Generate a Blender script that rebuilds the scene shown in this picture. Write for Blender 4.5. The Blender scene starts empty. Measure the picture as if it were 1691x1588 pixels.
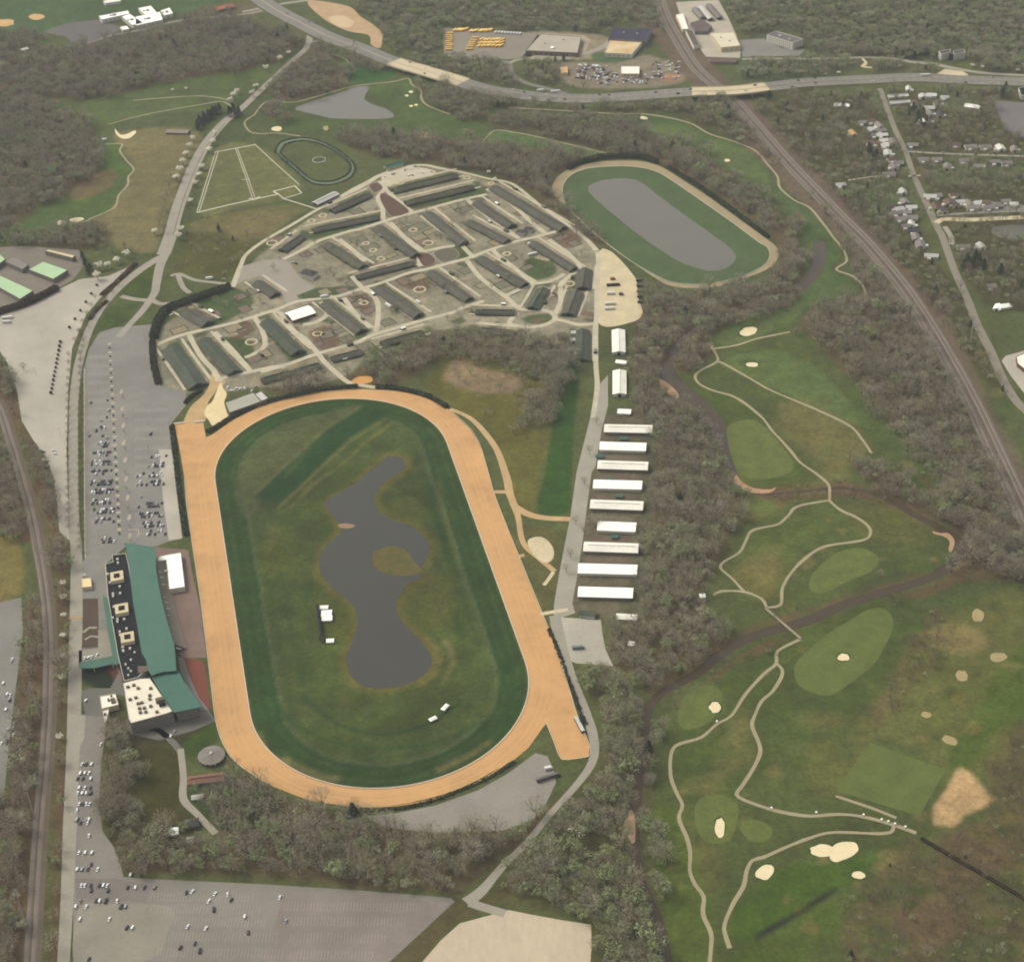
import bpy, bmesh, math, random
import numpy as np
from mathutils import Vector, Matrix
from mathutils.geometry import tessellate_polygon
random.seed(7); RNG = np.random.default_rng(7)
SC = bpy.context.scene
COL = SC.collection

# ------------------------------------------------------------------ camera, sky, sun, exposure
PITCH, ROLL, CAM_H, FOC = 0.61909, -0.05605, 1089.46, 2800.0      # survey of the two race ovals
W, H = 1691.0, 1588.0
R_ = Vector((1, 0, 0)); U_ = Vector((0, math.sin(PITCH), math.cos(PITCH))); F_ = Vector((0, math.cos(PITCH), -math.sin(PITCH)))
right = R_ * math.cos(ROLL) + U_ * math.sin(ROLL)
up = -R_ * math.sin(ROLL) + U_ * math.cos(ROLL)
cam = bpy.data.cameras.new('camera'); camo = bpy.data.objects.new('camera', cam); COL.objects.link(camo)
cam.sensor_width = 36.0; cam.lens = 36.0 * FOC / W; cam.clip_start = 1.0; cam.clip_end = 60000.0
camo.matrix_world = Matrix(((right.x, up.x, -F_.x, 0), (right.y, up.y, -F_.y, 0), (right.z, up.z, -F_.z, CAM_H), (0, 0, 0, 1)))
SC.camera = camo

SUN_ELEV, SUN_AZ = 48.0, -60.0          # high thin overcast; azimuth from the view direction, negative = from the left
world = bpy.data.worlds.new('World'); SC.world = world; world.use_nodes = True
wn = world.node_tree.nodes; wl = world.node_tree.links; wn.clear()
sky = wn.new('ShaderNodeTexSky'); sky.sky_type = 'NISHITA'; sky.sun_disc = False
sky.sun_elevation = math.radians(SUN_ELEV); sky.sun_rotation = math.radians(SUN_AZ); sky.dust_density = 4.0; sky.air_density = 1.0
hs = wn.new('ShaderNodeHueSaturation'); hs.inputs['Saturation'].default_value = 0.30
bg = wn.new('ShaderNodeBackground'); bg.inputs['Strength'].default_value = 0.15
wo = wn.new('ShaderNodeOutputWorld')
wl.new(sky.outputs[0], hs.inputs['Color']); wl.new(hs.outputs[0], bg.inputs['Color']); wl.new(bg.outputs[0], wo.inputs[0])
sun = bpy.data.lights.new('sun', 'SUN'); suno = bpy.data.objects.new('sun', sun); COL.objects.link(suno)
sun.energy = 1.2; sun.angle = math.radians(15); sun.color = (1.0, 0.95, 0.86)
az, el = math.radians(SUN_AZ), math.radians(SUN_ELEV)
sdir = Vector((math.sin(az) * math.cos(el), math.cos(az) * math.cos(el), math.sin(el)))
suno.rotation_euler = sdir.to_track_quat('Z', 'Y').to_euler()
SC.view_settings.view_transform = 'Standard'; SC.view_settings.look = 'None'
SC.view_settings.exposure = 0.5; SC.view_settings.gamma = 1.0
SC.render.engine = 'CYCLES'
SC.cycles.use_denoising = True
SC.cycles.max_bounces = 4; SC.cycles.diffuse_bounces = 2; SC.cycles.glossy_bounces = 2; SC.cycles.volume_bounces = 0
SC.cycles.filter_width = 1.9

# ------------------------------------------------------------------ survey helpers
def P(x, y, z=0.0):
    a = (x - W / 2) / FOC; b = -(y - H / 2) / FOC
    d = F_ + right * a + up * b
    t = (z - CAM_H) / d.z
    return Vector((d.x * t, d.y * t, z))
def PA(pts, z=0.0):
    return np.array([P(p[0], p[1], z)[:2] for p in pts])
def pix(w):
    w = np.atleast_2d(np.asarray(w, float)); d = w - np.array([0, 0, CAM_H])
    x = d @ np.array(right); y = d @ np.array(up); k = d @ np.array(F_)
    return np.stack([W / 2 + FOC * x / k, H / 2 - FOC * y / k], 1)
def S(s):
    v = [float(q) for q in s.replace(';', ' ').replace(',', ' ').split()]
    return [(v[i], v[i + 1]) for i in range(0, len(v), 2)]
def Z(s, ox, oy, k):                       # survey sheet coordinates -> common survey grid
    return [(ox + x / k, oy + y / k) for x, y in S(s)]
def crom(pts, closed, step):
    p = np.asarray(pts, float); n = len(p)
    out = []
    rng = range(n) if closed else range(n - 1)
    for i in rng:
        if closed: a, b, c, d = p[(i - 1) % n], p[i], p[(i + 1) % n], p[(i + 2) % n]
        else: a, b, c, d = p[max(i - 1, 0)], p[i], p[i + 1], p[min(i + 2, n - 1)]
        m = max(1, int(math.ceil(np.linalg.norm((c - b)[:2]) / step)))
        for k in range(m):
            t = k / m
            out.append(.5 * ((2 * b) + (c - a) * t + (2 * a - 5 * b + 4 * c - d) * t * t + (-a + 3 * b - 3 * c + d) * t ** 3))
    if not closed: out.append(p[-1])
    return np.array(out)
def ccw(p):
    p = np.asarray(p, float); x, y = p[:, 0], p[:, 1]
    return p if np.sum(x * np.roll(y, -1) - y * np.roll(x, -1)) > 0 else p[::-1].copy()
def inset(p, d):
    p = ccw(p); n = len(p); out = []
    for i in range(n):
        a, b, c = p[i - 1], p[i], p[(i + 1) % n]
        e1 = (b - a) / (np.linalg.norm(b - a) + 1e-9); e2 = (c - b) / (np.linalg.norm(c - b) + 1e-9)
        n1 = np.array([-e1[1], e1[0]]); n2 = np.array([-e2[1], e2[0]])
        m = n1 + n2; k = max(.35, 1 + n1 @ n2)
        out.append(b + m / k * d)
    return np.array(out)

# ------------------------------------------------------------------ materials
GAIN, AIR = 1.37, .046      # picture value of a white ground, and what the air adds at mid distance
def C(r, g, b, k=1.0):
    f = lambda c: ((c / 255 + .055) / 1.055) ** 2.4 if c > 10 else c / 255 / 12.92
    if g > r and g > b and g < 150: m = (r + 2 * g + b) / 4; r, g, b = (x + (m - x) * .05 for x in (r * .97, g, b * 1.05))   # spring grass is greyer than it looks
    return tuple(min(.86, max(.006, (f(c) * k - AIR) / GAIN)) for c in (r, g, b))
MATS = {}
def M(name, col, var=.12, scale=.04, fine=.9, fvar=.08, rough=.9, col2=None, rnd=0.0, spec=.2, streak=None, bump=0.0):
    if name in MATS: return MATS[name]
    m = bpy.data.materials.new(name); m.use_nodes = True; N = m.node_tree.nodes; L = m.node_tree.links
    b = N['Principled BSDF']; b.inputs['Roughness'].default_value = rough
    b.inputs['Specular IOR Level'].default_value = spec
    tc = N.new('ShaderNodeTexCoord'); src = tc.outputs['Object']
    if streak:
        mp = N.new('ShaderNodeMapping'); mp.inputs['Scale'].default_value = streak; L.new(src, mp.inputs[0]); src = mp.outputs[0]
    n1 = N.new('ShaderNodeTexNoise'); n1.inputs['Scale'].default_value = scale; n1.inputs['Detail'].default_value = 5; n1.inputs['Roughness'].default_value = .62
    n2 = N.new('ShaderNodeTexNoise'); n2.inputs['Scale'].default_value = fine; n2.inputs['Detail'].default_value = 3
    L.new(src, n1.inputs['Vector']); L.new(src, n2.inputs['Vector'])
    mr = N.new('ShaderNodeMapRange'); mr.inputs['From Min'].default_value = .3; mr.inputs['From Max'].default_value = .7
    L.new(n1.outputs[0], mr.inputs[0])
    mx = N.new('ShaderNodeMix'); mx.data_type = 'RGBA'
    c2 = col2 if col2 else tuple(c * (1 + var) for c in col); c1 = col if col2 else tuple(c * (1 - var) for c in col)
    mx.inputs['A'].default_value = (*c1, 1); mx.inputs['B'].default_value = (*c2, 1); L.new(mr.outputs[0], mx.inputs['Factor'])
    mf = N.new('ShaderNodeMapRange'); mf.inputs['From Min'].default_value = .25; mf.inputs['From Max'].default_value = .75
    mf.inputs['To Min'].default_value = 1 - fvar; mf.inputs['To Max'].default_value = 1 + fvar; L.new(n2.outputs[0], mf.inputs[0])
    mu = N.new('ShaderNodeMix'); mu.data_type = 'RGBA'; mu.blend_type = 'MULTIPLY'; mu.inputs['Factor'].default_value = 1
    L.new(mx.outputs['Result'], mu.inputs['A']); L.new(mf.outputs[0], mu.inputs['B'])
    out = mu.outputs['Result']
    if rnd:
        oi = N.new('ShaderNodeObjectInfo'); r2 = N.new('ShaderNodeMapRange')
        r2.inputs['To Min'].default_value = 1 - rnd; r2.inputs['To Max'].default_value = 1 + rnd; L.new(oi.outputs['Random'], r2.inputs[0])
        m3 = N.new('ShaderNodeMix'); m3.data_type = 'RGBA'; m3.blend_type = 'MULTIPLY'; m3.inputs['Factor'].default_value = 1
        L.new(out, m3.inputs['A']); L.new(r2.outputs[0], m3.inputs['B']); out = m3.outputs['Result']
    L.new(out, b.inputs['Base Color'])
    if bump:
        bp = N.new('ShaderNodeBump'); bp.inputs['Strength'].default_value = bump; bp.inputs['Distance'].default_value = .5
        L.new(n2.outputs[0], bp.inputs['Height']); L.new(bp.outputs[0], b.inputs['Normal'])
    MATS[name] = m; return m
def ROOF(name, col, seam=.55, dirt=.16):
    """sheet roofing: seams across the ridge in object space, stains"""
    if name in MATS: return MATS[name]
    m = M(name, col, var=dirt, scale=.09, fine=.5, fvar=.12, rough=.7)
    return m
ASPH = M('asphalt', C(146, 142, 132), var=.17, scale=.016, fine=.35, fvar=.07)
ASPH_D = M('dark_asphalt', C(124, 121, 112), var=.12, scale=.03, fine=.4, fvar=.07)
ASPH_P = M('pale_asphalt', C(188, 180, 162), var=.15, scale=.014, fine=.3, fvar=.05)
ROADM = M('worn_road', C(168, 161, 144), var=.08, scale=.05, fine=.4, fvar=.06)
HWYM = M('highway_surface', C(140, 136, 126), var=.08, scale=.03, fine=.3, fvar=.05)
CONC = M('pale_concrete', C(214, 198, 163), var=.06, scale=.05, fine=.4, fvar=.05)
LANE = M('crushed_stone_lane', C(202, 192, 164), var=.14, scale=.06, fine=.5, fvar=.1)
SAND = M('bunker_sand', C(240, 222, 178), var=.06, scale=.15, fine=1, fvar=.05)
SAND_D = M('dull_sand', C(176, 160, 118), var=.12, scale=.15, fine=1, fvar=.1)
DIRT = M('track_dirt', C(212, 168, 118), var=.15, scale=.02, fine=.1, fvar=.08)
DIRT_R = M('dirt_road', C(200, 170, 126), var=.14, scale=.06, fine=.5, fvar=.08)
YARD = M('sandy_yard', C(214, 198, 160), var=.14, scale=.05, fine=.4, fvar=.09)
PATHM = M('cart_path', C(172, 161, 130), var=.1, scale=.06, fine=.6, fvar=.06)
BALL = M('ballast', C(118, 106, 93), var=.14, scale=.03, fine=.8, fvar=.12)
BALL_L = M('worn_ballast', C(156, 146, 132), var=.1, scale=.05, fine=.8, fvar=.1)
STEEL = M('rail_steel', C(120, 110, 100), rough=.5, spec=.5)
WHITE = M('white_paint', C(236, 232, 214), var=.05, fvar=.04)
PAINT = M('road_paint', C(215, 210, 195), var=.12, fvar=.2)
BRICKP = M('brown_pavers', C(142, 122, 110), var=.14, scale=.05, fine=.6, fvar=.1)
REDP = M('red_pavers', C(138, 92, 80), var=.12, scale=.05, fine=.6, fvar=.1)
FAIR = M('fairway_turf', C(116, 120, 71), var=.2, scale=.07, fine=.3, fvar=.14)
GREEN = M('putting_turf', C(114, 119, 71), var=.16, scale=.05, fine=.3, fvar=.1)
TURF_D = M('dense_turf', C(82, 102, 62), var=.10, scale=.03, fine=.3, fvar=.06)
def water(name, col, rough=.12):
    m = bpy.data.materials.new(name); m.use_nodes = True; N = m.node_tree.nodes; L = m.node_tree.links
    b = N['Principled BSDF']; b.inputs['Roughness'].default_value = rough; b.inputs['IOR'].default_value = 1.33
    tc = N.new('ShaderNodeTexCoord'); n = N.new('ShaderNodeTexNoise'); n.inputs['Scale'].default_value = .02; n.inputs['Detail'].default_value = 3
    L.new(tc.outputs['Object'], n.inputs['Vector'])
    mx = N.new('ShaderNodeMix'); mx.data_type = 'RGBA'; mx.inputs['A'].default_value = (*[c * .93 for c in col], 1); mx.inputs['B'].default_value = (*[c * 1.07 for c in col], 1)
    L.new(n.outputs[0], mx.inputs['Factor']); L.new(mx.outputs['Result'], b.inputs['Base Color'])
    w = N.new('ShaderNodeTexNoise'); w.inputs['Scale'].default_value = 1.2; L.new(tc.outputs['Object'], w.inputs['Vector'])
    bp = N.new('ShaderNodeBump'); bp.inputs['Strength'].default_value = .12; bp.inputs['Distance'].default_value = .1
    L.new(w.outputs[0], bp.inputs['Height']); L.new(bp.outputs[0], b.inputs['Normal'])
    MATS[name] = m; return m
POND = water('pond_water', C(90, 89, 82)); POND_L = water('pale_pond_water', C(122, 119, 106)); CREEK = water('creek_water', C(94, 85, 72))

# ------------------------------------------------------------------ object helpers
def newobj(name, verts, faces, mats, parent=None, origin=None, smooth=False, midx=None):
    me = bpy.data.meshes.new(name)
    v = np.asarray(verts, float)
    if origin is not None: v = v - np.asarray(origin, float)
    me.from_pydata([tuple(q) for q in v], [], [tuple(f) for f in faces])
    for m in (mats if isinstance(mats, (list, tuple)) else [mats]): me.materials.append(m)
    if midx is not None: me.polygons.foreach_set('material_index', list(midx))
    if smooth: me.polygons.foreach_set('use_smooth', [True] * len(me.polygons))
    me.update()
    o = bpy.data.objects.new(name, me); COL.objects.link(o)
    if parent is not None: o.parent = parent
    elif origin is not None: o.location = origin
    return o
def tag(o, label=None, cat=None, group=None, kind=None):
    if label: o['label'] = label
    if cat: o['category'] = cat
    if group: o['group'] = group
    if kind: o['kind'] = kind
    return o
def thing(name, loc, label, cat, group=None):
    o = bpy.data.objects.new(name, None); COL.objects.link(o); o.location = loc; o.empty_display_size = 1
    return tag(o, label, cat, group)
class MB:
    def __init__(s): s.v = []; s.f = []; s.m = []
    def quad(s, *p, m=0):
        i = len(s.v); s.v += [tuple(q) for q in p]; s.f.append(tuple(range(i, i + len(p)))); s.m.append(m)
    def box(s, x0, y0, z0, x1, y1, z1, m=0, bottom=False):
        i = len(s.v); s.v += [(x0, y0, z0), (x1, y0, z0), (x1, y1, z0), (x0, y1, z0), (x0, y0, z1), (x1, y0, z1), (x1, y1, z1), (x0, y1, z1)]
        fs = [(4, 5, 6, 7), (0, 1, 5, 4), (1, 2, 6, 5), (2, 3, 7, 6), (3, 0, 4, 7)]
        if bottom: fs.append((3, 2, 1, 0))
        for f in fs: s.f.append(tuple(i + k for k in f)); s.m.append(m)
    def obox(s, a, b, w, z0, z1, m=0):          # box along a->b (2d), width w
        a = np.array(a[:2], float); b = np.array(b[:2], float); d = b - a; d /= np.linalg.norm(d) + 1e-9; n = np.array([-d[1], d[0]]) * w / 2
        q = [a - n, b - n, b + n, a + n]; i = len(s.v)
        s.v += [(*p, z0) for p in q] + [(*p, z1) for p in q]
        for f in [(4, 5, 6, 7), (0, 1, 5, 4), (1, 2, 6, 5), (2, 3, 7, 6), (3, 0, 4, 7), (3, 2, 1, 0)]: s.f.append(tuple(i + k for k in f)); s.m.append(m)
    def prism(s, poly, z0, z1, m=0, top=True, mt=None):
        p = ccw(poly); n = len(p); i = len(s.v)
        s.v += [(*q, z0) for q in p] + [(*q, z1) for q in p]
        for k in range(n): s.f.append((i + k, i + (k + 1) % n, i + n + (k + 1) % n, i + n + k)); s.m.append(m)
        if top:
            for t in tessellate_polygon([[Vector((q[0], q[1], 0)) for q in p]]):
                s.f.append(tuple(i + n + k for k in t)); s.m.append(m if mt is None else mt)
    def tube(s, a, b, r0, r1, n=6, m=0):
        a = Vector(a); b = Vector(b); d = (b - a).normalized(); x = d.orthogonal().normalized(); y = d.cross(x); i = len(s.v)
        for c, r in ((a, r0), (b, r1)):
            for k in range(n):
                t = 2 * math.pi * k / n; s.v.append(tuple(c + (x * math.cos(t) + y * math.sin(t)) * r))
        for k in range(n): s.f.append((i + k, i + (k + 1) % n, i + n + (k + 1) % n, i + n + k)); s.m.append(m)
        s.f.append(tuple(i + n + k for k in range(n))); s.m.append(m)
    def build(s, name, mats, parent=None, origin=None, **kw):
        return newobj(name, s.v, s.f, mats, parent, origin, midx=s.m, **kw)

# occupancy of the ground (2 m cells) so that trees keep off roads, roofs and water
GX0, GY0, GS, GNX, GNY = -1300.0, 700.0, 2.0, 1300, 1350
OCC = np.zeros((GNY, GNX), bool)
def inpoly(px, py, poly):
    x, y = poly[:, 0], poly[:, 1]; n = len(poly); r = np.zeros(px.shape, bool); j = n - 1
    for i in range(n):
        c = ((y[i] > py) != (y[j] > py))
        if c.any():
            xi = (x[j] - x[i]) * (py - y[i]) / (y[j] - y[i] + 1e-12) + x[i]; r ^= c & (px < xi)
        j = i
    return r
def occ_poly(p, grow=1.5):
    p = np.asarray(p); c = p.mean(0)
    x0, y0 = p.min(0) - grow - 2; x1, y1 = p.max(0) + grow + 2
    i0, i1 = max(0, int((x0 - GX0) / GS)), min(GNX, int((x1 - GX0) / GS) + 2); j0, j1 = max(0, int((y0 - GY0) / GS)), min(GNY, int((y1 - GY0) / GS) + 2)
    if i1 <= i0 or j1 <= j0: return
    X, Y = np.meshgrid(GX0 + GS * np.arange(i0, i1), GY0 + GS * np.arange(j0, j1))
    OCC[j0:j1, i0:i1] |= inpoly(X, Y, inset(p, -grow) if len(p) < 8 else p)
def sheet(name, pts, mat, z=.05, smooth=0, holes=(), world_pts=False, kind='structure', occ=True, label=None, cat=None):
    p = np.asarray(pts, float) if world_pts else PA(pts)
    if smooth: p = crom(p, True, smooth)
    p = ccw(p); polys = [p] + [ccw(h)[::-1] for h in holes]
    tris = tessellate_polygon([[Vector((q[0], q[1], 0)) for q in pp] for pp in polys])
    vs = np.concatenate(polys); vs = np.c_[vs, np.full(len(vs), z)]
    fs = []
    for t in tris:
        a, b, c = (vs[k] for k in t)
        cr = (b[0] - a[0]) * (c[1] - a[1]) - (b[1] - a[1]) * (c[0] - a[0])
        if abs(cr) > 1e-9: fs.append(t if cr > 0 else t[::-1])
    o = newobj(name, vs, fs, mat); tag(o, label, cat, kind=kind)
    if occ: occ_poly(p)
    return o
def strip(pts, w, z, side=0.0):
    """left/right edges of a ribbon along world pts"""
    p = np.asarray(pts, float); d = np.gradient(p[:, :2], axis=0); d /= np.linalg.norm(d, axis=1)[:, None] + 1e-9
    n = np.c_[-d[:, 1], d[:, 0]]; w = np.broadcast_to(np.asarray(w, float), (len(p),))[:, None]
    zz = p[:, 2] if p.shape[1] > 2 else np.full(len(p), 0.0)
    l = np.c_[p[:, :2] + n * (side + w / 2), zz + z]; r = np.c_[p[:, :2] + n * (side - w / 2), zz + z]
    return l, r
def lerpw(w, pts0, m):
    if np.isscalar(w): return np.full(m, float(w))
    return np.interp(np.linspace(0, 1, m), np.linspace(0, 1, len(w)), w)
def ribbon(name, pts, w, mat, z=.08, step=8, closed=False, kind='structure', occ=True, world_pts=False, zs=None, parent=None, label=None):
    if world_pts: p = np.asarray(pts, float)
    elif zs is not None: p = np.array([tuple(P(q[0], q[1], zz)) for q, zz in zip(pts, zs)])
    else: p = PA(pts)
    p = crom(p, closed, step)
    if closed: p = np.vstack([p, p[:1]])
    ww = lerpw(w, p, len(p)); l, r = strip(p, ww, z)
    if closed: l[-1] = l[0]; r[-1] = r[0]
    n = len(p); v = np.vstack([l, r]); f = [(n + i, n + i + 1, i + 1, i) for i in range(n - 1)]
    o = newobj(name, v, f, mat, parent)
    if parent is None: tag(o, label, kind=kind)
    if occ:
        for i in range(0, n - 1):
            occ_poly(np.array([r[i][:2], r[i + 1][:2], l[i + 1][:2], l[i][:2]]), .8)
    return o, p
ORD = 'first second third fourth fifth sixth seventh eighth ninth tenth eleventh twelfth thirteenth fourteenth fifteenth sixteenth seventeenth eighteenth nineteenth twentieth'.split()
def ordn(i):
    if i < 20: return ORD[i]
    t = {2: 'twenty', 3: 'thirty', 4: 'forty', 5: 'fifty', 6: 'sixty', 7: 'seventy', 8: 'eighty', 9: 'ninety'}[(i + 1) // 10]
    return t + '-' + ORD[(i + 1) % 10 - 1] if (i + 1) % 10 else t.replace('y', 'ieth')
# ------------------------------------------------------------------ woodland zones (also used for the tree scatter)
WOODS = {}   # name: (label, [polygons], spacing, weights by tree kind, floor colour)
def zone(*polys): return [S(p) for p in polys]
BR, GY, GN, RD = C(108, 98, 80), C(104, 96, 80), C(102, 100, 76), C(112, 96, 80)
WOODS['far_woods'] = ('hazy green budding forest beyond the highway along the top', zone(
    '520,-110 1060,-110 1082,5 1104,50 1082,44 1040,42 1005,44 990,60 962,54 890,52 850,48 740,42 724,60 722,92 660,86 634,78 628,50 600,22',
    '1192,-110 1900,-110 1900,122 1640,116 1604,106 1600,84 1560,78 1540,92 1480,94 1420,92 1335,86 1330,62 1290,46 1262,58 1226,60 1204,30',
    '655,98 730,97 830,106 842,122 862,140 800,141 722,118', '852,106 912,104 918,128 960,144 930,146 880,136', '860,52 900,56 872,96 846,96', '1228,103 1420,102 1408,114 1340,128 1232,137', '1440,100 1500,106 1540,110 1536,122 1446,122', '1610,104 1700,112 1700,122 1620,116', '1430,84 1548,84 1546,100 1500,98 1436,93'),
    9.0, (1.2, 2, 1.4, 5, 4, .2), C(104, 104, 82))
WOODS['northwest_woods'] = ('brown leafless wood along the golf course at the upper left', zone(
    '-160,100 40,76 110,78 180,72 290,46 340,38 430,48 490,62 492,76 452,104 400,118 330,126 250,140 180,163 120,166 80,160 -160,176',
    '-160,176 60,165 110,185 150,205 165,240 168,268 150,296 110,318 60,342 20,372 -160,420',
    '0,60 60,52 66,70 40,78 0,90', '300,30 400,20 420,48 300,44', '0,392 60,388 140,372 180,392 170,408 130,412 40,404 0,408'),
    8.6, (5, 5, 3, 1.6, 1.2, .15), BR)
WOODS['pond_side_woods'] = ('leafless wood between the far pond and the avenue', zone(
    '468,112 492,98 530,98 562,114 576,134 552,150 520,158 490,166 452,162 456,130', '430,176 470,176 486,196 470,216 448,200',
    '480,62 510,86 560,100 600,112 570,98 530,76', '566,86 640,106 640,120 610,118 580,104'), 8.5, (4, 3, 4, 2.4, 1, .3), BR)
WOODS['highway_side_woods'] = ('leafless trees along the south side of the highway', zone(
    '690,136 760,152 850,172 980,178 1100,172 1132,174 1100,186 1000,186 900,180 840,177 800,184 792,200 760,206 742,186 715,168 690,152',
    '1110,172 1190,166 1260,232 1300,286 1262,262 1220,232 1170,214 1130,200'), 8.5, (4, 3, 3, 3, 2, .25), GN)
WOODS['barn_side_woods'] = ('brown wood between the barn area and the golf holes', zone(
    '556,226 640,218 700,228 790,232 830,240 900,244 950,254 1000,258 950,266 916,290 906,312 880,314 820,292 750,276 700,266 660,262 600,254',
    '862,306 910,312 936,346 1000,404 984,408 930,364 890,330'), 8.4, (6, 4, 2, 1.3, 1, .3), BR)
WOODS['middle_golf_woods'] = ('wood around the training oval between the golf fairways', zone(
    '800,188 900,192 1050,202 1085,228 1130,238 1172,262 1222,300 1292,352 1312,380 1322,420 1336,462 1290,478 1270,462 1290,415 1270,384 1180,318 1110,278 1060,260 1000,260 1004,252 920,230 860,214 820,214'),
    8.5, (5, 4, 3, 2.4, 1, .3), BR)
WOODS['railway_woods'] = ('brown leafless wood between the golf course and the railway', zone(
    '1340,505 1424,488 1400,424 1392,400 1380,372 1330,318 1344,318 1400,378 1440,440 1500,512 1560,604 1600,684 1650,784 1700,870 1760,960 1700,970 1640,930 1592,900 1576,880 1540,820 1500,760 1440,690 1402,622 1352,572 1322,540',
    '1590,890 1700,880 1860,900 1860,962 1604,962 1580,940', '1400,760 1480,780 1540,830 1580,870 1520,850 1450,812'), 8.4, (6, 5, 3, 1.6, 1, .12), BR)
WOODS['creek_woods'] = ('brown leafless wood along the creek beside the white barns', zone(
    '1062,486 1150,482 1240,470 1300,472 1330,482 1270,520 1200,544 1172,560 1176,590 1146,606 1140,630 1110,604 1096,612 1122,656 1162,692 1186,742 1196,782 1206,812 1236,822 1228,850 1206,884 1190,920 1176,950 1160,980 1172,1010 1196,1054 1140,1112 1072,1152 1050,1112 1016,1102 1004,1064 1000,1028 1056,1024 1062,960 1070,880 1082,780 1086,700 1052,672 1046,600 1042,540 1044,500'),
    8.2, (5, 6, 4, 2.6, 1.2, .1), BR)
WOODS['track_corner_woods'] = ('leafless wood below the track chute beside the creek', zone(
    '986,1240 992,1180 966,1122 956,1102 1016,1104 1070,1160 1084,1190 1078,1250 1076,1350 1086,1450 1124,1680 982,1680 980,1526 900,1502 836,1494 812,1480 850,1424 900,1374 950,1316 986,1272'),
    7.6, (3, 4, 4, 5, 1, .15), GN)
WOODS['south_woods'] = ('leafless wood between the racetrack bend and the large lot', zone(
    '178,1206 210,1206 240,1232 222,1262 212,1330 232,1366 300,1380 360,1392 330,1300 372,1296 400,1274 432,1300 512,1334 590,1350 650,1370 720,1376 800,1368 876,1352 924,1316 934,1312 880,1376 800,1440 764,1478 600,1464 432,1450 332,1444 212,1440 206,1416 184,1384 174,1310'),
    7.6, (5, 5, 3, 3.4, 1.4, .2), BR)
WOODS['west_line_woods'] = ('leafless trees along both sides of the west railway', zone(
    '-120,690 -20,700 25,764 48,850 56,895 -120,900', '88,800 95,880 110,902 113,1000 110,1180 106,1400 96,1600 82,1600 90,1300 97,1100 92,980 84,900 66,832 42,744 22,700 -20,640 -20,590 12,606 28,650 36,698 58,732 86,786',
    '-140,1360 12,1320 58,1300 54,1400 38,1680 -140,1680', '44,990 66,990 72,1100 66,1250 56,1320 14,1320 22,1200 36,1090'), 8.2, (6, 4, 2, 1.6, 1, .2), RD)
WOODS['centre_woods'] = ('brown leafless trees between the barns and the racetrack bend', zone(
    '560,628 600,606 660,580 720,548 790,552 850,552 922,556 950,596 940,624 905,652 880,640 820,604 740,590 704,612 660,632 640,640 600,634', '440,642 528,618 552,640 470,654', '915,565 952,600 934,655 910,690 862,712 832,738 880,690 902,642'),
    8.2, (6, 4, 2, 1.3, 1.6, .3), BR)
WOODS['village_trees'] = ('scattered trees among the houses at the upper right', zone(
    '1240,166 1440,152 1470,240 1520,350 1530,410 1600,500 1660,640 1640,650 1540,500 1450,420 1350,310 1264,212', '1470,150 1860,150 1860,560 1620,500 1570,400 1530,330 1496,260'), 11.0, (4, 4, 3, 3, 1.2, .8, 3), C(96, 91, 72))
WOODS['rough_scrub_trees'] = ('brown scrub trees in the golf rough at the lower right', zone(
    '1440,1184 1496,1104 1532,1012 1562,1002 1552,1082 1502,1152 1452,1204', '1700,1180 1662,1202 1624,1258 1646,1330 1610,1372 1540,1392 1502,1384 1452,1440 1422,1482 1384,1502 1404,1680 1860,1680 1860,1160'),
    8.0, (.5, 0, .5, .8, .2, .1, 8), C(108, 102, 78))
WOODS['creek_bank_shrubs'] = ('brown scrub along both banks of the lower creek', zone('1072,1150 1140,1104 1200,1052 1260,1026 1330,1004 1420,976 1500,952 1556,936 1500,960 1420,986 1330,1018 1262,1036 1206,1062 1146,1114 1080,1160', '1112,1166 1160,1124 1216,1082 1276,1058 1334,1040 1400,1012 1480,984 1560,958 1580,930 1600,920 1600,960 1500,992 1410,1020 1340,1050 1280,1068 1220,1092 1166,1134 1118,1176', '1240,806 1320,800 1400,794 1470,812 1520,842 1500,848 1450,832 1400,820 1320,826 1250,830'), 9.0, (.6, 0, .6, .8, .3, 0, 7), C(112, 98, 79))
WOODS['field_scrub_trees'] = ('thin scrub on the dark field beside the avenue', zone('300,384 378,384 424,402 396,436 376,466 300,452 272,474 276,424', '740,560 800,580 870,600 910,640 880,700 830,740 800,690 770,680 700,640'), 24.0, (5, 4, 3, 2, 1, .4), C(102, 98, 68))

POND_PX = Z('870 1430 960 1440 975 1500', 420, 390, 3.9326) + Z('940 0 850 60 780 150 800 240 900 310 1020 350 1120 440 1132 520 1092 610 1085 642 1080 680 990 730 930 830 930 920 1000 1010 1090 1110 1150 1200 1130 1280 1050 1350 880 1400 720 1390 630 1320 600 1200 640 1090 670 960 630 850 520 760 440 670 420 590 450 500 550 400 566 358 520 290 460 200 560 130 660 70 740 0', 420, 780, 3.9326) + S('631,762')
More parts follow.
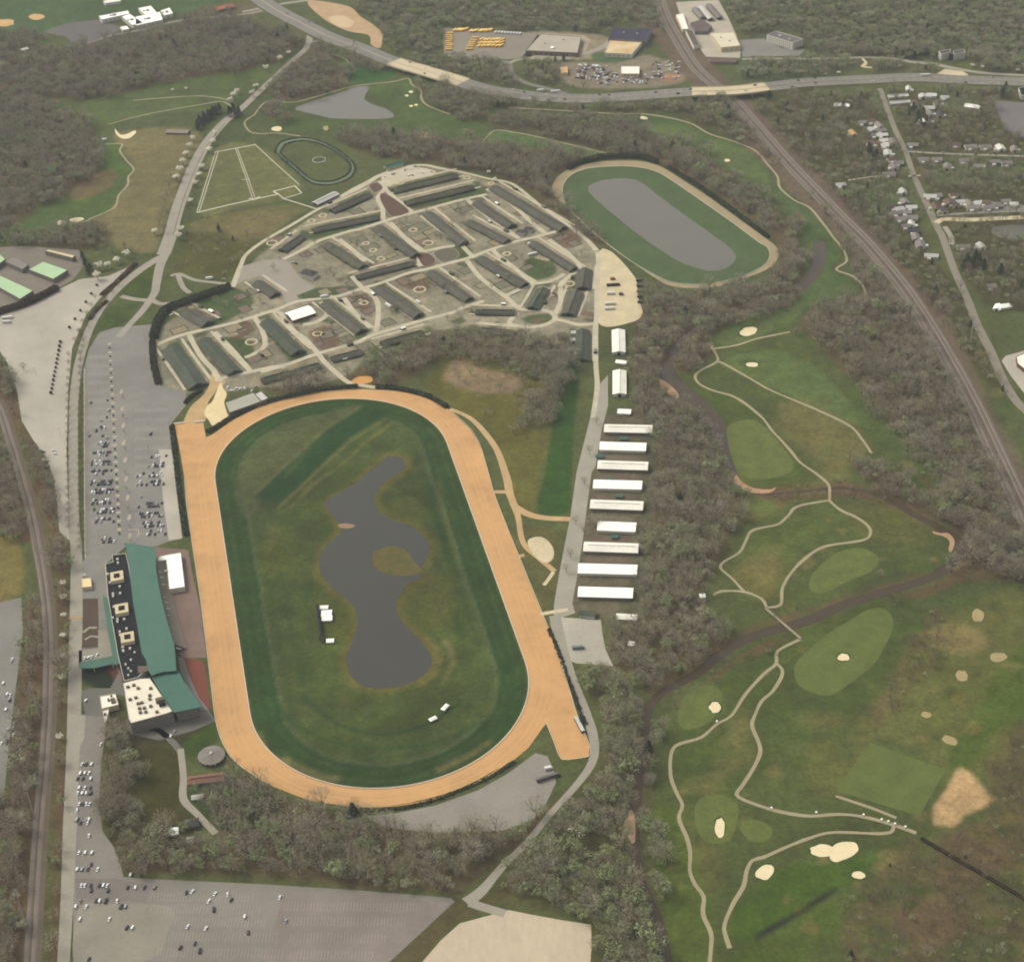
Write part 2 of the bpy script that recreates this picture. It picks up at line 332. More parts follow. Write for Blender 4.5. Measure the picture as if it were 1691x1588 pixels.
# stable barns: label, ridge ends, width
BARNS = [('grey-green barn nearest the top bend of the perimeter road', (649, 311), (753, 286), 13), ('second grey-green barn below the top bend of the perimeter road', (669, 332), (780, 305), 12), ('grey barn along the perimeter road left of the lane triangle', (547, 345), (609, 318), 12), ('long grey barn left of the triangular lane island', (516, 377), (624, 355), 11), ('short grey barn near the lower left curve of the perimeter road', (465, 410), (497, 387), 12),
         ('slanting green-grey barn right of the white-walled house', (540, 400), (599, 437), 13), ('slanting slate barn below the triangular lane island', (624, 372), (686, 418), 13), ('slanting grey barn between the two small dark-roofed houses and the lane triangle', (706, 349), (766, 398), 13), ('dark slanting barn beside the two small dark-roofed houses', (787, 331), (845, 370), 13), ('dark slanting barn left of the two small dark-roofed houses', (775, 363), (837, 395), 12),
         ('longest slate barn along the right side of the perimeter road', (815, 306), (930, 374), 14), ('slanting slate barn beside the long white trailer', (880, 398), (948, 441), 11), ('grey barn running along the middle lane left of the planted islands', (588, 455), (682, 431), 10), ('brown-grey slanting barn right of the planted islands', (793, 423), (866, 467), 13), ('slanting slate barn beside the large sand walking ring', (711, 446), (774, 491), 13),
         ('slanting slate barn with a white horse trailer at its side', (625, 473), (691, 517), 14), ('slanting grey barn right of the white-roofed stable hall', (536, 497), (596, 543), 14), ('slanting mossy barn below the white-roofed stable hall', (439, 527), (491, 578), 15), ('slanting mossy barn in the lower left of the stables', (335, 557), (386, 611), 15), ('wide mossy barn at the lower left corner beside the hedge', (281, 570), (325, 632), 20),
         ('short slate barn behind the broad dark hedge', (306, 510), (342, 530), 16), ('short slate barn at the left edge of the stable lot', (424, 463), (454, 483), 14), ('long low green barn nearest the works yard', (432, 625), (478, 612), 11), ('low green barn on the lower lane left of the lane mouth', (481, 612), (526, 599), 11), ('dark low barn on the lower lane right of the lane mouth', (547, 589), (596, 577), 11), ('green-grey low barn in the lower middle beside bare trees', (629, 564), (697, 545), 11),
         ('green barn left of the oval lane loop', (786, 511), (849, 512), 10), ('dark barn under the oval lane loop', (792, 541), (849, 546), 8), ('green barn right above the oval lane loop', (897, 474), (879, 505), 14), ('slate barn along the truck yard, upper one', (966, 442), (962, 472), 15), ('slate barn along the truck yard, lower one', (952, 479), (938, 515), 15), ('dark green barn standing along the road below the lane gate', (962, 542), (961, 591), 15)]
# ------------------------------------------------------------------ terrain: one sheet to the horizon, land cover as vertex colour
def axis(a, b, c, d, fine, mid, far):
    ax = list(np.arange(b, c, fine)); x = c
    while x < d: ax.append(x); x += mid
    st = mid
    while x < far: ax.append(x); st *= 1.5; x += st
    ax.append(far); x = b - mid; lo = []
    while x > a: lo.append(x); x -= mid
    st = mid
    while x > -far: lo.append(x); st *= 1.5; x -= st
    lo.append(-far); return np.array(lo[::-1] + ax)
AX = axis(-1050, -560, 640, 1100, 3.0, 6.0, 30000.0); AY = axis(780, 840, 2080, 3250, 3.0, 6.0, 30000.0)
TX, TY = np.meshgrid(AX, AY); TX = TX.ravel(); TY = TY.ravel()
def vnoise(x, y, s, seed):
    r = np.random.default_rng(seed).random((256, 256)); u, v = x / s, y / s
    i, j = np.floor(u).astype(int), np.floor(v).astype(int); fx, fy = u - i, v - j; fx = fx * fx * (3 - 2 * fx); fy = fy * fy * (3 - 2 * fy)
    g = lambda a, b: r[a & 255, b & 255]
    return (g(i, j) * (1 - fx) + g(i + 1, j) * fx) * (1 - fy) + (g(i, j + 1) * (1 - fx) + g(i + 1, j + 1) * fx) * fy
NA = .5 * vnoise(TX, TY, 47, 1) + .3 * vnoise(TX, TY, 19, 2) + .2 * vnoise(TX, TY, 8, 3)
NB = .5 * vnoise(TX, TY, 90, 4) + .3 * vnoise(TX, TY, 31, 5) + .2 * vnoise(TX, TY, 11, 6)
LANDC = np.array(C(104, 106, 72))[None, :] * (1 + (NB - .5)[:, None] * np.array([.55, .38, .42]))
def sdist(poly, idx):
    px, py = TX[idx], TY[idx]; d = np.full(len(px), 1e9); n = len(poly)
    for i in range(n):
        a, b = poly[i], poly[(i + 1) % n]; e = b - a; L2 = e @ e + 1e-9
        t = np.clip(((px - a[0]) * e[0] + (py - a[1]) * e[1]) / L2, 0, 1)
        d = np.minimum(d, np.hypot(px - a[0] - t * e[0], py - a[1] - t * e[1]))
    return np.where(inpoly(px, py, poly), -d, d)
def paint(pts, col, soft=4.0, k=1.0, rag=0.0, vary=.25, world_pts=False, smooth=6):
    global LANDC
    p = np.asarray(pts, float) if world_pts else PA(pts)
    if smooth: p = crom(p, True, 12)
    m = soft + rag + 5
    idx = np.nonzero((TX > p[:, 0].min() - m) & (TX < p[:, 0].max() + m) & (TY > p[:, 1].min() - m) & (TY < p[:, 1].max() + m))[0]
    if not len(idx): return
    d = sdist(p, idx) + rag * 2 * (NA[idx] - .5)
    a = np.clip(.5 - d / (2 * soft), 0, 1); a = (a * a * (3 - 2 * a) * k)[:, None]
    c = np.array(col)[None, :] * (1 + vary * 2 * (NB[idx] - .5)[:, None])
    LANDC[idx] = LANDC[idx] * (1 - a) + c * a
def blob0(cx, cy, rx, ry):
    return [(cx + rx * math.cos(t) * pr.uniform(.75, 1.25), cy + ry * math.sin(t) * pr.uniform(.75, 1.25)) for t in np.linspace(0, 6.28, 9)[:-1]]
def line(pts, w, col, soft=2.0, k=1.0, rag=0, closed=False):
    p = crom(PA(pts), closed, 8)
    if closed: p = np.vstack([p, p[:1]])
    l, r = strip(p, w, 0); paint(np.vstack([l[:, :2], r[::-1, :2]]), col, soft, k, rag, world_pts=True, smooth=0)
pr = random.Random(21)
# open fields and rough
OLIVE, TAN, DKG, MIDG, LTG, BRN = C(112, 108, 74), C(138, 127, 94), C(78, 88, 58), C(94, 100, 64), C(111, 118, 76), C(112, 96, 78)
paint(S('-60,160 420,60 520,60 640,100 860,170 1130,175 1260,230 1300,280 1440,480 1440,520 1340,520 1200,560 1180,600 1120,600 1040,480 1000,400 900,300 700,260 560,240 420,240 330,330 260,430 180,410 -60,420'), C(98, 102, 70), 12, .8, 8)
paint(S('1060,560 1320,520 1420,640 1600,860 1700,960 1700,1180 1620,1260 1640,1330 1520,1390 1420,1480 1400,1600 1090,1600 1070,1300 1070,1160 1200,1060 1180,900 1230,830'), C(99, 103, 68), 12, .85, 6)
for name, (lab, polys, sp, wts, floor) in WOODS.items():
    for p in polys: paint(p, floor, 5 if sp < 12 else 8, (.95 if sp < 12 and 'village' not in name else .75), 6, smooth=0)
# upper left: fields, fairways, ball fields
paint(S('140,170 250,145 380,120 460,110 450,130 400,165 380,180 300,185 230,195 150,205'), C(104, 112, 72), 6, .9, 5)
paint(S('190,220 240,212 310,212 335,230 320,262 300,300 280,345 262,390 250,415 210,412 180,392 150,366 185,345 200,318 214,292 224,280 208,262 200,245'), TAN, 6, .75, 8)
paint(S('170,236 200,240 206,268 218,282 208,300 190,330 182,346 150,362 90,388 40,400 0,404 -30,400 30,372 90,340 150,315 170,290'), C(98, 112, 68), 5, .9, 5)
paint(S('130,302 180,282 192,290 180,310 150,325 120,330'), C(130, 108, 88), 5, .6, 6)
paint(S('-60,-40 440,-40 300,24 160,30 60,60 -60,78'), C(92, 108, 74), 8, .8, 5)
paint(S('330,12 420,4 440,20 360,34'), C(120, 108, 84), 5, .6, 4)
paint(S('330,352 350,252 424,240 496,306 470,330 400,340'), C(122, 122, 86), 5, .9, 4)
paint(S('300,372 420,344 500,340 470,368 430,396 380,384 320,380'), C(124, 118, 84), 6, .9, 4)
paint(S('370,370 420,352 470,352 500,348 440,384 400,404'), C(130, 118, 90), 8, .5, 6)
paint(S('460,170 500,200 560,192 650,196 646,180 640,170 600,146 640,138 674,132 690,150 700,172 740,190 800,206 808,220 780,228 700,226 640,222 560,216 480,218 450,222'), C(99, 109, 70), 5, .95, 5)
paint(S('560,98 610,108 650,120 640,130 590,138 572,120'), C(78, 108, 66), 5, .85, 4)
paint(S('800,232 830,216 880,226 960,244 1000,256 960,258 900,246 840,242'), C(104, 122, 74), 5, .9, 4)
paint(S('1020,190 1080,192 1140,206 1180,226 1230,246 1262,270 1284,310 1312,336 1352,360 1372,392 1392,420 1376,446 1420,474 1400,486 1330,512 1304,530 1300,516 1330,480 1340,440 1330,400 1302,350 1240,306 1180,262 1120,236 1050,214'), C(100, 112, 72), 5, .95, 5)
paint(S('1060,206 1120,208 1160,226 1120,236 1070,226'), LTG, 5, .7, 4)
paint(S('1150,236 1190,232 1240,262 1270,300 1250,300 1190,262'), LTG, 5, .7, 4)
# infield of the main oval
AC = np.array([-164.86, 1394.13]); ATH, AR, AL = 1.76411, 132.37, 194.32
def stadium(r, n=48, shift=0.0):
    out = []
    for s in (1, -1):
        for k in range(n + 1):
            t = -math.pi / 2 + math.pi * k / n
            out.append((s * AL + s * r * math.cos(t), s * r * math.sin(t)))
    c, q = math.cos(ATH), math.sin(ATH)
    return ccw([(AC[0] + u * c - v * q, AC[1] + u * q + v * c) for u, v in out])
paint(stadium(AR - 1), C(76, 90, 60), 1.5, 1, 0, .2, True, 0)
paint(stadium(AR - 27), C(112, 114, 82), 1.5, .6, 2, .3, True, 0)
paint(stadium(AR - 30.5), C(92, 98, 65), 2.5, .95, 4, .5, True, 0)
for r_, k_ in ((AR - 9, .35), (AR - 20, .3), (AR - 38, .3), (AR - 52, .35)):
    o_, i_ = stadium(r_ + 1.6), stadium(r_ - 1.6); m_ = len(o_)
    for q_ in range(0, m_, 1):
        if pr.random() < .75: paint([o_[q_], o_[(q_ + 1) % m_], i_[(q_ + 1) % m_], i_[q_]], C(104, 108, 74) if r_ > AR - 30 else C(72, 86, 56), 1.8, k_, 1.5, .1, True, 0)
paint(stadium(AR - 62), C(92, 97, 64), 14, .35, 18, .5, True, 0)
paint(S('392,800 410,752 448,710 500,690 560,676 600,672 540,724 480,772 440,812 420,850 400,850'), C(102, 103, 72), 5, .8, 7, .3)
line(S('440,826 500,770 560,716 618,680'), 32, C(72, 88, 58), 2.0, 1)
line(S('424,812 484,756 544,702 596,670'), 2.5, C(118, 116, 84), 1.5, .6)
line(S('458,840 518,784 578,730 634,694'), 3, C(122, 118, 84), 1.5, .7)
line(S('600,668 640,668 680,690'), 20, C(78, 92, 60), 4, .8)
line(S('470,790 540,700 590,668'), 6, C(110, 112, 76), 5, .35)
line(S('478,840 520,798 560,770 610,726 650,698'), 5, C(118, 114, 80), 3, .7, 3)
line(S('436,1120 470,1180 540,1222 620,1236 720,1226 800,1190'), 4, C(70, 88, 56), 2.5, .6)
line(S('500,1150 560,1196 630,1212 700,1198 760,1160'), 4, C(64, 82, 52), 2, .75)
for q, w in (('424,1210 440,1246 470,1262', 9), ('466,1252 520,1280 560,1286', 7), ('720,1272 780,1244 812,1222', 7), ('700,1050 722,1080 716,1112 690,1132', 5), ('735,1056 748,1090 730,1130', 4)):
    line(S(q), w, C(142, 130, 92), 4, .55, 3)
for q in ('640,830 690,820 700,850 670,860', '520,990 560,1000 580,1030 560,1060 530,1030', '690,960 730,950 750,1000 720,1040 690,1020', '640,916 680,908 684,940 640,944', '428,900 470,880 480,930 440,950'):
    paint(S(q), C(104, 104, 68), 7, .5, 6)
line(S('710,800 718,850 736,900 744,930'), 7, C(72, 90, 56), 3, .6); line(S('724,790 736,850 752,905'), 4, C(112, 112, 76), 3, .5)
PONDP = crom(PA(POND_PX), True, 8)
paint(inset(PONDP, -7), C(112, 106, 72), 5, .75, 5, .3, True, 0)
for _ in range(60):
    x, y = pr.uniform(420, 800), pr.uniform(700, 1260); rr = pr.uniform(4, 16)
    if inpoly(np.array([P(x, y).x]), np.array([P(x, y).y]), stadium(AR - 34))[0]: paint(blob0(x, y, rr, rr * 1.3), pr.choice((C(104, 106, 72), C(78, 88, 58), C(98, 104, 68), C(110, 108, 76))), 5, pr.uniform(.25, .55), 5, .2)
# land right of the oval
paint(S('760,560 880,580 930,650 900,760 884,840 850,850 830,760 800,700 760,680 730,660'), C(114, 110, 72), 6, .8, 6)
paint(S('738,598 770,588 800,610 860,622 850,646 780,646 742,630'), C(150, 130, 108), 6, .75, 9, .5)
paint(S('930,600 952,600 956,640 948,700 944,780 936,846 888,843 900,780 912,700 920,645'), C(80, 99, 62), 2.5, .98, 0, .12)
paint(S('846,880 915,872 922,920 910,990 896,1010 876,950'), C(112, 106, 76), 5, .7, 4)
paint(S('996,690 1082,692 1070,1000 1056,1024 1000,1022 946,1000 960,900 985,760'), C(116, 108, 92), 6, .9, 4)
paint(S('1058,700 1082,692 1070,1000 1050,1018 1020,1010 1056,900'), C(96, 98, 74), 5, .5, 4)
for k in range(9): paint(S('%f,%f %f,%f %f,%f %f,%f' % (992 - 4.4 * k, 718 + 33.5 * k, 1060 - 3 * k, 720 + 33.5 * k, 1056 - 3 * k, 729 + 33.5 * k, 988 - 4.4 * k, 727 + 33.5 * k)), pr.choice((C(132, 122, 106), C(124, 110, 98), C(110, 104, 86))), 3, .7, 4)
# barn area base: brown grey soil with lawns
paint(S('262,540 380,480 430,420 530,350 610,305 700,276 800,296 900,348 984,412 984,540 980,590 850,550 780,540 640,560 560,625 420,640 330,650 268,640 250,580'), C(152, 145, 123), 4, .95, 4, .35)
for q in ('494,486 520,476 592,474 560,488 520,498 498,494', '640,312 740,282 760,290 650,322', '660,338 780,306 806,318 740,336 690,346', '868,430 900,424 920,446 900,460 870,458', '300,490 380,474 420,500 350,540 320,520', '340,560 410,560 418,590 390,600', '560,330 606,312 612,324 566,352', '500,380 620,350 630,362 560,386 510,396',
          '880,520 905,518 912,528 890,536 866,532 860,526', '740,410 770,404 780,420 750,428', '618,470 650,470 700,520 690,530', '530,496 560,500 606,548 590,560', '436,530 460,530 510,590 480,600', '276,565 320,570 350,630 310,645'):
    paint(S(q), C(82, 96, 62), 3, .85, 2)
for q in ('626,326 640,318 674,346 668,358 644,358', '656,456 690,448 712,466 700,480 664,474', '562,498 600,486 614,508 612,524 592,510', '300,500 332,504 340,520 318,524', '374,536 408,530 420,546 386,560', '905,380 940,378 960,400 930,410', '590,480 610,478', '690,424 712,422 720,436 700,444', '512,548 548,540 560,570 530,578'):
    if len(S(q)) > 2: paint(S(q), C(118, 98, 84), 3, .85, 2)
pr = random.Random(21)
for lab, q0, q1, w in BARNS:                 # trampled sand along one side of each barn, grass along the other, worn ends
    A, B = PA([q0, q1]); dd = (B - A) / np.linalg.norm(B - A); nn = np.array([-dd[1], dd[0]])
    for s, col, k_ in ((1, C(166, 154, 126), .75), (-1, C(92, 98, 72), .7)):
        o_ = s * (w * .62 + 3.5); paint([A - dd * 3 + nn * (o_ - 4), B + dd * 3 + nn * (o_ - 4), B + dd * 3 + nn * (o_ + 4), A - dd * 3 + nn * (o_ + 4)], col, 2, k_, 2.5, .2, True, 0)
    for E_, s in ((A, -1), (B, 1)):
        paint([E_ + dd * s * 3 + nn * w * .6, E_ + dd * s * 13 + nn * w * .6, E_ + dd * s * 13 - nn * w * .6, E_ + dd * s * 3 - nn * w * .6], C(82, 94, 64) if pr.random() < .6 else C(160, 148, 120), 2, .75, 2, .2, True, 0)
STAB = PA(S('268,560 400,500 440,440 540,360 640,310 720,284 800,304 900,356 976,420 976,528 850,540 700,540 560,600 420,626 300,640'))
for _ in range(110):                          # muck pads, pens and worn corners
    x, y = pr.uniform(STAB[:, 0].min(), STAB[:, 0].max()), pr.uniform(STAB[:, 1].min(), STAB[:, 1].max())
    if not inpoly(np.array([x]), np.array([y]), STAB)[0]: continue
    t = pr.choice((.55, -.6)) + pr.uniform(-.1, .1); u = np.array([math.cos(t), math.sin(t)]) * pr.uniform(4, 11); v = np.array([-math.sin(t), math.cos(t)]) * pr.uniform(3, 7); c0 = np.array([x, y])
    paint([c0 - u - v, c0 + u - v, c0 + u + v, c0 - u + v], pr.choice((C(120, 102, 88), C(170, 158, 130), C(86, 94, 66), C(104, 94, 80), C(182, 170, 140))), 1.6, .8, 1.5, .2, True, 0)
# paddock and garden by the stand
paint(S('128,1104 190,1098 204,1126 170,1140 146,1130'), C(66, 70, 52), 3, .9); paint(S('182,1180 210,1195 260,1200 340,1180 356,1196 340,1240 300,1236 240,1222 190,1240'), C(76, 76, 58), 4, .8, 3)
paint(S('300,1230 352,1190 362,1220 340,1232 320,1250'), C(84, 96, 56), 3, .9); paint(S('218,1250 244,1236 290,1240 300,1290 298,1330 270,1340 230,1330 214,1290'), C(82, 86, 58), 4, .8, 3)
paint(S('310,1300 400,1290 460,1320 430,1370 360,1372 330,1340'), C(74, 84, 54), 5, .7, 5)
paint(S('-30,892 30,892 34,980 -30,992'), C(128, 118, 80), 3, .9)
paint(S('272,420 290,360 300,330 318,352 300,420 280,470 262,500 262,450'), C(96, 100, 68), 4, .7)
paint(S('212,488 246,494 232,500 205,532 180,546 150,552 160,530'), C(92, 100, 64), 3, .9); paint(S('206,468 250,428 262,440 256,482 240,492 200,484'), C(90, 98, 62), 3, .9)
# golf course right side
G = lambda q, c, so=4, k=.9, rg=3: paint(S(q), c, so, k, rg, .15)
G('1196,540 1230,522 1290,512 1330,500 1320,520 1290,540 1250,556 1210,570 1184,566', LTG)
G('1190,600 1230,584 1290,580 1350,610 1400,660 1420,690 1406,700 1350,672 1290,648 1230,620', C(109, 119, 75), 3)
G('1400,620 1460,690 1540,760 1580,830 1500,770 1430,720', C(98, 106, 68), 6)
G('1160,640 1220,660 1262,700 1310,750 1330,780 1300,800 1240,800 1206,770 1190,720', C(100, 107, 66), 5)
G('1240,830 1300,850 1366,828 1430,868 1430,884 1360,898 1310,930 1284,980 1240,970 1196,940 1226,900', C(103, 109, 69), 6)
G('1300,660 1360,684 1410,708 1430,750 1370,800 1340,760 1290,710', C(134, 125, 88), 10, .5, 16)
G('1190,820 1240,820 1300,830 1280,850 1200,860', C(126, 118, 82), 6, .7, 6)
G('1210,950 1270,920 1300,930 1270,990', C(124, 114, 80), 7, .6, 6)
G('1110,1230 1180,1130 1260,1090 1310,1040 1420,1000 1500,990 1480,1100 1400,1190 1290,1240 1250,1300 1160,1320 1120,1300', C(95, 102, 65), 8, .8, 8)
G('1480,1120 1540,1040 1600,1000 1690,980 1690,1170 1600,1290 1520,1240 1460,1210', C(116, 116, 78), 8, .7, 9)
G('1540,1040 1600,1030 1640,1060 1600,1080 1550,1070', C(148, 132, 94), 7, .7, 7)
G('1640,1120 1700,1060 1700,1170 1650,1210 1590,1280 1570,1250', C(96, 108, 62), 6, .8, 4)
G('1080,1340 1120,1340 1150,1420 1180,1500 1180,1600 1110,1600 1080,1450', C(104, 112, 66), 6, .8, 5)
G('1240,1470 1300,1430 1400,1420 1450,1400 1420,1450 1340,1490 1260,1540 1212,1556 1206,1520', C(92, 107, 62), 6, .9, 4)
G('1230,1560 1330,1500 1400,1490 1380,1540 1300,1600 1200,1600', C(100, 110, 64), 6, .8, 5)
G('1250,1540 1310,1506 1382,1462 1386,1468 1330,1506 1270,1540 1244,1556', C(62, 66, 52), 3, .85, 2)
for q in ('1500,1400 1560,1390 1600,1420 1560,1440', '1440,1470 1480,1450 1520,1470 1470,1500', '1620,1450 1690,1440 1690,1500 1640,1490', '1560,1560 1640,1540 1690,1570 1600,1600', '1420,1540 1470,1520 1500,1560 1440,1590'): paint(S(q), C(100, 104, 70), 7, .75, 8)
G('1480,1500 1540,1480 1590,1500 1580,1550 1520,1560 1480,1540', C(122, 102, 86), 10, .5, 9)
G('1560,1380 1640,1370 1680,1420 1600,1470 1540,1450', C(120, 102, 84), 10, .5, 9)
G('1110,1150 1170,1120 1200,1160 1180,1190 1130,1200', LTG, 4, .6)
line(S('1440,1178 1480,1120 1520,1040'), 10, C(120, 108, 82), 6, .6, 5)
for q in ('1330,1236 1384,1226 1402,1268 1372,1322 1332,1300', '1180,1250 1240,1240 1232,1270 1180,1280', '1120,1292 1192,1280 1180,1312', '1216,1190 1240,1170 1236,1220 1200,1230', '1300,1180 1360,1172 1400,1190 1340,1210', '1420,1190 1450,1200 1430,1290 1396,1290', '1150,1400 1180,1400 1190,1470 1160,1460', '1460,1420 1500,1400 1450,1440', '1210,770 1230,800 1200,790', '1300,800 1350,790 1360,820 1310,820', '1240,930 1290,900 1280,960', '1380,840 1480,830 1540,880 1470,900'):
    paint(S(q), pr.choice((C(124, 116, 80), C(116, 112, 76), C(132, 122, 88))), 9, .4, 12, .4)
for _ in range(300):                          # worn and tufted patches in the golf rough
    x, y = pr.uniform(1110, 1690), pr.uniform(540, 1580); rr = pr.choice((pr.uniform(2, 6), pr.uniform(4, 14)))
    paint(blob0(x, y, rr * 1.3, rr * .8), pr.choice((C(126, 116, 80), C(116, 112, 74), C(86, 94, 60), C(134, 124, 88), C(92, 102, 62))), 3, pr.uniform(.3, .7), 4, .2)
paint(S('620,1600 752,1486 780,1498 800,1510 756,1522 720,1560 690,1600'), C(104, 96, 76), 4, .85, 3); paint(S('740,1484 800,1474 840,1440 830,1496 790,1494'), C(98, 92, 72), 5, .7, 4)
paint(S('165,1190 205,1195 215,1210 230,1215 300,1240 300,1330 330,1350 300,1400 180,1400 172,1300'), C(88, 84, 64), 5, .75, 5)
paint(S('182,1170 212,1200 250,1206 340,1176 356,1184 330,1206 262,1226 214,1214 186,1200'), C(86, 82, 70), 3, .8, 3)
paint(S('180,1098 200,1092 206,1122 192,1126 184,1112'), C(122, 84, 72), 2, .85, 1)
paint([(x, y) for x, y in Z('1180 480 1270 340 1370 420 1440 500 1472 540 1400 600 1280 640 1200 700 1115 690 1100 580 1150 540', 1261, 1180, 3.893)], C(190, 160, 118), 3, .95, 6, .3)
# industry and villages
paint(S('915,104 1010,104 1040,94 1085,94 1136,126 1100,142 1000,147 950,143 925,128'), C(140, 130, 112), 5, .95, 3)
paint(S('860,60 900,52 1000,60 1000,95 920,98 860,96'), C(160, 148, 124), 4, .8, 3); paint(S('985,86 1040,92 1030,102 980,100'), C(92, 108, 76), 4, .9)
paint(S('1094,125 1120,122 1130,130 1112,135 1094,133'), C(186, 140, 106), 4, .8, 3)
paint(S('1226,96 1360,98 1360,108 1320,134 1230,138'), C(104, 110, 80), 5, .8, 4)
for q in ('1480,240 1560,244 1560,252 1500,248', '1540,150 1620,155 1600,180 1550,178', '1560,255 1690,262 1690,300 1540,300', '1400,300 1520,300 1530,340 1480,380 1430,350'):
    paint(S(q), C(106, 112, 76), 6, .7, 4)
paint(S('1040,0 1120,0 1140,50 1200,130 1290,220 1440,380 1560,520 1640,680 1720,830 1720,900 1660,800 1560,600 1480,500 1380,390 1240,250 1150,150 1100,90 1060,40'), C(120, 106, 92), 6, .85, 4)
LANDC = np.clip(LANDC, .004, .8)
nx, ny = len(AX), len(AY)
me = bpy.data.meshes.new('ground')
q = (np.arange(ny - 1)[:, None] * nx + np.arange(nx - 1)[None, :]).ravel()
F4 = np.stack([q, q + 1, q + nx + 1, q + nx], 1)
me.vertices.add(nx * ny); me.vertices.foreach_set('co', np.c_[TX, TY, np.zeros(nx * ny)].ravel())
me.loops.add(F4.size); me.loops.foreach_set('vertex_index', F4.ravel())
me.polygons.add(len(F4)); me.polygons.foreach_set('loop_start', np.arange(len(F4)) * 4)
me.update(calc_edges=True)
at = me.color_attributes.new('land_cover', 'FLOAT_COLOR', 'POINT'); at.data.foreach_set('color', np.c_[LANDC, np.ones(nx * ny)].ravel())
gm = bpy.data.materials.new('land_cover'); gm.use_nodes = True; N = gm.node_tree.nodes; L = gm.node_tree.links
b = N['Principled BSDF']; b.inputs['Roughness'].default_value = .95; b.inputs['Specular IOR Level'].default_value = .1
ca = N.new('ShaderNodeVertexColor'); ca.layer_name = 'land_cover'; tc = N.new('ShaderNodeTexCoord'); src = ca.outputs[0]
for sc, am in ((.035, .2), (.09, .16), (.22, .2), (.8, .16)):
    n = N.new('ShaderNodeTexNoise'); n.inputs['Scale'].default_value = sc; n.inputs['Detail'].default_value = 4; L.new(tc.outputs['Object'], n.inputs['Vector'])
    r = N.new('ShaderNodeMapRange'); r.inputs['From Min'].default_value = .28; r.inputs['From Max'].default_value = .72; r.inputs['To Min'].default_value = 1 - am; r.inputs['To Max'].default_value = 1 + am; L.new(n.outputs[0], r.inputs[0])
    x = N.new('ShaderNodeMix'); x.data_type = 'RGBA'; x.blend_type = 'MULTIPLY'; x.inputs['Factor'].default_value = 1; L.new(src, x.inputs['A']); L.new(r.outputs[0], x.inputs['B']); src = x.outputs['Result']
L.new(src, b.inputs['Base Color']); me.materials.append(gm)
go = bpy.data.objects.new('ground', me); COL.objects.link(go); tag(go, kind='structure')
# ------------------------------------------------------------------ racing surfaces
inner = stadium(AR)
outer = S('357,1195 365,1221 380,1249 401,1268 430,1288 453,1299 510,1321 574,1331 625,1332 677,1325 741,1307 805,1278 850,1253 873,1234 897,1200 902,1194 914,1224 927,1254 950,1253 972,1249 974,1232 953,1180 924,1085 896,1014 865,938 840,877 817,818 809,790 796,744 789,728 776,708 743,677 710,659 674,649 640,644 598,643 534,648 471,661 428,672 385,693 350,718 340,722 337,706 336,696 306,698 288,700 295,733 305,790 308,831 318,902 330,983 343,1085 353,1170')
sheet('race_track', outer, DIRT, .06, holes=[inner])
# harrow bands along the stretch, a slightly different dirt
band = M('track_dirt_cushion', C(215, 171, 121), var=.05, scale=.02, fine=.3, fvar=.04)
def loop(r, w, nm, m, z):
    q = stadium(r, 60); ribbon(nm, np.vstack([q, q[:1]]), w, m, z, world_pts=True, step=1e9)
loop(AR + 4.2, 5.5, 'track_cushion', band, .09)
hr1 = M('harrowed_dirt_dark', C(209, 165, 115), var=.1, scale=.02, fine=.15, fvar=.06)
for q_, (r_, w_) in enumerate(((8.6, .9), (11.2, 1.3), (14, 1.6), (16.8, .8), (19.4, 1.4), (22, 1.0))): loop(AR + r_, w_, 'harrow_band', hr1 if q_ % 2 else band, .09)
sheet('dirt_lane', S('352,612 366,622 372,632 360,640 352,652 344,664 340,678 337,697 306,699 308,684 318,668 332,656 344,640'), DIRT_R, .09, smooth=5)
sheet('pond', POND_PX, POND, .06, smooth=5)
BANK = M('pond_bank', C(128, 118, 80), var=.18, scale=.08, fine=.6, fvar=.12)
sheet('island', Z('768 560 790 510 900 478 990 510 1040 580 1095 640 1000 668 880 662 790 622', 420, 780, 3.9326), M('island_grass', C(96, 98, 64), scale=.12, fine=.5, fvar=.2, col2=C(124, 110, 76)), .12, smooth=4)
sheet('sand_spit', Z('545 338 600 330 655 345 620 362 560 360', 420, 780, 3.9326), M('spit_clay', C(168, 138, 110)), .12, smooth=3)
# training oval
BIN = S('929,313 934,299 947,287 970,279 998,276 1030,275 1056,277 1078,282 1099,292 1135,316 1171,341 1212,370 1252,400 1266,408 1271,420 1266,434 1250,446 1222,458 1180,468 1140,470 1107,466 1088,458 1069,448 1042,432 1018,415 978,384 942,348 932,332')
BOUT = S('912,313 916,298 927,287 942,278 962,272 990,267 1018,265.5 1045,265.5 1069,268 1088,274 1105,283 1136,303 1171,326 1221,362 1268,396 1280,406 1286,418 1280,434 1266,445 1240,456 1215,464 1180,474 1145,476 1107,472 1082,459 1055,441 1028,421 1003,401 970,372 937,343 920,328')
sheet('training_track', BOUT, M('training_track_sand', C(172, 156, 124), var=.12, scale=.03, fine=.3, fvar=.07), .06, smooth=8, holes=[crom(ccw(PA(BIN)), True, 8)])
sheet('oval_lawn', BIN, M('oval_turf', C(99, 110, 74), var=.16, scale=.03, fine=.25, fvar=.08), .04, smooth=8, occ=True)
sheet('pond', S('971,313 974,306 982,302 1000,297 1023,295 1044,296 1059,301 1076,314 1094,328 1132,356 1191,398 1207,410 1215,422 1213,432 1203,441 1191,446 1175,447 1158,445 1120,431 1076,403 1043,379 1003,346 980,326'), POND_L, .08, smooth=6)
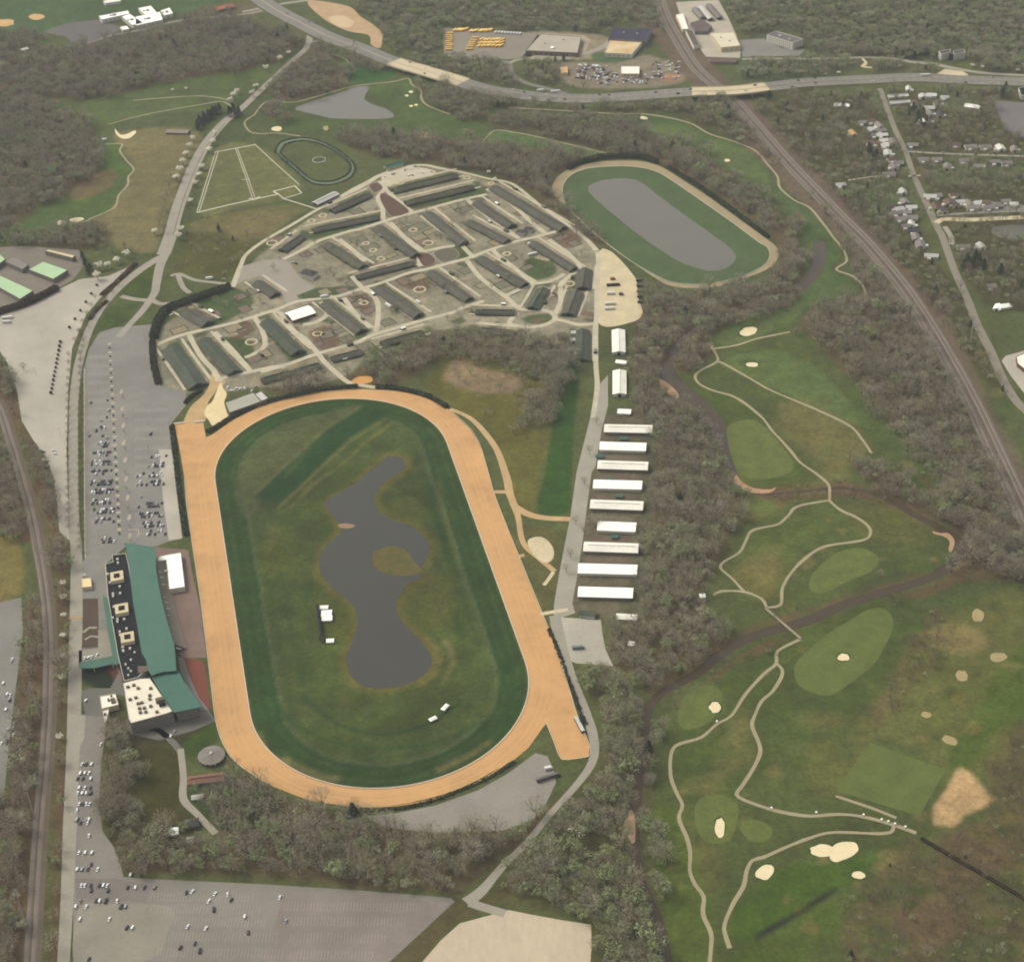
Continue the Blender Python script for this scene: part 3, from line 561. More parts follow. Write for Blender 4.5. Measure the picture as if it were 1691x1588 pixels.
sheet('pond', Z('270 700 360 665 480 625 600 590 620 572 740 565 715 640 770 680 850 705 905 745 880 768 720 775 500 768 400 745 290 720', 420, 0, 3.9326), POND_L, .06, smooth=6)
# creek
cr = S('1352,398 1352,420 1345,450 1318,478 1275,497 1220,512 1150,540 1112,578 1100,606 1118,640 1150,668 1182,700 1196,740 1210,778 1228,806 1262,816 1320,812 1400,806 1460,822 1510,850 1552,872 1584,896 1580,924 1545,950 1500,966 1440,984 1390,1000 1330,1026 1270,1042 1210,1066 1150,1112 1095,1142 1070,1176 1060,1240 1052,1310 1048,1380 1054,1440 1072,1490 1094,1545 1112,1680')
ribbon('creek', cr, [16, 18, 17, 12, 9, 8, 8, 10, 14, 22, 26, 24, 18, 10, 7, 5, 5, 6, 9, 10, 11, 11, 11, 12, 13, 13, 12, 11, 10, 9, 9, 9, 9, 9, 9, 9, 9], CREEK, .05, step=9)
for nm, pts in (('sand_bank', S('1216,784 1226,796 1246,806 1272,808 1282,804 1272,813 1246,814 1224,806 1212,794')), ('sand_bank', Z('1095 380 1150 395 1195 392 1235 430 1238 470 1215 520 1200 500 1208 450 1170 415 1110 400', 1261, 780, 3.9326)), ('sand_bank', Z('775 610 800 620 815 700 812 820 795 828 740 730 745 680 770 660', 840, 1180, 3.893)), ('sand_bank', Z('980 930 1040 960 1100 1020 1098 1055 1060 1040 1000 990', 840, 390, 3.9326))):
    sheet(nm, pts, M('creek_sand', C(186, 152, 120), var=.16, scale=.1, fine=.6, fvar=.1), .10, smooth=4)

# ------------------------------------------------------------------ roads, lots and yards
ribbon('avenue', S('512,58 505,80 478,105 440,140 400,178 370,202 342,235 320,275 303,318 291,352 281,390 270,420'), [12, 11, 11, 11, 12, 15, 17, 19, 19, 19, 19, 20], ROADM, .08)
ribbon('avenue_median', S('372,203 344,238 324,276 307,318 296,352 286,388'), 1.6, M('median_grass', C(130, 126, 96)), .11)
ribbon('avenue', S('276,412 264,440 258,470 255,484 236,512 212,538 196,556'), [16, 13, 12, 11, 10, 9, 9], ROADM, .085)
ribbon('avenue_link', S('200,489 222,494 245,496'), 8, ROADM, .09); ribbon('avenue_link', S('252,496 266,502 284,500'), 8, ROADM, .09)
ribbon('service_road', S('272,422 246,436 216,458 190,482 165,512 146,548 130,600 123,650 121,700 121,780 122,870 126,905 126,1000 124,1100 122,1200 118,1300 114,1400 110,1500 98,1700'), [14, 12, 11, 11, 11, 11, 11, 11, 11, 12, 12, 13, 13, 13, 12, 12, 11, 10, 10], ROADM, .09)
sheet('overflow_lot', S('178,456 132,461 97,478 40,504 -20,528 -20,574 0,580 13,601 28,644 36,695 56,728 76,754 89,790 94,831 98,877 114,892 118,880 112,820 110,746 113,640 119,575 142,520 178,478 205,450 215,440'), ASPH_P, .06)
sheet('parking_lot', S('189,541 258,535 253,563 249,575 252,606 264,637 282,640 308,648 306,670 283,699 286,720 290,790 295,831 301,889 278,894 258,902 208,902 176,930 179,990 186,1078 164,1068 162,988 136,988 134,970 150,968 150,954 134,952 132,932 141,922 141,882 139.5,780 139,644 139,609 146,578 164,549'), ASPH, .06)
sheet('lot_apron', S('262,742 283,742 294,830 301,889 279,892 270,830'), ASPH_P, .09)
sheet('lower_lot', S('141,1180 139,1218 128,1240 126,1270 123,1360 121,1462 121,1610 620,1610 643,1588 751,1488 745,1482 600,1470 431,1459 231,1450 204,1447 200,1432 188,1398 170,1373 164,1334 167,1257 175,1206 178,1180'), M('lower_lot_asphalt', C(144, 138, 127), var=.17, scale=.012, fine=.2, fvar=.06), .06)
sheet('lot_patch', S('470,1470 600,1476 742,1490 640,1588 600,1610 430,1610'), M('lot_patch_red', C(146, 136, 126), var=.17, scale=.02, fine=.2, fvar=.05), .085)
sheet('lot_patch', S('124,1450 190,1450 250,1462 240,1490 126,1482'), M('lot_patch_dim', C(136, 130, 121), var=.1), .087)
sheet('lot_patch', S('130,1500 180,1492 283,1498 276,1540 262,1575 200,1600 126,1600'), M('lot_patch_asphalt', C(155, 148, 132), var=.14, scale=.02, fine=.3, fvar=.06), .09, smooth=10)
sheet('lower_road', S('128,1240 139,1218 141,1180 132,1180 126,1240 122,1300 122,1400 125,1330'), ROADM, .10)
sheet('gravel_lot', S('690,1610 697,1588 728,1552 759,1524 800,1513 840,1502 880,1510 930,1519 976,1526 977,1560 973,1610'), M('pale_gravel', C(204, 188, 160), var=.10, scale=.02, fine=.25, fvar=.06, streak=(1, .35, 1)), .06)
sheet('south_lot', S('600,1347 650,1343 720,1329 790,1304 840,1276 884,1243 904,1248 915,1272 918,1292 900,1330 878,1354 830,1371 720,1374 640,1367'), M('south_lot_asphalt', C(156, 150, 137), var=.10, scale=.03, fine=.3, fvar=.06), .06)
sheet('west_lot', S('-20,1000 35,986 38,1040 28,1120 18,1200 8,1300 -20,1330'), ASPH, .06)
sheet('east_lot', S('926,1019 992,1023 995,1047 1000,1072 1013,1100 1003,1098 952,1095 940,1090'), ASPH_P, .09)
sheet('barn_apron', S('982,644 1004,619 1004,670 994,708 983,771 977,780 970,831 962,894 952,958 945,996 950,1012 926,1020 913,1034 915,996 926,933 942,851 952,780 966,724 978,676'), M('apron_asphalt', C(172, 166, 148), var=.10, scale=.03, fine=.35, fvar=.06), .06)
ribbon('perimeter_road', S('986,414 988,432 986,470 985,520 984,545 984,600 986,640 979,690'), 6, LANE, .10)
ribbon('perimeter_road', S('916,1016 926,1062 944,1118 964,1168 978,1208 982,1240 974,1266 950,1298 912,1340 872,1388 830,1430 796,1470 770,1490'), [11, 12, 10, 9, 9, 9, 8, 7, 6, 6, 6, 8, 12], ROADM, .10)
ribbon('lot_link', S('775,1490 800,1498 834,1508'), 8, ROADM, .11)
ribbon('perimeter_road', S('384,474 398,437 407,420 434,399 479,373 528,344 580,316 608,301 627,290 656,280 680,274 703,273 727,278 760,284 778,288 806,295 838,301 857,311 894,341 937,371 970,397 986,415'), [8, 7, 6, 6, 6, 6, 6, 8, 12, 9, 8, 7, 6, 5, 5, 5, 5, 5, 5, 5, 6, 8], LANE, .10)
for q in ('620,640 596,636 575,631 556,616 537,599 523,581 505,561 485,546 468,525 463,517 449,514', '361,630 368,624 413,614 450,606 473,602 521,585 556,575 587,566 616,553 656,541 696,529 728,521 747,516 770,506 799,497', '430,518 452,513 474,504 495,497 531,493 562,488 592,478 620,470 644,462 674,451 710,443 751,432 771,427 814,411 855,398 886,391 932,378',
          '468,428 500,412 523,399 547,391 580,381 596,378 632,366 661,357 680,352 703,346 739,336 771,328 804,321', '632,366 632,346 624,327 636,311 627,299', '636,311 641,317 663,336 680,350', '804,312 832,328 855,345 875,365 900,385', '771,330 804,356 835,378 857,394', '696,356 727,380 760,403 768,411 783,426',
          '771,430 789,454 800,464 819,479 835,490 854,507 865,511 901,513 913,518 916,527 901,536 875,540 848,537 841,532 854,516', '790,533 820,536 848,537', '916,527 932,530 957,536 984,534', '917,518 926,496 926,470 938,458 957,440 941,422 937,417 906,396', '880,468 850,443 821,420 814,412', '835,488 860,477 881,469 911,464 932,452',
          '257,570 291,556 333,545 374,536 416,524 450,513', '312,553 333,590 354,613 361,630', '354,548 382,576 413,612', '420,523 434,548 437,571 416,586 404,590', '600,478 616,488 624,503 624,530 620,548', '568,492 587,518 612,541', '500,536 522,532 540,518 531,498', '581,456 597,474', '560,395 584,414 602,432', '644,367 667,391 689,411 703,414 733,408 751,406', '689,414 694,440', '430,614 470,604'):
    ribbon('stable_lane', S(q), 6.8, LANE, .09 + .002 * random.random(), step=6)
pn = random.Random(4)
for x, y in S('505,420 530,413 577,407 592,396 612,408 660,374 690,374 692,392 738,374 736,342 766,346 722,466 746,470 690,458 668,464 668,508 640,532 590,502 574,496 612,512 540,552 562,546 536,482 582,468 566,480 400,545 386,542 424,592 438,584 440,562 320,506 350,520 396,490 842,427 870,442 830,470 848,482 800,470 772,446 906,486 926,482 640,582 604,572 572,560 472,406 456,396 912,386 928,392 948,402 700,400 712,382 612,430 646,422 820,400 804,384 860,352 884,366 742,318 700,330 590,350 560,366 480,560 520,570 380,592 360,560 296,545 420,480 404,510'):
    w0 = P(x, y); t = .58 + pn.uniform(-.08, .08); u = np.array([math.cos(t), math.sin(t)]); v = np.array([-u[1], u[0]]); lx, ly = pn.uniform(6, 11), pn.uniform(4.5, 9); c0 = np.array([w0.x, w0.y]); R4 = lambda a_, b_: [c0 - u * a_ - v * b_, c0 + u * a_ - v * b_, c0 + u * a_ + v * b_, c0 - u * a_ + v * b_]
    sheet('pen_verge', R4(lx + 1.6, ly + 1.6), M('pen_verge_grass', C(88, 94, 70), var=.25, scale=.2), .045, world_pts=True, occ=False)
    sheet('pen', R4(lx, ly), pn.choice((M('pen_gravel', C(134, 118, 104), var=.3, scale=.3, fine=1.2, fvar=.25), M('pen_grey', C(132, 126, 108), var=.3, scale=.3, fine=1.2, fvar=.25), M('pen_straw', C(156, 144, 116), var=.25, scale=.3, fine=1.2, fvar=.2))), .055, world_pts=True, occ=False)
for lab, q0, q1, w in BARNS:
    A, B = PA([q0, q1]); dd = (B - A) / np.linalg.norm(B - A); nn = np.array([-dd[1], dd[0]])
    if np.linalg.norm(B - A) > 45:
        for sg in (1,) if pn.random() < .6 else (1, -1): ribbon('barn_lane', np.array([A - dd * 8 + nn * sg * (w * .62 + 5.5), (A + B) / 2 + nn * sg * (w * .62 + 5), B + dd * 8 + nn * sg * (w * .62 + 5.5)]), [3.2, 4.4, 3.4], LANE, .075 + .003 * pn.random(), world_pts=True, step=10)
sheet('stable_lot', S('398,440 437,429 468,429 480,437 493,456 520,476 490,488 494,495 474,504 465,482 447,464 430,456 404,462 388,472'), M('stable_lot_asphalt', C(166, 158, 142), var=.08, scale=.03, fine=.4, fvar=.06), .07)
sheet('stable_pad', S('630,292 660,279 690,276 720,284 700,292 670,297 650,304 640,308'), LANE, .085, smooth=4)
for q, m in (('690,422 706,418 719,428 714,437 700,440', 'planted_island_soil'), ('716,418 734,410 750,411 758,420 748,430 728,432', 'planted_island_grey'), ('627,324 638,320 674,346 668,354 646,357 634,342', 'planted_island_soil'), ('609,306 624,302 632,311 618,318', 'planted_island_soil')):
    sheet('planted_island', S(q), M(m, C(112, 94, 84) if 'soil' in m else C(116, 112, 96), var=.25, scale=.25), .13, smooth=3)
    ribbon('island_kerb', S(q), .7, M('pale_kerb', C(190, 180, 154)), .15, closed=True, step=3)
ribbon('gate_drive', S('282,456 296,452 320,462 350,466 380,470'), 6, ROADM, .085); ribbon('gate_drive', S('294,454 302,474 314,484'), 7, ROADM, .088)
sheet('truck_yard', S('990,415 1008,415 1028,433 1043,451 1051,464 1054,492 1061,517 1043,532 990,535 988,470'), YARD, .07, smooth=5)
sheet('works_yard', Z('640 380 700 480 660 600 700 760 720 850 520 1000 420 880 350 780 400 650 480 580 600 300', 300, 600, 9.394), M('works_yard_sand', C(236, 214, 166), var=.08, scale=.08), .11, smooth=4)
sheet('orange_dirt_pile_pad', S('580,629 592,622 612,622 614,630 598,634 584,633'), M('orange_dirt', C(222, 168, 106), var=.08), .13, smooth=3)
ribbon('track_side_road', S('743,675 776,690 801,715 822,746 837,790 842,815 855,851 860,882 868,902 891,922 916,943'), [5, 6, 7, 7, 8, 9, 8, 6, 6, 6, 6], DIRT_R, .09)
ribbon('track_side_road', S('846,832 870,848 900,855 941,857'), [7, 9, 8, 8], DIRT_R, .095)
sheet('dirt_pad', S('872,892 892,886 908,896 915,912 910,926 896,928 878,912'), YARD, .10, smooth=4)
ribbon('gap_lane', S('816,812 838,812'), 6, DIRT_R, .1); ribbon('gap_lane', S('852,920 866,916'), 5, DIRT_R, .1); ribbon('gap_lane', S('892,1014 914,1010 938,1006'), 5, YARD, .1); ribbon('gap_lane', S('898,966 906,956 914,944'), 4, YARD, .1)
ribbon('stand_drive', S('298,1236 303,1283 303,1319 326,1344 356,1376'), [6, 6, 7, 6, 6], ROADM, .08); ribbon('stand_drive', S('300,1246 290,1230 262,1206 226,1200'), 6, ASPH_D, .075)
ribbon('creek_trail', S('1060,560 1100,548 1160,530'), 3, M('trail', C(130, 118, 92)), .07)
# stand surroundings
sheet('stand_apron', S('256,903 311,908 318,950 330,1000 338,1060 341,1086 300,1086 290,1068 270,1000 262,960'), BRICKP, .08)
sheet('red_terrace', S('303,1087 329,1089 338,1097 345,1149 349,1172 343,1168 329,1152 315,1122'), REDP, .08)
sheet('terrace_walk', S('294,1085 304,1087 316,1122 330,1152 345,1172 330,1172 306,1127 298,1110'), ASPH, .07)
sheet('stand_forecourt', S('134,1070 162,1068 186,1080 200,1112 205,1150 190,1145 165,1150 168,1170 178,1182 141,1182 134,1140 150,1136 182,1136 196,1110 184,1090 130,1094 128,1080'), ASPH_D, .07)
sheet('plaza', S('162,1040 176,1040 188,1082 150,1090 130,1094 130,1074 162,1070'), M('plaza_concrete', C(158, 152, 136), var=.1), .09)
sheet('stand_court', S('205,1190 216,1198 286,1180 345,1172 356,1190 320,1206 262,1222 216,1212'), ASPH_D, .075)
sheet('planting_bed', S('137,989 162,989 162,1040 137,1040'), M('planting_mulch', C(104, 92, 82), var=.1), .10); sheet('planting_bed', S('136,1043 162,1043 161,1067 135,1070'), M('planting_mulch2', C(100, 90, 80), var=.12), .10)
ribbon('bed_walk', S('138,1044 148,1036 160,1036'), 3, ROADM, .12); ribbon('bed_walk', S('140,1056 150,1050 162,1052'), 2.5, ROADM, .12)
# upper town and industry
ribbon('ramp_road', S('787,100 820,101 840,104 846,122 866,136 903,146 934,155'), [7, 7, 9, 9, 10, 10, 9], HWYM, .08); ribbon('ramp_road', S('842,104 858,98 890,97 924,98 960,90 1000,76 1012,60'), [8, 7, 7, 7, 12, 14, 10], ROADM, .085)
sheet('bus_lot', S('731,46 861,53 900,60 878,94 842,98 771,97 733,92'), M('bus_lot_surface', C(150, 142, 126), var=.12, scale=.03), .06)
sheet('factory_yard', S('866,90 890,54 962,58 976,66 966,86 942,98 860,98'), M('factory_yard_surface', C(178, 164, 138), var=.1, scale=.03), .06)
sheet('factory_yard', S('1116,4 1186,0 1202,28 1224,76 1222,96 1166,94 1132,50'), M('factory_yard_surface2', C(190, 180, 160), var=.12, scale=.03), .06)
sheet('factory_yard', S('1222,66 1262,64 1290,80 1330,82 1320,92 1226,94'), ASPH, .07)
sheet('school_lot', S('69,53 112,38 163,33 203,46 178,61 150,71 122,76 109,61'), M('school_lot_asphalt', C(118, 114, 108), var=.08, scale=.02), .06)
ribbon('school_road', S('146,72 180,60 230,50 300,34 400,24 440,16'), 7, ROADM, .08)
ribbon('cross_road', S('400,20 430,14 470,6 512,0 560,-10'), 10, ROADM, .085)
sheet('warehouse_yard', S('-30,410 40,406 130,413 140,438 118,464 90,480 50,500 -30,520'), M('warehouse_yard_surface', C(140, 132, 118), var=.12, scale=.03), .06)
sheet('building_site', S('509,2 573,10 596,28 616,41 631,56 628,79 613,74 608,58 573,51 534,31'), M('site_sand', C(196, 166, 128), var=.14, scale=.05), .06, smooth=8)
sheet('site_pad', S('542,30 566,26 584,36 576,46 556,42'), M('site_pad_sand', C(214, 190, 150), var=.1), .09, smooth=5)
ribbon('town_road', S('1453,146 1477,211 1495,249 1510,292 1531,338 1548,376 1556,390 1576,446 1597,492 1614,537 1635,578 1655,624 1680,664 1720,700'), [8, 8, 8, 8, 8, 9, 10, 10, 10, 10, 11, 11, 11, 11], M('town_road_surface', C(150, 143, 126), var=.08), .08)
ribbon('concrete_road', S('1546,368 1560,362 1600,363 1640,361 1720,358'), [9, 11, 11, 11, 11], CONC, .09); ribbon('town_street', S('1548,356 1600,352 1720,347'), 6, ASPH, .085)
ribbon('town_street', S('1497,250 1566,254 1720,259'), 5.5, ROADM, .085); ribbon('town_street', S('1560,374 1570,390 1572,404'), 7, ROADM, .085)
ribbon('town_street', S('1400,298 1440,292 1480,290'), 3, LANE, .08); ribbon('town_street', S('1500,291 1520,290'), 4, LANE, .08)
ribbon('frontage_road', S('1226,98 1261,97 1363,97 1426,95 1477,97 1503,102 1541,106 1570,112 1604,118 1640,122 1720,126'), [7, 7, 7, 7, 8, 9, 12, 10, 9, 9, 9], ROADM, .08)
sheet('concrete_wedge', S('1543,124 1560,114 1590,118 1600,124 1570,128'), CONC, .10); ribbon('sand_drive', S('1424,97 1430,104 1425,110 1440,112'), [4, 5, 8, 5], CONC, .09)
sheet('clinic_drive', S('1654,596 1660,588 1691,579 1720,575 1720,660 1691,649 1668,619'), ASPH_P, .08); sheet('rail_yard_lot', S('1640,166 1700,170 1700,230 1660,215'), M('slate_lot', C(132, 126, 122)), .05)
sheet('shop_lot', S('1610,330 1700,340 1700,346 1612,348'), ASPH, .07); sheet('slate_lot', S('1640,376 1700,372 1700,394 1650,392'), M('slate_lot2', C(118, 116, 106)), .05, smooth=6)
# cart paths
for i, q in enumerate(('1322,1055 1284,1075 1282,1095 1261,1113 1231,1146 1208,1181 1184,1195 1158,1217 1125,1227 1112,1235 1107,1254 1108,1283 1117,1308 1127,1329 1121,1347 1125,1362 1135,1385 1140,1411 1139,1437 1148,1460 1162,1480 1161,1509 1174,1540 1174,1565 1170,1610',
    '1283,1096 1291,1104 1291,1116 1276,1141 1258,1157 1247,1180 1242,1198 1253,1226 1255,1244 1243,1270 1225,1298 1216,1311 1230,1321 1270,1335 1299,1342 1338,1347 1384,1344 1425,1348 1474,1361 1513,1375',
    '1476,1364 1474,1371 1456,1376 1376,1374 1338,1383 1299,1398 1261,1415 1243,1420 1233,1437 1228,1462 1210,1493 1197,1524 1197,1540 1205,1565', '1266,1003 1264,998 1257,988 1229,977 1191,976 1178,983', '1228,976 1209,955 1190,938 1196,927 1221,912 1232,892 1242,876 1270,869 1286,865 1302,851 1317,836 1368,826',
    '1370,827 1370,818 1368,800 1348,782 1322,764 1307,746 1291,728 1274,710 1257,688 1216,657 1178,645 1155,634 1148,621 1158,611 1184,597 1182,584 1173,570', '1184,597 1196,601 1237,624 1270,643 1312,661 1350,677 1403,703 1424,726 1439,748', '1177,576 1216,570 1247,560 1270,555 1304,548',
    '1369,826 1388,842 1414,854 1434,869 1437,882 1424,892 1363,902 1332,920 1307,945 1292,971 1289,998 1266,1003', '840,178 916,182 1018,188 1069,189 1135,202 1171,221 1209,233 1247,249 1268,272 1284,292 1288,310 1312,331 1337,343 1363,374 1376,392 1391,410 1398,431 1381,445 1408,456 1424,471 1430,487', '796,236 817,216 850,219 878,224 942,239 1003,254',
    '420,190 433,173 448,167 484,169 522,160 573,145 603,140 649,135 674,130 680,140 695,150 696,163 707,175 743,189', '420,190 404,202 412,217 430,221 458,220 496,225', '175,238 201,238 198,249 208,264 221,280 212,292 211,305 196,323 188,343 150,361 140,366 109,372 89,383', '178,206 242,189 331,173 366,168 382,176', '220,166 313,159 356,161 384,168',
    '486,118 510,104 545,90 570,98 584,112', '1380,1314 1440,1334 1480,1350')):
    ribbon('cart_path', S(q), [(3.3 if i < 10 else 2.8) * random.uniform(.8, 1.25) for _ in range(24)], PATHM, .11 + .003 * (i % 5), step=6)
# golf turf and sand
for nm, q, m in (('putting_green', Z('200 1260 260 1180 400 1060 560 960 680 890 780 885 840 950 830 1040 780 1140 720 1240 560 1370 430 1445 320 1430 220 1370', 1261, 780, 3.9326), GREEN), ('practice_tee', S('1436,1226 1562,1270 1518,1347 1380,1305'), GREEN), ('putting_green', S('1200,712 1212,698 1240,693 1262,704 1290,735 1310,765 1302,782 1270,790 1235,790 1212,766'), FAIR),
                 ('fairway', Z('300 700 350 620 480 520 640 490 750 560 700 640 560 700 400 780 310 770', 1261, 780, 3.9326), FAIR), ('putting_green', S('1120,1180 1130,1150 1160,1132 1186,1136 1192,1160 1174,1190 1140,1204 1124,1200'), FAIR), ('fairway', S('1148,1332 1160,1316 1190,1312 1218,1328 1216,1360 1206,1386 1176,1392 1156,1380 1148,1356'), FAIR),
                 ('putting_green', S('1222,1364 1240,1352 1268,1360 1276,1376 1262,1390 1240,1388 1226,1376'), FAIR), ('putting_green', S('1222,828 1240,822 1268,826 1284,838 1270,850 1240,850 1226,842'), FAIR)):
    sheet(nm, q, m, .07, smooth=0 if 'tee' in nm else 6, occ=True)
def blob(cx, cy, rx, ry, rot=0, n=14, jit=.12):
    return [(cx + rx * math.cos(t) * math.cos(rot) * k - ry * math.sin(t) * math.sin(rot) * k, cy + rx * math.cos(t) * math.sin(rot) * k + ry * math.sin(t) * math.cos(rot) * k) for t, k in [(2 * math.pi * i / n, 1 + jit * random.uniform(-1, 1)) for i in range(n)]]
LIP = M('bunker_lip_grass', C(84, 98, 58), var=.12)
for cx, cy, rx, ry, rot, m in ((1235, 547.5, 15, 7, -.25, SAND), (1242, 602, 10, 4, 0, SAND), (1393, 1085, 10, 6, 0, SAND), (1181, 1168, 10, 9, .2, SAND), (1189, 1366, 8, 16, 0, SAND), (1264, 1439, 16, 12, -.5, SAND), (1418, 1444.5, 12, 6, 0, SAND), (1359, 1404, 22, 10, 0, SAND), (1392, 1405, 25, 15, -.35, SAND), (1615, 1016, 11, 10, .3, SAND_D), (1649, 1085, 13, 8, 0, SAND_D),
                             (1588, 1116, 11, 9, .3, SAND_D), (1568, 1222, 13, 7, .4, SAND_D), (1530, 1180, 9, 5, .2, SAND_D), (102, 368, 8, 4, 0, SAND), (127, 363, 11, 4, -.1, SAND), (679, 152, 4, 2, 0, SAND), (671.6, 158, 3.4, 1.6, 0, SAND), (687, 173.5, 3, 1.6, 0, SAND), (679, 175.3, 3.6, 1.7, 0, SAND), (457, 213, 9, 4, 0, SAND), (538, 212, 4.5, 4, 0, SAND_D), (701, 223, 12, 5, .2, SAND_D), (1063, 195, 6.5, 2.6, .2, SAND), (1201, 265, 5, 2.4, 0, SAND), (60, 28, 13.5, 5, 0, M('ball_field_clay', C(212, 176, 122))), (8, 38, 16, 6, 0, MATS['ball_field_clay'])):
    sheet('bunker' if 'ball' not in m.name else 'ball_diamond', blob(cx, cy, rx, ry, rot), m, .13 if cx != 1392 else .16, smooth=3)
    if m is SAND and rx > 7: sheet('bunker_lip', blob(cx, cy - .6, rx + 2.5, ry + 2.4, rot, jit=.05), LIP, .10, smooth=3, occ=False)
sheet('bunker', S('190,213 198,222 208,222 222,216 224,220 214,228 202,229 192,222'), SAND, .13, smooth=3)
# paddock walks (white crushed stone), trotting ring
WALKM = M('white_stone_walk', C(216, 210, 184), var=.06)
for q, w in (('325,351 340,302 356,251', 1.2), ('329,350 344,303 360,252', 1.2), ('356,251 390,245 422,239', 2.2), ('420,238 456,271 494,305', 1.3), ('326,351 380,338 430,327 458,321', 2.6), ('458,321 452,316 487,307', 2.6), ('487,307 498,319 468,328 458,319', 1.8), ('468,328 494,336 522,345', 2.2), ('389,246 405,290 417,328', .9), ('392,246 408,289 421,327', .9), ('411,328 420,329 429,325', 2.6), ('399,297 412,296', 1.2)):
    p = PA(S(q)); 
    for a, b2 in zip(p[:-1], p[1:]):
        d = (b2 - a) / np.linalg.norm(b2 - a); ribbon('paddock_walk', np.array([a - d * .5, b2 + d * .5]), w, WALKM, .09 + .004 * random.random(), world_pts=True)
RING = Z('150 990 190 930 300 905 400 918 500 960 600 1030 640 1080 620 1140 540 1180 450 1192 360 1172 260 1090 200 1040', 420, 0, 3.9326)
ribbon('trotting_track', RING, 6.5, M('trotting_turf', C(126, 134, 102), var=.08), .08, closed=True)
# ------------------------------------------------------------------ highway on its embankment, with two concrete bridges
HP = S('270,-100 400,-20 453,15 496,38 542,61 598,81 649,102 700,117 750,132 801,147.5 850,155 891,160 967,163 1043,159 1132,152.5 1209,150 1267,143.7 1337,136 1439,131 1515,128 1592,132 1720,136 1900,144')
HZ = [1, 1, 1, 1, 2, 4, 7, 7, 7, 4, 2, 1, 1, 3, 8, 8, 8, 4, 1.5, 1, 1, 1, 1]
HW = 34.0
hp3 = crom(np.array([tuple(P(q[0], q[1], z)) for q, z in zip(HP, HZ)]), False, 10)
hpix = pix(hp3)
ho, _ = ribbon('highway', hp3, HW, HWYM, .3, world_pts=True, step=1e9)
onb = ((hpix[:, 0] > 646) & (hpix[:, 0] < 768)) | ((hpix[:, 0] > 1133) & (hpix[:, 0] < 1268))
l, r = strip(hp3, HW, .3); l2, r2 = l.copy(), r.copy()
d = np.gradient(hp3[:, :2], axis=0); d /= np.linalg.norm(d, axis=1)[:, None]; nrm = np.c_[-d[:, 1], d[:, 0]]
l2[:, :2] += nrm * (hp3[:, 2] * 1.8 + 1)[:, None]; r2[:, :2] -= nrm * (hp3[:, 2] * 1.8 + 1)[:, None]; l2[:, 2] = r2[:, 2] = 0
em = MB()
for i in range(len(hp3) - 1):
    if onb[i] and onb[i + 1]: continue
    em.quad(l[i], l[i + 1], l2[i + 1], l2[i]); em.quad(r[i + 1], r[i], r2[i], r2[i + 1])
    if onb[i] != onb[i + 1] or (not onb[i] and (onb[i - 1] if i else False)):
        em.quad(l2[i], l[i], r[i], r2[i]); em.quad(l2[i + 1], l[i + 1], r[i + 1], r2[i + 1])
    occ_poly(np.array([l2[i][:2], l2[i + 1][:2], l[i + 1][:2], l[i][:2]]), 1); occ_poly(np.array([r2[i][:2], r2[i + 1][:2], r[i + 1][:2], r[i][:2]]), 1)
tag(em.build('embankment', M('embankment_grass', C(104, 102, 76), var=.2, scale=.05)), kind='structure')
mk = MB(); slen = np.r_[0, np.cumsum(np.linalg.norm(np.diff(hp3[:, :2], axis=0), axis=1))]
def along(s, off, up_=0.0):
    x = np.interp(s, slen, hp3[:, 0]); y = np.interp(s, slen, hp3[:, 1]); z = np.interp(s, slen, hp3[:, 2]); i = min(max(np.searchsorted(slen, s), 1), len(slen) - 1)
    t = hp3[i, :2] - hp3[i - 1, :2]; t /= np.linalg.norm(t); n = np.array([-t[1], t[0]])
    return np.array([x + n[0] * off, y + n[1] * off, z + up_]), t
for off in (-11.5, -7.8, -4.1, 4.1, 7.8, 11.5):
    for s in np.arange(0, slen[-1] - 4, 12):
        a, t = along(s, off, .5); b2, _ = along(s + 4, off, .5); n = np.array([-t[1], t[0], 0]) * .15
        mk.quad(a - n, b2 - n, b2 + n, a + n)
for off in (-15.4, 15.4, -1.6, 1.6):
    for s in np.arange(0, slen[-1] - 10, 10):
        a, t = along(s, off, .5); b2, _ = along(s + 10, off, .5); n = np.array([-t[1], t[0], 0]) * .12
        mk.quad(a - n, b2 - n, b2 + n, a + n)
tag(mk.build('lane_markings', PAINT), kind='structure')
mbx = MB()
for s in np.arange(5, slen[-1] - 10, 10):
    a, t = along(s, 0); b2, _ = along(s + 10, 0); mbx.obox(a, b2, .6, a[2] + .3, a[2] + 1.2)
tag(mbx.build('median_barrier', CONC), 'long concrete barrier down the middle of the highway', 'barrier')
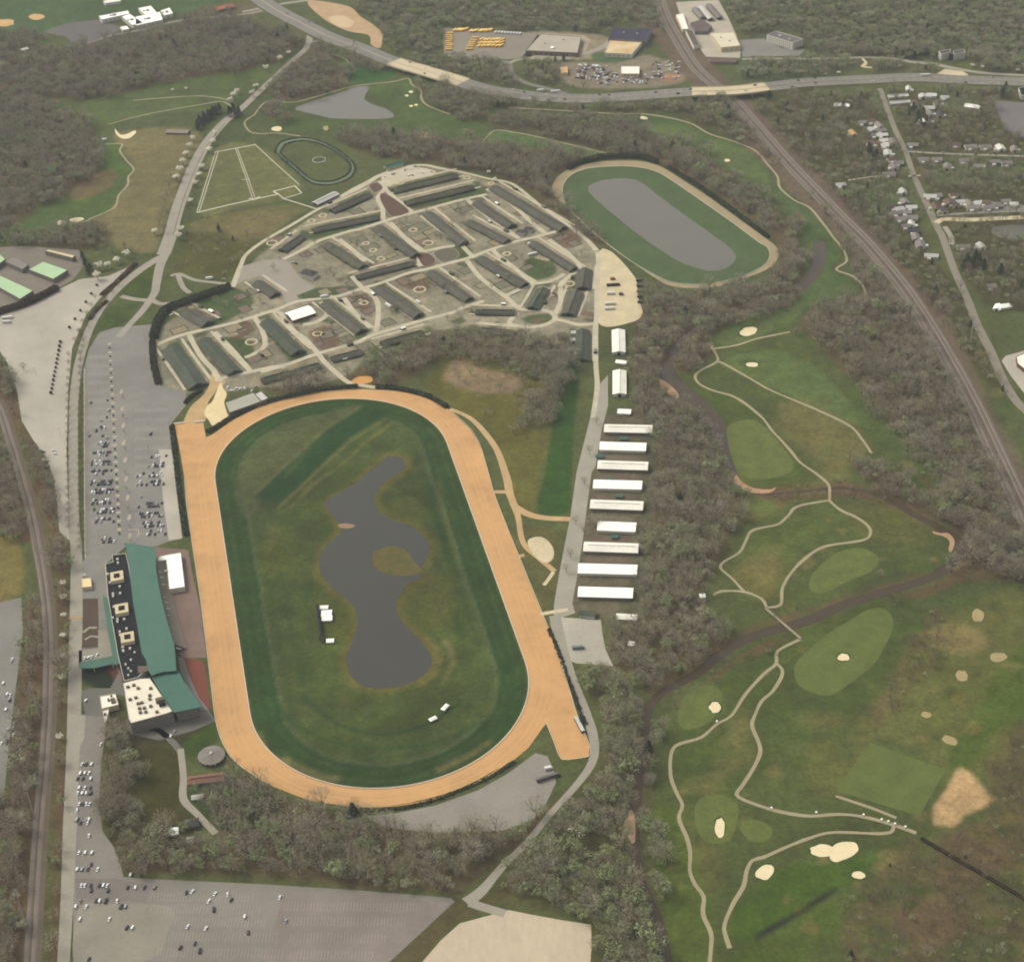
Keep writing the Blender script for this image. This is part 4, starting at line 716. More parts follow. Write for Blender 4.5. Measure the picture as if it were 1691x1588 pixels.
for lo, hi, lab in ((648, 767, 'cream concrete highway bridge above the pond-side woods'), (1135, 1267, 'cream concrete highway bridge crossing over the railway')):
    ii = np.nonzero((hpix[:, 0] > lo) & (hpix[:, 0] < hi))[0]; seg = hp3[ii]
    org = seg[len(seg) // 2] * np.array([1, 1, 0]); T = thing('highway_bridge', org, lab, 'bridge')
    dl, dr = strip(seg, HW + 1, .52); n = len(seg); v = list(dl) + list(dr) + [q - [0, 0, 1.6] for q in dl] + [q - [0, 0, 1.6] for q in dr]; f = []
    for i in range(n - 1):
        f += [(n + i, n + i + 1, i + 1, i), (i, i + 1, 2 * n + i + 1, 2 * n + i), (n + i + 1, n + i, 3 * n + i, 3 * n + i + 1), (2 * n + i, 2 * n + i + 1, 3 * n + i + 1, 3 * n + i)]
    newobj('deck', v, f, CONC, T, org)
    for sd in (-1, 1):
        a, b2 = strip(seg, .5, .52, side=sd * (HW / 2 + .2)); mb = MB()
        for i in range(n - 1):
            mb.quad(b2[i], b2[i + 1], b2[i + 1] + [0, 0, 1.1], b2[i] + [0, 0, 1.1]); mb.quad(a[i + 1], a[i], a[i] + [0, 0, 1.1], a[i + 1] + [0, 0, 1.1]); mb.quad(b2[i] + [0, 0, 1.1], b2[i + 1] + [0, 0, 1.1], a[i + 1] + [0, 0, 1.1], a[i] + [0, 0, 1.1])
        mb.build('parapet', CONC, T, org)
    for k in (.25, .5, .78):
        q = seg[int(k * (n - 1))]; t = seg[min(int(k * (n - 1)) + 1, n - 1)] - seg[int(k * (n - 1)) - 1]; t /= np.linalg.norm(t); nn = np.array([-t[1], t[0], 0])
        for o_ in (-14, -7, 0, 7, 14):
            mb = MB(); c = q + nn * o_; mb.tube((c[0], c[1], 0), (c[0], c[1], q[2] - 1.0), .8, .8, 10); mb.build('pier', CONC, T, org)
# ------------------------------------------------------------------ railways
def railway(pts, w, tracks, base):
    ribbon('rail_bed', pts, w, BALL, .10, step=15, occ=True)
    p = crom(PA(pts), False, 15)
    for off in tracks:
        l, r = strip(p, 0.01, 0, side=off); c = (l[:, :2] + r[:, :2]) / 2
        bl, br = strip(c, 3.6, .0); tl, tr = strip(c, 2.6, .0); mb = MB()
        for i in range(len(c) - 1):
            z0, z1 = [0, 0, .12], [0, 0, .5]
            mb.quad(tr[i] + z1, tr[i + 1] + z1, tl[i + 1] + z1, tl[i] + z1); mb.quad(tl[i] + z1, tl[i + 1] + z1, bl[i + 1] + z0, bl[i] + z0); mb.quad(br[i] + z0, br[i + 1] + z0, tr[i + 1] + z1, tr[i] + z1)
        o = mb.build('railway_track', BALL_L); tag(o, kind='structure')
        for g in (-.72, .72):
            a, b2 = strip(c, .16, .0, side=g); m2 = MB()
            for i in range(len(c) - 1):
                m2.quad(b2[i] + [0, 0, .72], b2[i + 1] + [0, 0, .72], a[i + 1] + [0, 0, .72], a[i] + [0, 0, .72]); m2.quad(a[i] + [0, 0, .5], a[i] + [0, 0, .72], a[i + 1] + [0, 0, .72], a[i + 1] + [0, 0, .5]); m2.quad(b2[i] + [0, 0, .72], b2[i] + [0, 0, .5], b2[i + 1] + [0, 0, .5], b2[i + 1] + [0, 0, .72])
            m2.build('rail', STEEL, o)
        sl = np.r_[0, np.cumsum(np.linalg.norm(np.diff(c, axis=0), axis=1))]; ms = MB()
        for s in np.arange(1, sl[-1], 1.6):
            i = min(np.searchsorted(sl, s), len(sl) - 1); k = (s - sl[i - 1]) / (sl[i] - sl[i - 1] + 1e-9); q = c[i - 1] * (1 - k) + c[i] * k; t = c[i] - c[i - 1]; t /= np.linalg.norm(t); n = np.array([-t[1], t[0]])
            e = [q - n * 1.25 - t * .13, q + n * 1.25 - t * .13, q + n * 1.25 + t * .13, q - n * 1.25 + t * .13]
            ms.quad(*[(x[0], x[1], .6) for x in e][::-1] if 0 else [(x[0], x[1], .6) for x in e])
        so = ms.build('sleepers', M('sleeper_wood', C(92, 82, 72)), o); so['kind'] = 'stuff'
railway(S('1046,-130 1082,-30 1096,20 1118,62 1150,112 1190,148 1216,170 1262,222 1302,268 1344,312 1392,362 1432,402 1486,466 1530,530 1575,606 1612,676 1648,752 1700,862 1800,1080'), 26, (-9.5, -4.6, 3.6, 8.6), 0)
railway(S('-160,470 -30,630 0,672 18,724 38,790 54,850 66,910 76,970 82,1034 83,1100 81,1180 76,1260 69,1334 63,1420 58,1500 46,1700'), 15, (-4.5, 1.2), 0)

# ------------------------------------------------------------------ fences, rails and hedges
def rail_fence(name, label, p, h, tw, mat, gap=6.0, closed=True, rails=1, cat='fence'):
    p = np.asarray(p, float)
    if closed: p = np.vstack([p, p[:1]])
    org = (*p[len(p) // 2], 0); T = thing(name, org, label, cat)
    for k in range(rails):
        zt = h - k * .55; a, b2 = strip(p, tw, 0); mb = MB()
        for i in range(len(p) - 1):
            mb.quad(b2[i] + [0, 0, zt], b2[i + 1] + [0, 0, zt], a[i + 1] + [0, 0, zt], a[i] + [0, 0, zt]); mb.quad(b2[i] + [0, 0, zt - .16], b2[i + 1] + [0, 0, zt - .16], b2[i + 1] + [0, 0, zt], b2[i] + [0, 0, zt]); mb.quad(a[i + 1] + [0, 0, zt - .16], a[i] + [0, 0, zt - .16], a[i] + [0, 0, zt], a[i + 1] + [0, 0, zt])
        mb.build('top_rail' if k == 0 else 'lower_rail', mat, T, org)
    sl = np.r_[0, np.cumsum(np.linalg.norm(np.diff(p, axis=0), axis=1))]; mb = MB()
    for s in np.arange(0, sl[-1], gap):
        x = np.interp(s, sl, p[:, 0]); y = np.interp(s, sl, p[:, 1]); mb.box(x - .07, y - .07, 0, x + .07, y + .07, h - .17)
    q = mb.build('posts', mat, T, org); q['kind'] = 'stuff'
    return T
rail_fence('track_rail', 'white inner rail round the infield of the main racetrack', stadium(AR + .4, 60), 1.15, .55, WHITE)
rail_fence('track_rail', 'white inner rail round the lawn of the training oval', crom(ccw(PA(BIN)), True, 8), 1.1, .35, WHITE, 8)
rail_fence('track_rail', 'outer rail along the back stretch beside the dirt service road', crom(PA(S('743,677 776,708 789,728 796,744 809,790 817,818 840,877 865,938 896,1014 924,1085 953,1180 974,1232 972,1249 950,1253 927,1254 914,1224 902,1194')), False, 8), 1.15, .3, WHITE, 8, False)
rail_fence('track_rail', 'outer rail between the stretch and the grandstand lawn', crom(PA(S('305,790 308,831 318,902 330,983 343,1085 353,1170 357,1195 365,1221 380,1249 401,1268 430,1288')), False, 8), 1.15, .3, WHITE, 8, False)
rail_fence('round_pen_fence', 'small white circle fence inside the green trotting ring', np.array([P(527, 265)[:2] + 0 * np.array([0, 0]) if 0 else (P(527, 265).x + 10 * math.cos(t), P(527, 265).y + 10 * math.sin(t)) for t in np.linspace(0, 2 * math.pi, 28)[:-1]]), 1.5, .5, WHITE, 3, rails=2)
HEDGE = M('hedge_leaves', C(88, 90, 70), var=.3, scale=.5, fine=2, fvar=.25, rnd=.1)
def hedge(label, pts, w, h, world_pts=False, leaf=.55, mat=None, dens=1.3):
    p = crom(np.asarray(pts, float) if world_pts else PA(pts), False, 2.2); org = (*p[len(p) // 2], 0)
    l, r = strip(p, w * .8, 0); n = len(p); v = []; f = []
    prof = [(-.5, 0), (-.5, .7), (-.3, .97), (.3, 1.0), (.5, .7), (.5, 0)]; dd = (l - r)[:, :2] / (w * .8)
    for i in range(n):
        hh = h * (.86 + .2 * random.random())
        for a, b2 in prof: v.append((p[i][0] + dd[i][0] * a * w * random.uniform(.86, 1.05), p[i][1] + dd[i][1] * a * w * random.uniform(.86, 1.05), b2 * hh))
    for i in range(n - 1):
        for k in range(5): f.append((i * 6 + k, i * 6 + k + 1, i * 6 + 7 + k, i * 6 + 6 + k))
    f += [tuple(range(5, -1, -1)), tuple(range(6 * n - 6, 6 * n))]
    m = int(n * 2.2 * (w + 2 * h) * dens)
    for _ in range(m):
        i = random.randrange(n); a, b2 = random.choice([(-.5, random.random()), (.5, random.random()), (random.uniform(-.5, .5), 1.0), (random.uniform(-.5, .5), 1.0)])
        c = Vector((p[i][0] + dd[i][0] * a * w + random.uniform(-1.2, 1.2), p[i][1] + dd[i][1] * a * w + random.uniform(-1.2, 1.2), b2 * h * random.uniform(.85, 1.1)))
        q = Vector((random.gauss(0, 1), random.gauss(0, 1), random.gauss(0, 1))).normalized(); x = q.orthogonal() * leaf; y = q.cross(x.normalized()) * leaf; k = len(v)
        v += [tuple(c - x - y), tuple(c + x - y), tuple(c + x + y), tuple(c - x + y)]; f.append((k, k + 1, k + 2, k + 3))
    o = newobj('hedge', v, f, mat or HEDGE, None, org); tag(o, label, 'hedge')
    a, b2 = strip(p, w, 0); 
    for i in range(n - 1): occ_poly(np.array([b2[i][:2], b2[i + 1][:2], a[i + 1][:2], a[i][:2]]), 1)
    return o
hedge('broad dark hedge curving round the corner of the stable area', S('379,475 352,485 330,493 304,502 280,510 266,524 258,544 254,560'), 9, 6)
hedge('dark hedge between the parking lot and the corner barn', S('252,566 253,590 256,612 262,634'), 6, 4)
hedge('clipped hedge outside the top bend, left of the track gap', S('344,714 364,702 385,689 428,668 471,657 534,644 590,639'), 4, 3)
hedge('clipped hedge outside the top bend, right of the track gap', S('622,640 650,642 674,646 706,655 738,673'), 4.5, 3.2)
hedge('hedge strip between the parking lot and the home stretch', S('284,704 287,730 292,770 297,815 302,850 308,884'), 4, 2.2)
hedge('dark hedge on the outside of the far turn beside the perimeter road', S('907,1040 918,1066 930,1098 944,1136 957,1172 966,1196'), 1.8, 1.5)
hedge('hedge behind the bottom bend along the grey lot', S('595,1338 640,1337 690,1329 745,1311 800,1288 850,1259'), 2.2, 1.0)
hedge('dark conifer belt behind the top of the training oval', S('938,280 960,270 990,262 1020,260 1060,262 1085,270'), 6, 6)
hedge('dark shrub belt along the right side of the training oval', S('1105,278 1150,306 1190,334 1230,364 1268,392'), 5, 3.5)
hedge('narrow hedge beside the works yard by the parking lot corner', S('306,666 312,660 322,652 334,646'), 3, 3)
hedge('low hedge ring on the outside of the trotting track', [(527 + (x - 527) * 1.06, 265 + (y - 265) * 1.07) for x, y in RING] + [(527 + (RING[0][0] - 527) * 1.06, 265 + (RING[0][1] - 265) * 1.07)], 1.3, 1.0, mat=M('ring_hedge', C(112, 116, 90), var=.2, scale=.4))
hedge('low hedge ring on the inside of the trotting track', [(527 + (x - 527) * .93, 265 + (y - 265) * .92) for x, y in RING] + [(527 + (RING[0][0] - 527) * .93, 265 + (RING[0][1] - 265) * .92)], 1.3, 1.0, mat=MATS['ring_hedge'])
hedge('dark tree hedge below the green-roofed warehouses', S('-10,520 30,508 60,496 94,478'), 9, 6, mat=M('brown_hedge', C(94, 82, 70), var=.3, scale=.5))
BHEDGE = M('reddish_hedge', C(108, 88, 76), var=.25, scale=.5)
hedge('long reddish hedge on the boulevard median below the avenue fork', S('224,436 210,450 190,468 168,488'), 5, 2, mat=BHEDGE); hedge('second reddish hedge on the boulevard median, below the longer one', S('176,498 160,512 148,528'), 4, 2, mat=BHEDGE)

# ------------------------------------------------------------------ buildings
def wallmat(n, *c): return M(n, C(*c), var=.08, scale=.2, fine=1.5, fvar=.06, rnd=.06)
BARNR = M('barn_roof_green_grey', C(107, 106, 91), var=.24, scale=.10, fine=.7, fvar=.12, rnd=.07)
BARNR2 = M('barn_roof_slate', C(108, 106, 95), var=.24, scale=.10, fine=.7, fvar=.12, rnd=.07)
BARNR3 = M('barn_roof_moss', C(103, 104, 86), var=.24, scale=.10, fine=.7, fvar=.12, rnd=.05)
BARNW = wallmat('barn_wall_green', 92, 104, 86); WHITEW = wallmat('white_wall', 226, 220, 200); CREAMW = wallmat('cream_wall', 222, 206, 168); GREYW = wallmat('grey_wall', 140, 134, 122); BRICKW = wallmat('brick_wall', 130, 100, 84)
DOORM = M('dark_door', C(70, 66, 58)); GLASS = M('window_glass', C(60, 64, 66), rough=.2, spec=.5)
WROOF = M('white_roof', C(250, 246, 230, 1.3), var=.07, scale=.08, fine=.5, fvar=.04, rough=.6); CROOF = M('cream_roof', C(240, 235, 216, 1.15), var=.09, scale=.08, fine=.5, fvar=.05, rough=.6)
GROOF = M('green_metal_roof', C(90, 121, 99), var=.09, scale=.05, fine=.4, fvar=.05, rough=.55); DROOF = M('dark_membrane_roof', C(62, 62, 66), var=.2, scale=.1, fine=.5, fvar=.2)
GREYR = M('grey_roof', C(146, 140, 130), var=.1, scale=.1, fine=.6, fvar=.1, rnd=.1); SLATER = M('slate_roof', C(98, 95, 92), var=.12, scale=.2, fine=.9, fvar=.12, rnd=.12); BROWNR = M('brown_roof', C(124, 108, 96), var=.12, scale=.2, fine=.9, rnd=.1); LTR = M('pale_roof', C(206, 202, 190), var=.08, scale=.1, rnd=.08)
UNITM = M('roof_unit_metal', C(196, 192, 178), var=.08); MINT = M('mint_roof', C(188, 214, 168), var=.05, scale=.06)
def gable_w(name, label, cat, A, B, width, hw, hr, roof, wall, group=None, vent=True, over=.9, doors=2, porch=0.0, seams=True):
    """building with a ridge from A to B (world 2d); gable ends, two roof slopes, ridge vent, sheet seams"""
    A = np.array(A[:2]); B = np.array(B[:2]); L_ = np.linalg.norm(B - A); d = (B - A) / L_; n = np.array([-d[1], d[0]]); org = (*((A + B) / 2), 0)
    T = thing(name, org, label, cat, group); w = width / 2
    pt = lambda u, v, z: (*(A + d * u + n * v), z)
    mb = MB()
    mb.quad(pt(0, -w, 0), pt(L_, -w, 0), pt(L_, -w, hw), pt(0, -w, hw)); mb.quad(pt(L_, w, 0), pt(0, w, 0), pt(0, w, hw), pt(L_, w, hw))
    mb.quad(pt(0, w, 0), pt(0, -w, 0), pt(0, -w, hw), pt(0, 0, hw + hr), pt(0, w, hw)); mb.quad(pt(L_, -w, 0), pt(L_, w, 0), pt(L_, w, hw), pt(L_, 0, hw + hr), pt(L_, -w, hw))
    mb.build('wall', wall, T, org)
    sl = hr / w; e = w + over; ze = hw + hr - sl * e; th = .18; mb = MB()
    for s in (-1, 1):
        a, b2, c, dd = pt(-over, 0, hw + hr + th), pt(L_ + over, 0, hw + hr + th), pt(L_ + over, s * e, ze + th), pt(-over, s * e, ze + th)
        q = (dd, c, b2, a) if s < 0 else (a, b2, c, dd)
        mb.quad(*q); mb.quad(*[(x[0], x[1], x[2] - th) for x in q][::-1])
        mb.quad(*( (dd, (dd[0], dd[1], dd[2] - th), (c[0], c[1], c[2] - th), c) if s > 0 else (c, (c[0], c[1], c[2] - th), (dd[0], dd[1], dd[2] - th), dd)))
    rf = mb.build('roof', roof, T, org)
    if porch:
        for s in (-1, 1):
            mb = MB(); a, b2, c, dd = pt(-over, s * (e - .2), ze - .25), pt(L_ + over, s * (e - .2), ze - .25), pt(L_ + over, s * (e + porch), ze - .9), pt(-over, s * (e + porch), ze - .9)
            q = (dd, c, b2, a) if s < 0 else (a, b2, c, dd); mb.quad(*q); mb.quad(*[(x[0], x[1], x[2] - .12) for x in q][::-1])
            for u in np.arange(0, L_ + .1, max(6, L_ / 8)): mb.obox(np.array(pt(u, s * (e + porch - .3), 0)[:2]), np.array(pt(u + .25, s * (e + porch - .3), 0)[:2]), .25, 0, ze - .95)
            mb.build('shed_row', roof, T, org)
    if vent:
        mb = MB(); mb.obox(pt(L_ * .06, 0, 0), pt(L_ * .94, 0, 0), 1.1, hw + hr - .1, hw + hr + .75); mb.build('ridge_vent', roof, rf, org)
    if seams and L_ > 18:
        mb = MB()
        for u in np.arange(3, L_ - 1, 4.0):
            for s in (-1, 1):
                a = np.array(pt(u, s * .6, hw + hr + th - sl * .6 + .01)); b2 = np.array(pt(u, s * (e - .05), ze + th + .01)); o_ = np.array([*(d * .07), 0]); z_ = np.array([0, 0, .1])
                mb.quad(a - o_ + z_, b2 - o_ + z_, b2 + o_ + z_, a + o_ + z_) if s > 0 else mb.quad(a + o_ + z_, b2 + o_ + z_, b2 - o_ + z_, a - o_ + z_)
        q = mb.build('roof_seams', roof, rf, org); q['kind'] = 'stuff'
    for k in range(doors):
        u = -.06 if k % 2 == 0 else L_ + .06; dw = min(2.0, width * .15); mb = MB(); q = (pt(u, dw, 0), pt(u, -dw, 0), pt(u, -dw, hw * .8), pt(u, dw, hw * .8)); mb.quad(*(q if k % 2 == 0 else q[::-1])); mb.build('door', DOORM, T, org)
    mb = MB()
    occ_poly(np.array([pt(-2, -w - 2, 0)[:2], pt(L_ + 2, -w - 2, 0)[:2], pt(L_ + 2, w + 2, 0)[:2], pt(-2, w + 2, 0)[:2]]), 1)
    return T
def gable(name, label, cat, a, b2, width, hw, hr, roof, wall, **k):
    return gable_w(name, label, cat, P(*a, hw + hr), P(*b2, hw + hr), width, hw, hr, roof, wall, **k)
def flat(name, label, cat, quad, h, roof, wall, units=(), group=None, para=.7, win=None, z0=0.0, unitmat=None):
    """flat-roofed block: outer wall with parapet, roof surface, units; roof outline surveyed at height h"""
    p = ccw(PA(quad, h)); q = inset(p, .45); org = (*p.mean(0), 0); T = thing(name, org, label, cat, group); n = len(p); mb = MB()
    for i in range(n):
        j = (i + 1) % n
        mb.quad((*p[i], z0), (*p[j], z0), (*p[j], h + para), (*p[i], h + para)); mb.quad((*p[i], h + para), (*p[j], h + para), (*q[j], h + para), (*q[i], h + para)); mb.quad((*q[j], h), (*q[i], h), (*q[i], h + para), (*q[j], h + para))
    W_ = mb.build('wall', wall, T, org)
    v = [(*x, h + .01) for x in q]; tr = tessellate_polygon([[Vector((x[0], x[1], 0)) for x in q]])
    fx = []
    for t in tr:
        a, b2, c = (q[k] for k in t); cr = (b2[0] - a[0]) * (c[1] - a[1]) - (b2[1] - a[1]) * (c[0] - a[0])
        if abs(cr) > 1e-9: fx.append(t if cr > 0 else t[::-1])
    newobj('roof', v, fx, roof, T, org)
    ex = p[1] - p[0] if np.linalg.norm(p[1] - p[0]) > np.linalg.norm(p[2] - p[1]) else p[2] - p[1]; ex = ex / np.linalg.norm(ex)
    for u in units:
        c = P(u[0], u[1], h); sx, sy, sz = u[2:5]; mb = MB(); e = np.array([c.x, c.y]); mb.obox(e - ex * sx / 2, e + ex * sx / 2, sy, h + .02, h + sz); um = u[5] if len(u) > 5 else (unitmat or UNITM)
        uo = mb.build('roof_unit', um, T, org)
        if sx > 8:
            mb = MB(); mb.obox(e - ex * sx * .22, e + ex * sx * .22, sy * .45, h + sz + .01, h + sz + .6); mb.build('vent_cap', DROOF, uo, org)
    if win:
        rows, gap, ww, wh = win
        for i in range(n):
            a, b2 = p[i], p[(i + 1) % n]; Lw = np.linalg.norm(b2 - a); t = (b2 - a) / Lw; nn = np.array([t[1], -t[0]])
            if nn[1] > .5: continue
            for r_ in range(rows):
                z = h * (r_ + .35) / rows
                for s in np.arange(gap, Lw - gap * .6, gap):
                    mb = MB(); c1 = a + t * (s - ww / 2) + nn * .06; c2 = a + t * (s + ww / 2) + nn * .06; mb.quad((*c1, z), (*c2, z), (*c2, z + wh), (*c1, z + wh)); mb.build('window', GLASS, T, org)
    occ_poly(p, 2)
    return T
# stables: grey-green barns
ZQ = lambda x, y, ox, oy, k: (ox + x / k, oy + y / k)
for i, (lab, a, b2, w) in enumerate(BARNS):
    gable('barn', lab, 'barn', a, b2, w * .95, 3.6, w * .2, (BARNR, BARNR2, BARNR3)[0 if 'grey' in lab and 'green' in lab else 2 if ('moss' in lab or 'green' in lab) else 1], BARNW, group='stable barns', porch=w * .14)
gable('stable_hall', 'pale grey shed between the paddock walks and the perimeter road', 'shed', (520, 334), (555, 317), 12, 4, 1.6, LTR, GREYW)
gable('stable_office', 'green-roofed cream building outside the top of the stable road', 'building', (636, 274), (663, 266), 12, 4, 2.2, GROOF, CREAMW)
gable('stable_hall', 'bright white-roofed hall in the middle of the stables', 'building', (477, 520), (514, 508), 22, 4.5, 2.5, WROOF, BRICKW, vent=False)
def hip(name, label, cat, c, lx, ly, hw, hr, ang, roof, wall, group=None, win=True):
    c = P(c[0], c[1], hw); org = (c.x, c.y, 0); T = thing(name, org, label, cat, group); ca, sa = math.cos(ang), math.sin(ang)
    pt = lambda u, v, z: (c.x + u * ca - v * sa, c.y + u * sa + v * ca, z)
    x, y = lx / 2, ly / 2; mb = MB(); b_ = [(-x, -y), (x, -y), (x, y), (-x, y)]
    for i in range(4): a, d_ = b_[i], b_[(i + 1) % 4]; mb.quad(pt(*a, 0), pt(*d_, 0), pt(*d_, hw), pt(*a, hw))
    mb.build('wall', wall, T, org); mb = MB(); e = .6; X, Y = x + e, y + e; r_ = max(.2, x - y * .9)
    q = [pt(-X, -Y, hw), pt(X, -Y, hw), pt(X, Y, hw), pt(-X, Y, hw), pt(-r_, 0, hw + hr), pt(r_, 0, hw + hr)]
    mb.v += q; mb.f += [(0, 1, 5, 4), (1, 2, 5), (2, 3, 4, 5), (3, 0, 4), (3, 2, 1, 0)]; mb.m += [0] * 5; rf = mb.build('roof', roof, T, org)
    mb = MB(); a = pt(r_ * .5, .8, 0); mb.box(a[0] - .5, a[1] - .5, hw + hr * .4, a[0] + .5, a[1] + .5, hw + hr + .7); mb.build('chimney', BRICKW, rf, org)
    if win:
        for z in ([1.0, 3.9] if hw > 5 else [1.0]):
            for u in np.linspace(-x * .75, x * .75, max(2, int(lx / 3.2))):
                mb = MB(); mb.quad(pt(u - .6, -y - .05, z), pt(u + .6, -y - .05, z), pt(u + .6, -y - .05, z + 1.5), pt(u - .6, -y - .05, z + 1.5)); mb.build('window', GLASS, T, org)
            for v in np.linspace(-y * .7, y * .7, max(2, int(ly / 3.2))):
                mb = MB(); mb.quad(pt(-x - .05, v + .6, z), pt(-x - .05, v - .6, z), pt(-x - .05, v - .6, z + 1.5), pt(-x - .05, v + .6, z + 1.5)); mb.build('window', GLASS, T, org)
    occ_poly(np.array([pt(-x - 1, -y - 1, 0)[:2], pt(x + 1, -y - 1, 0)[:2], pt(x + 1, y + 1, 0)[:2], pt(-x - 1, y + 1, 0)[:2]]), 1)
    return T
hip('stable_house', 'dark hip-roofed two-storey white house at the edge of the stable lot', 'house', (510, 450), 21, 14, 6, 4, -.55, SLATER, WHITEW)
hip('stable_house', 'left of two small dark-roofed white houses inside the stables', 'house', (860, 382), 12, 9, 4, 2.5, -.45, SLATER, WHITEW); hip('stable_house', 'right of two small dark-roofed white houses inside the stables', 'house', (873, 377.5), 12, 9, 4, 2.5, -.45, SLATER, WHITEW)
gable('office_hut', 'brownish hut with white sheds below the oval lane loop', 'hut', (920, 552), (934, 550), 12, 3.5, 2, BROWNR, GREYW); gable('office_hut', 'small pale shed beside the dark green roadside barn, upper', 'shed', (944, 547), (950, 547), 5, 3, 1, LTR, WHITEW, vent=False, doors=0); gable('office_hut', 'small pale shed beside the dark green roadside barn, lower', 'shed', (943, 560), (949, 559), 5, 3, 1, LTR, WHITEW, vent=False, doors=0)
for x, y, lab in ((1022, 817, 'fourth and fifth'), (1015, 884, 'sixth and seventh'), (990, 751, 'second and third'), (1030, 722, 'first and second'), (1007, 789, 'third and fourth')):
    gable('green_shed', 'little green shed between the %s long white barns' % lab, 'shed', (x - 5, y), (x + 5, y + .4), 4, 2.4, .8, GROOF, BARNW, vent=False, doors=0, seams=False)
for i, (x0, y0, x1, y1) in enumerate(((998, 706, 1077, 707.5), (990.5, 735, 1067, 737), (987, 766, 1070, 768.5), (980, 798, 1060, 800), (975, 831, 1062, 834), (987, 867, 1050, 869.5), (964, 901, 1054, 904), (955, 937, 1052, 939.5), (955, 975.5, 1045, 978))):
    gable('white_barn', '%s long white-roofed barn from the top in the row along the grey road' % ordn(i), 'barn', (x0 + 1, y0 - 2), (x1 - 1, y1 - 2), 14.5, 4.2, 2.2, WROOF if i in (1, 3, 5, 7, 8) else CROOF, WHITEW if i % 2 else GREYW, group='white barns', vent=i in (0, 2, 4, 6))
gable('white_hall', 'upper upright white-roofed hall right of the lane gate', 'building', (1021, 543), (1022, 579), 15, 4, 2, CROOF, WHITEW); gable('white_hall', 'lower upright white-roofed hall beside the patched road', 'building', (1023, 610), (1023, 648), 15, 4, 2, CROOF, WHITEW)
gable('small_shed', 'small white shed between the two upright white halls', 'shed', (1018, 595), (1034, 597), 6, 3, 1, WROOF, WHITEW, vent=False, doors=1); gable('small_shed', 'small white shed above the row of long white barns', 'shed', (1021, 677), (1041, 678), 8, 3, 1.2, WROOF, WHITEW, vent=False, doors=1)
gable('small_shed', 'cream shed below the last long white barn', 'shed', (1019, 1015), (1051, 1017), 7, 3.2, 1.4, CROOF, WHITEW, vent=False); gable('small_shed', 'tiny white shed right of the grey lot beside the white barns', 'shed', (1039, 1060), (1046, 1061), 5, 2.8, 1, WROOF, WHITEW, vent=False, doors=0); gable('small_shed', 'dark green shed with white front below the last long white barn', 'shed', (957, 1009), (983, 1012), 8, 3.2, 1.4, BARNR3, WHITEW, vent=False)
# works building by the first bend
flat('works_building', 'pale grey-green flat workshop between the sandy yard and the track bend', 'building', Z('680 610 1110 450 1232 590 740 765', 300, 600, 9.394), 5, M('works_roof', C(182, 180, 160), var=.06), GREYW, para=.3); flat('works_building', 'small paler annex at the right end of the workshop', 'building', Z('1135 478 1232 430 1342 540 1240 584', 300, 600, 9.394), 5.6, LTR, GREYW, para=.3)
# grandstand complex
Zs = lambda s: Z(s, 110, 880, 6.764); Zt = lambda s: Z(s, 110, 1060, 6.764)
su = [(*Zs('%d %d' % (x, y))[0], 3.2, 2.2, 1.6) for x, y in ((570, 300), (575, 340), (595, 605), (520, 685), (520, 712), (600, 680), (530, 830), (515, 955), (570, 970), (570, 997), (645, 970), (670, 1075), (595, 1110), (600, 1145), (630, 1280), (710, 1295), (635, 1322), (460, 465), (485, 560))]
su += [(*Zt('%d %d' % (x, y))[0], 2.6, 1.8, 1.4) for x, y in ((720, 205), (660, 255), (690, 300), (720, 330), (690, 375), (760, 120), (630, 100))]
su += [(194, 956, 15, 13, 4.5, CREAMW), (202, 1009.5, 15, 13, 4.5, CREAMW), (211.5, 1057, 15, 13, 4.5, CREAMW)]
flat('stand_building', 'long dark-roofed hall with cream machine houses behind the green grandstand roof', 'building', S('185,917 208,914 213,934 216,956 221,992 229,1042 235,1078 243,1092 246,1100 228,1119 205,1125 197,1092 194,1078 184,1020 178,983 174,932 187,928'), 13, DROOF, WHITEW, su, para=1.0)
def slab(name, label, cat, pts, zs, th, mat, posts=0, seam=None, wallto=None, wmat=None, extra=None):
    w = [P(x, y, z) for (x, y), z in zip(pts, zs)]; pp = np.array([q[:2] for q in w])
    if np.sum(pp[:, 0] * np.roll(pp[:, 1], -1) - pp[:, 1] * np.roll(pp[:, 0], -1)) < 0: w = w[::-1]; pp = pp[::-1]
    org = (*pp.mean(0), 0); T = thing(name, org, label, cat); n = len(w); mb = MB(); mb.v = [tuple(q) for q in w] + [(q.x, q.y, q.z - th) for q in w]
    for i in range(n): mb.f.append((i, n + i, n + (i + 1) % n, (i + 1) % n)); mb.m.append(0)
    for t in tessellate_polygon([[Vector((q.x, q.y, 0)) for q in w]]):
        a, b2, c = (w[k] for k in t); cr = (b2.x - a.x) * (c.y - a.y) - (b2.y - a.y) * (c.x - a.x)
        if abs(cr) < 1e-9: continue
        t = t if cr > 0 else t[::-1]; mb.f += [tuple(t), tuple(n + k for k in t[::-1])]; mb.m += [0, 0]
    rf = mb.build('roof', mat, T, org)
    if posts:
        for i in range(0, n, posts):
            q = w[i] + (Vector((*pp.mean(0), w[i].z)) - w[i]).normalized() * 1.0; mb = MB(); mb.tube((q.x, q.y, 0), (q.x, q.y, q.z - th), .35, .35, 8); mb.build('post', WHITEW, T, org)
    if wallto is not None:
        c = inset(pp, 3); m2 = MB(); zmin = min(q.z for q in w) - th - .1
        m2.prism(c, 0, zmin, top=True); m2.build('wall', wmat or GREYW, T, org)
    occ_poly(pp, 2)
    return T, rf, w, org
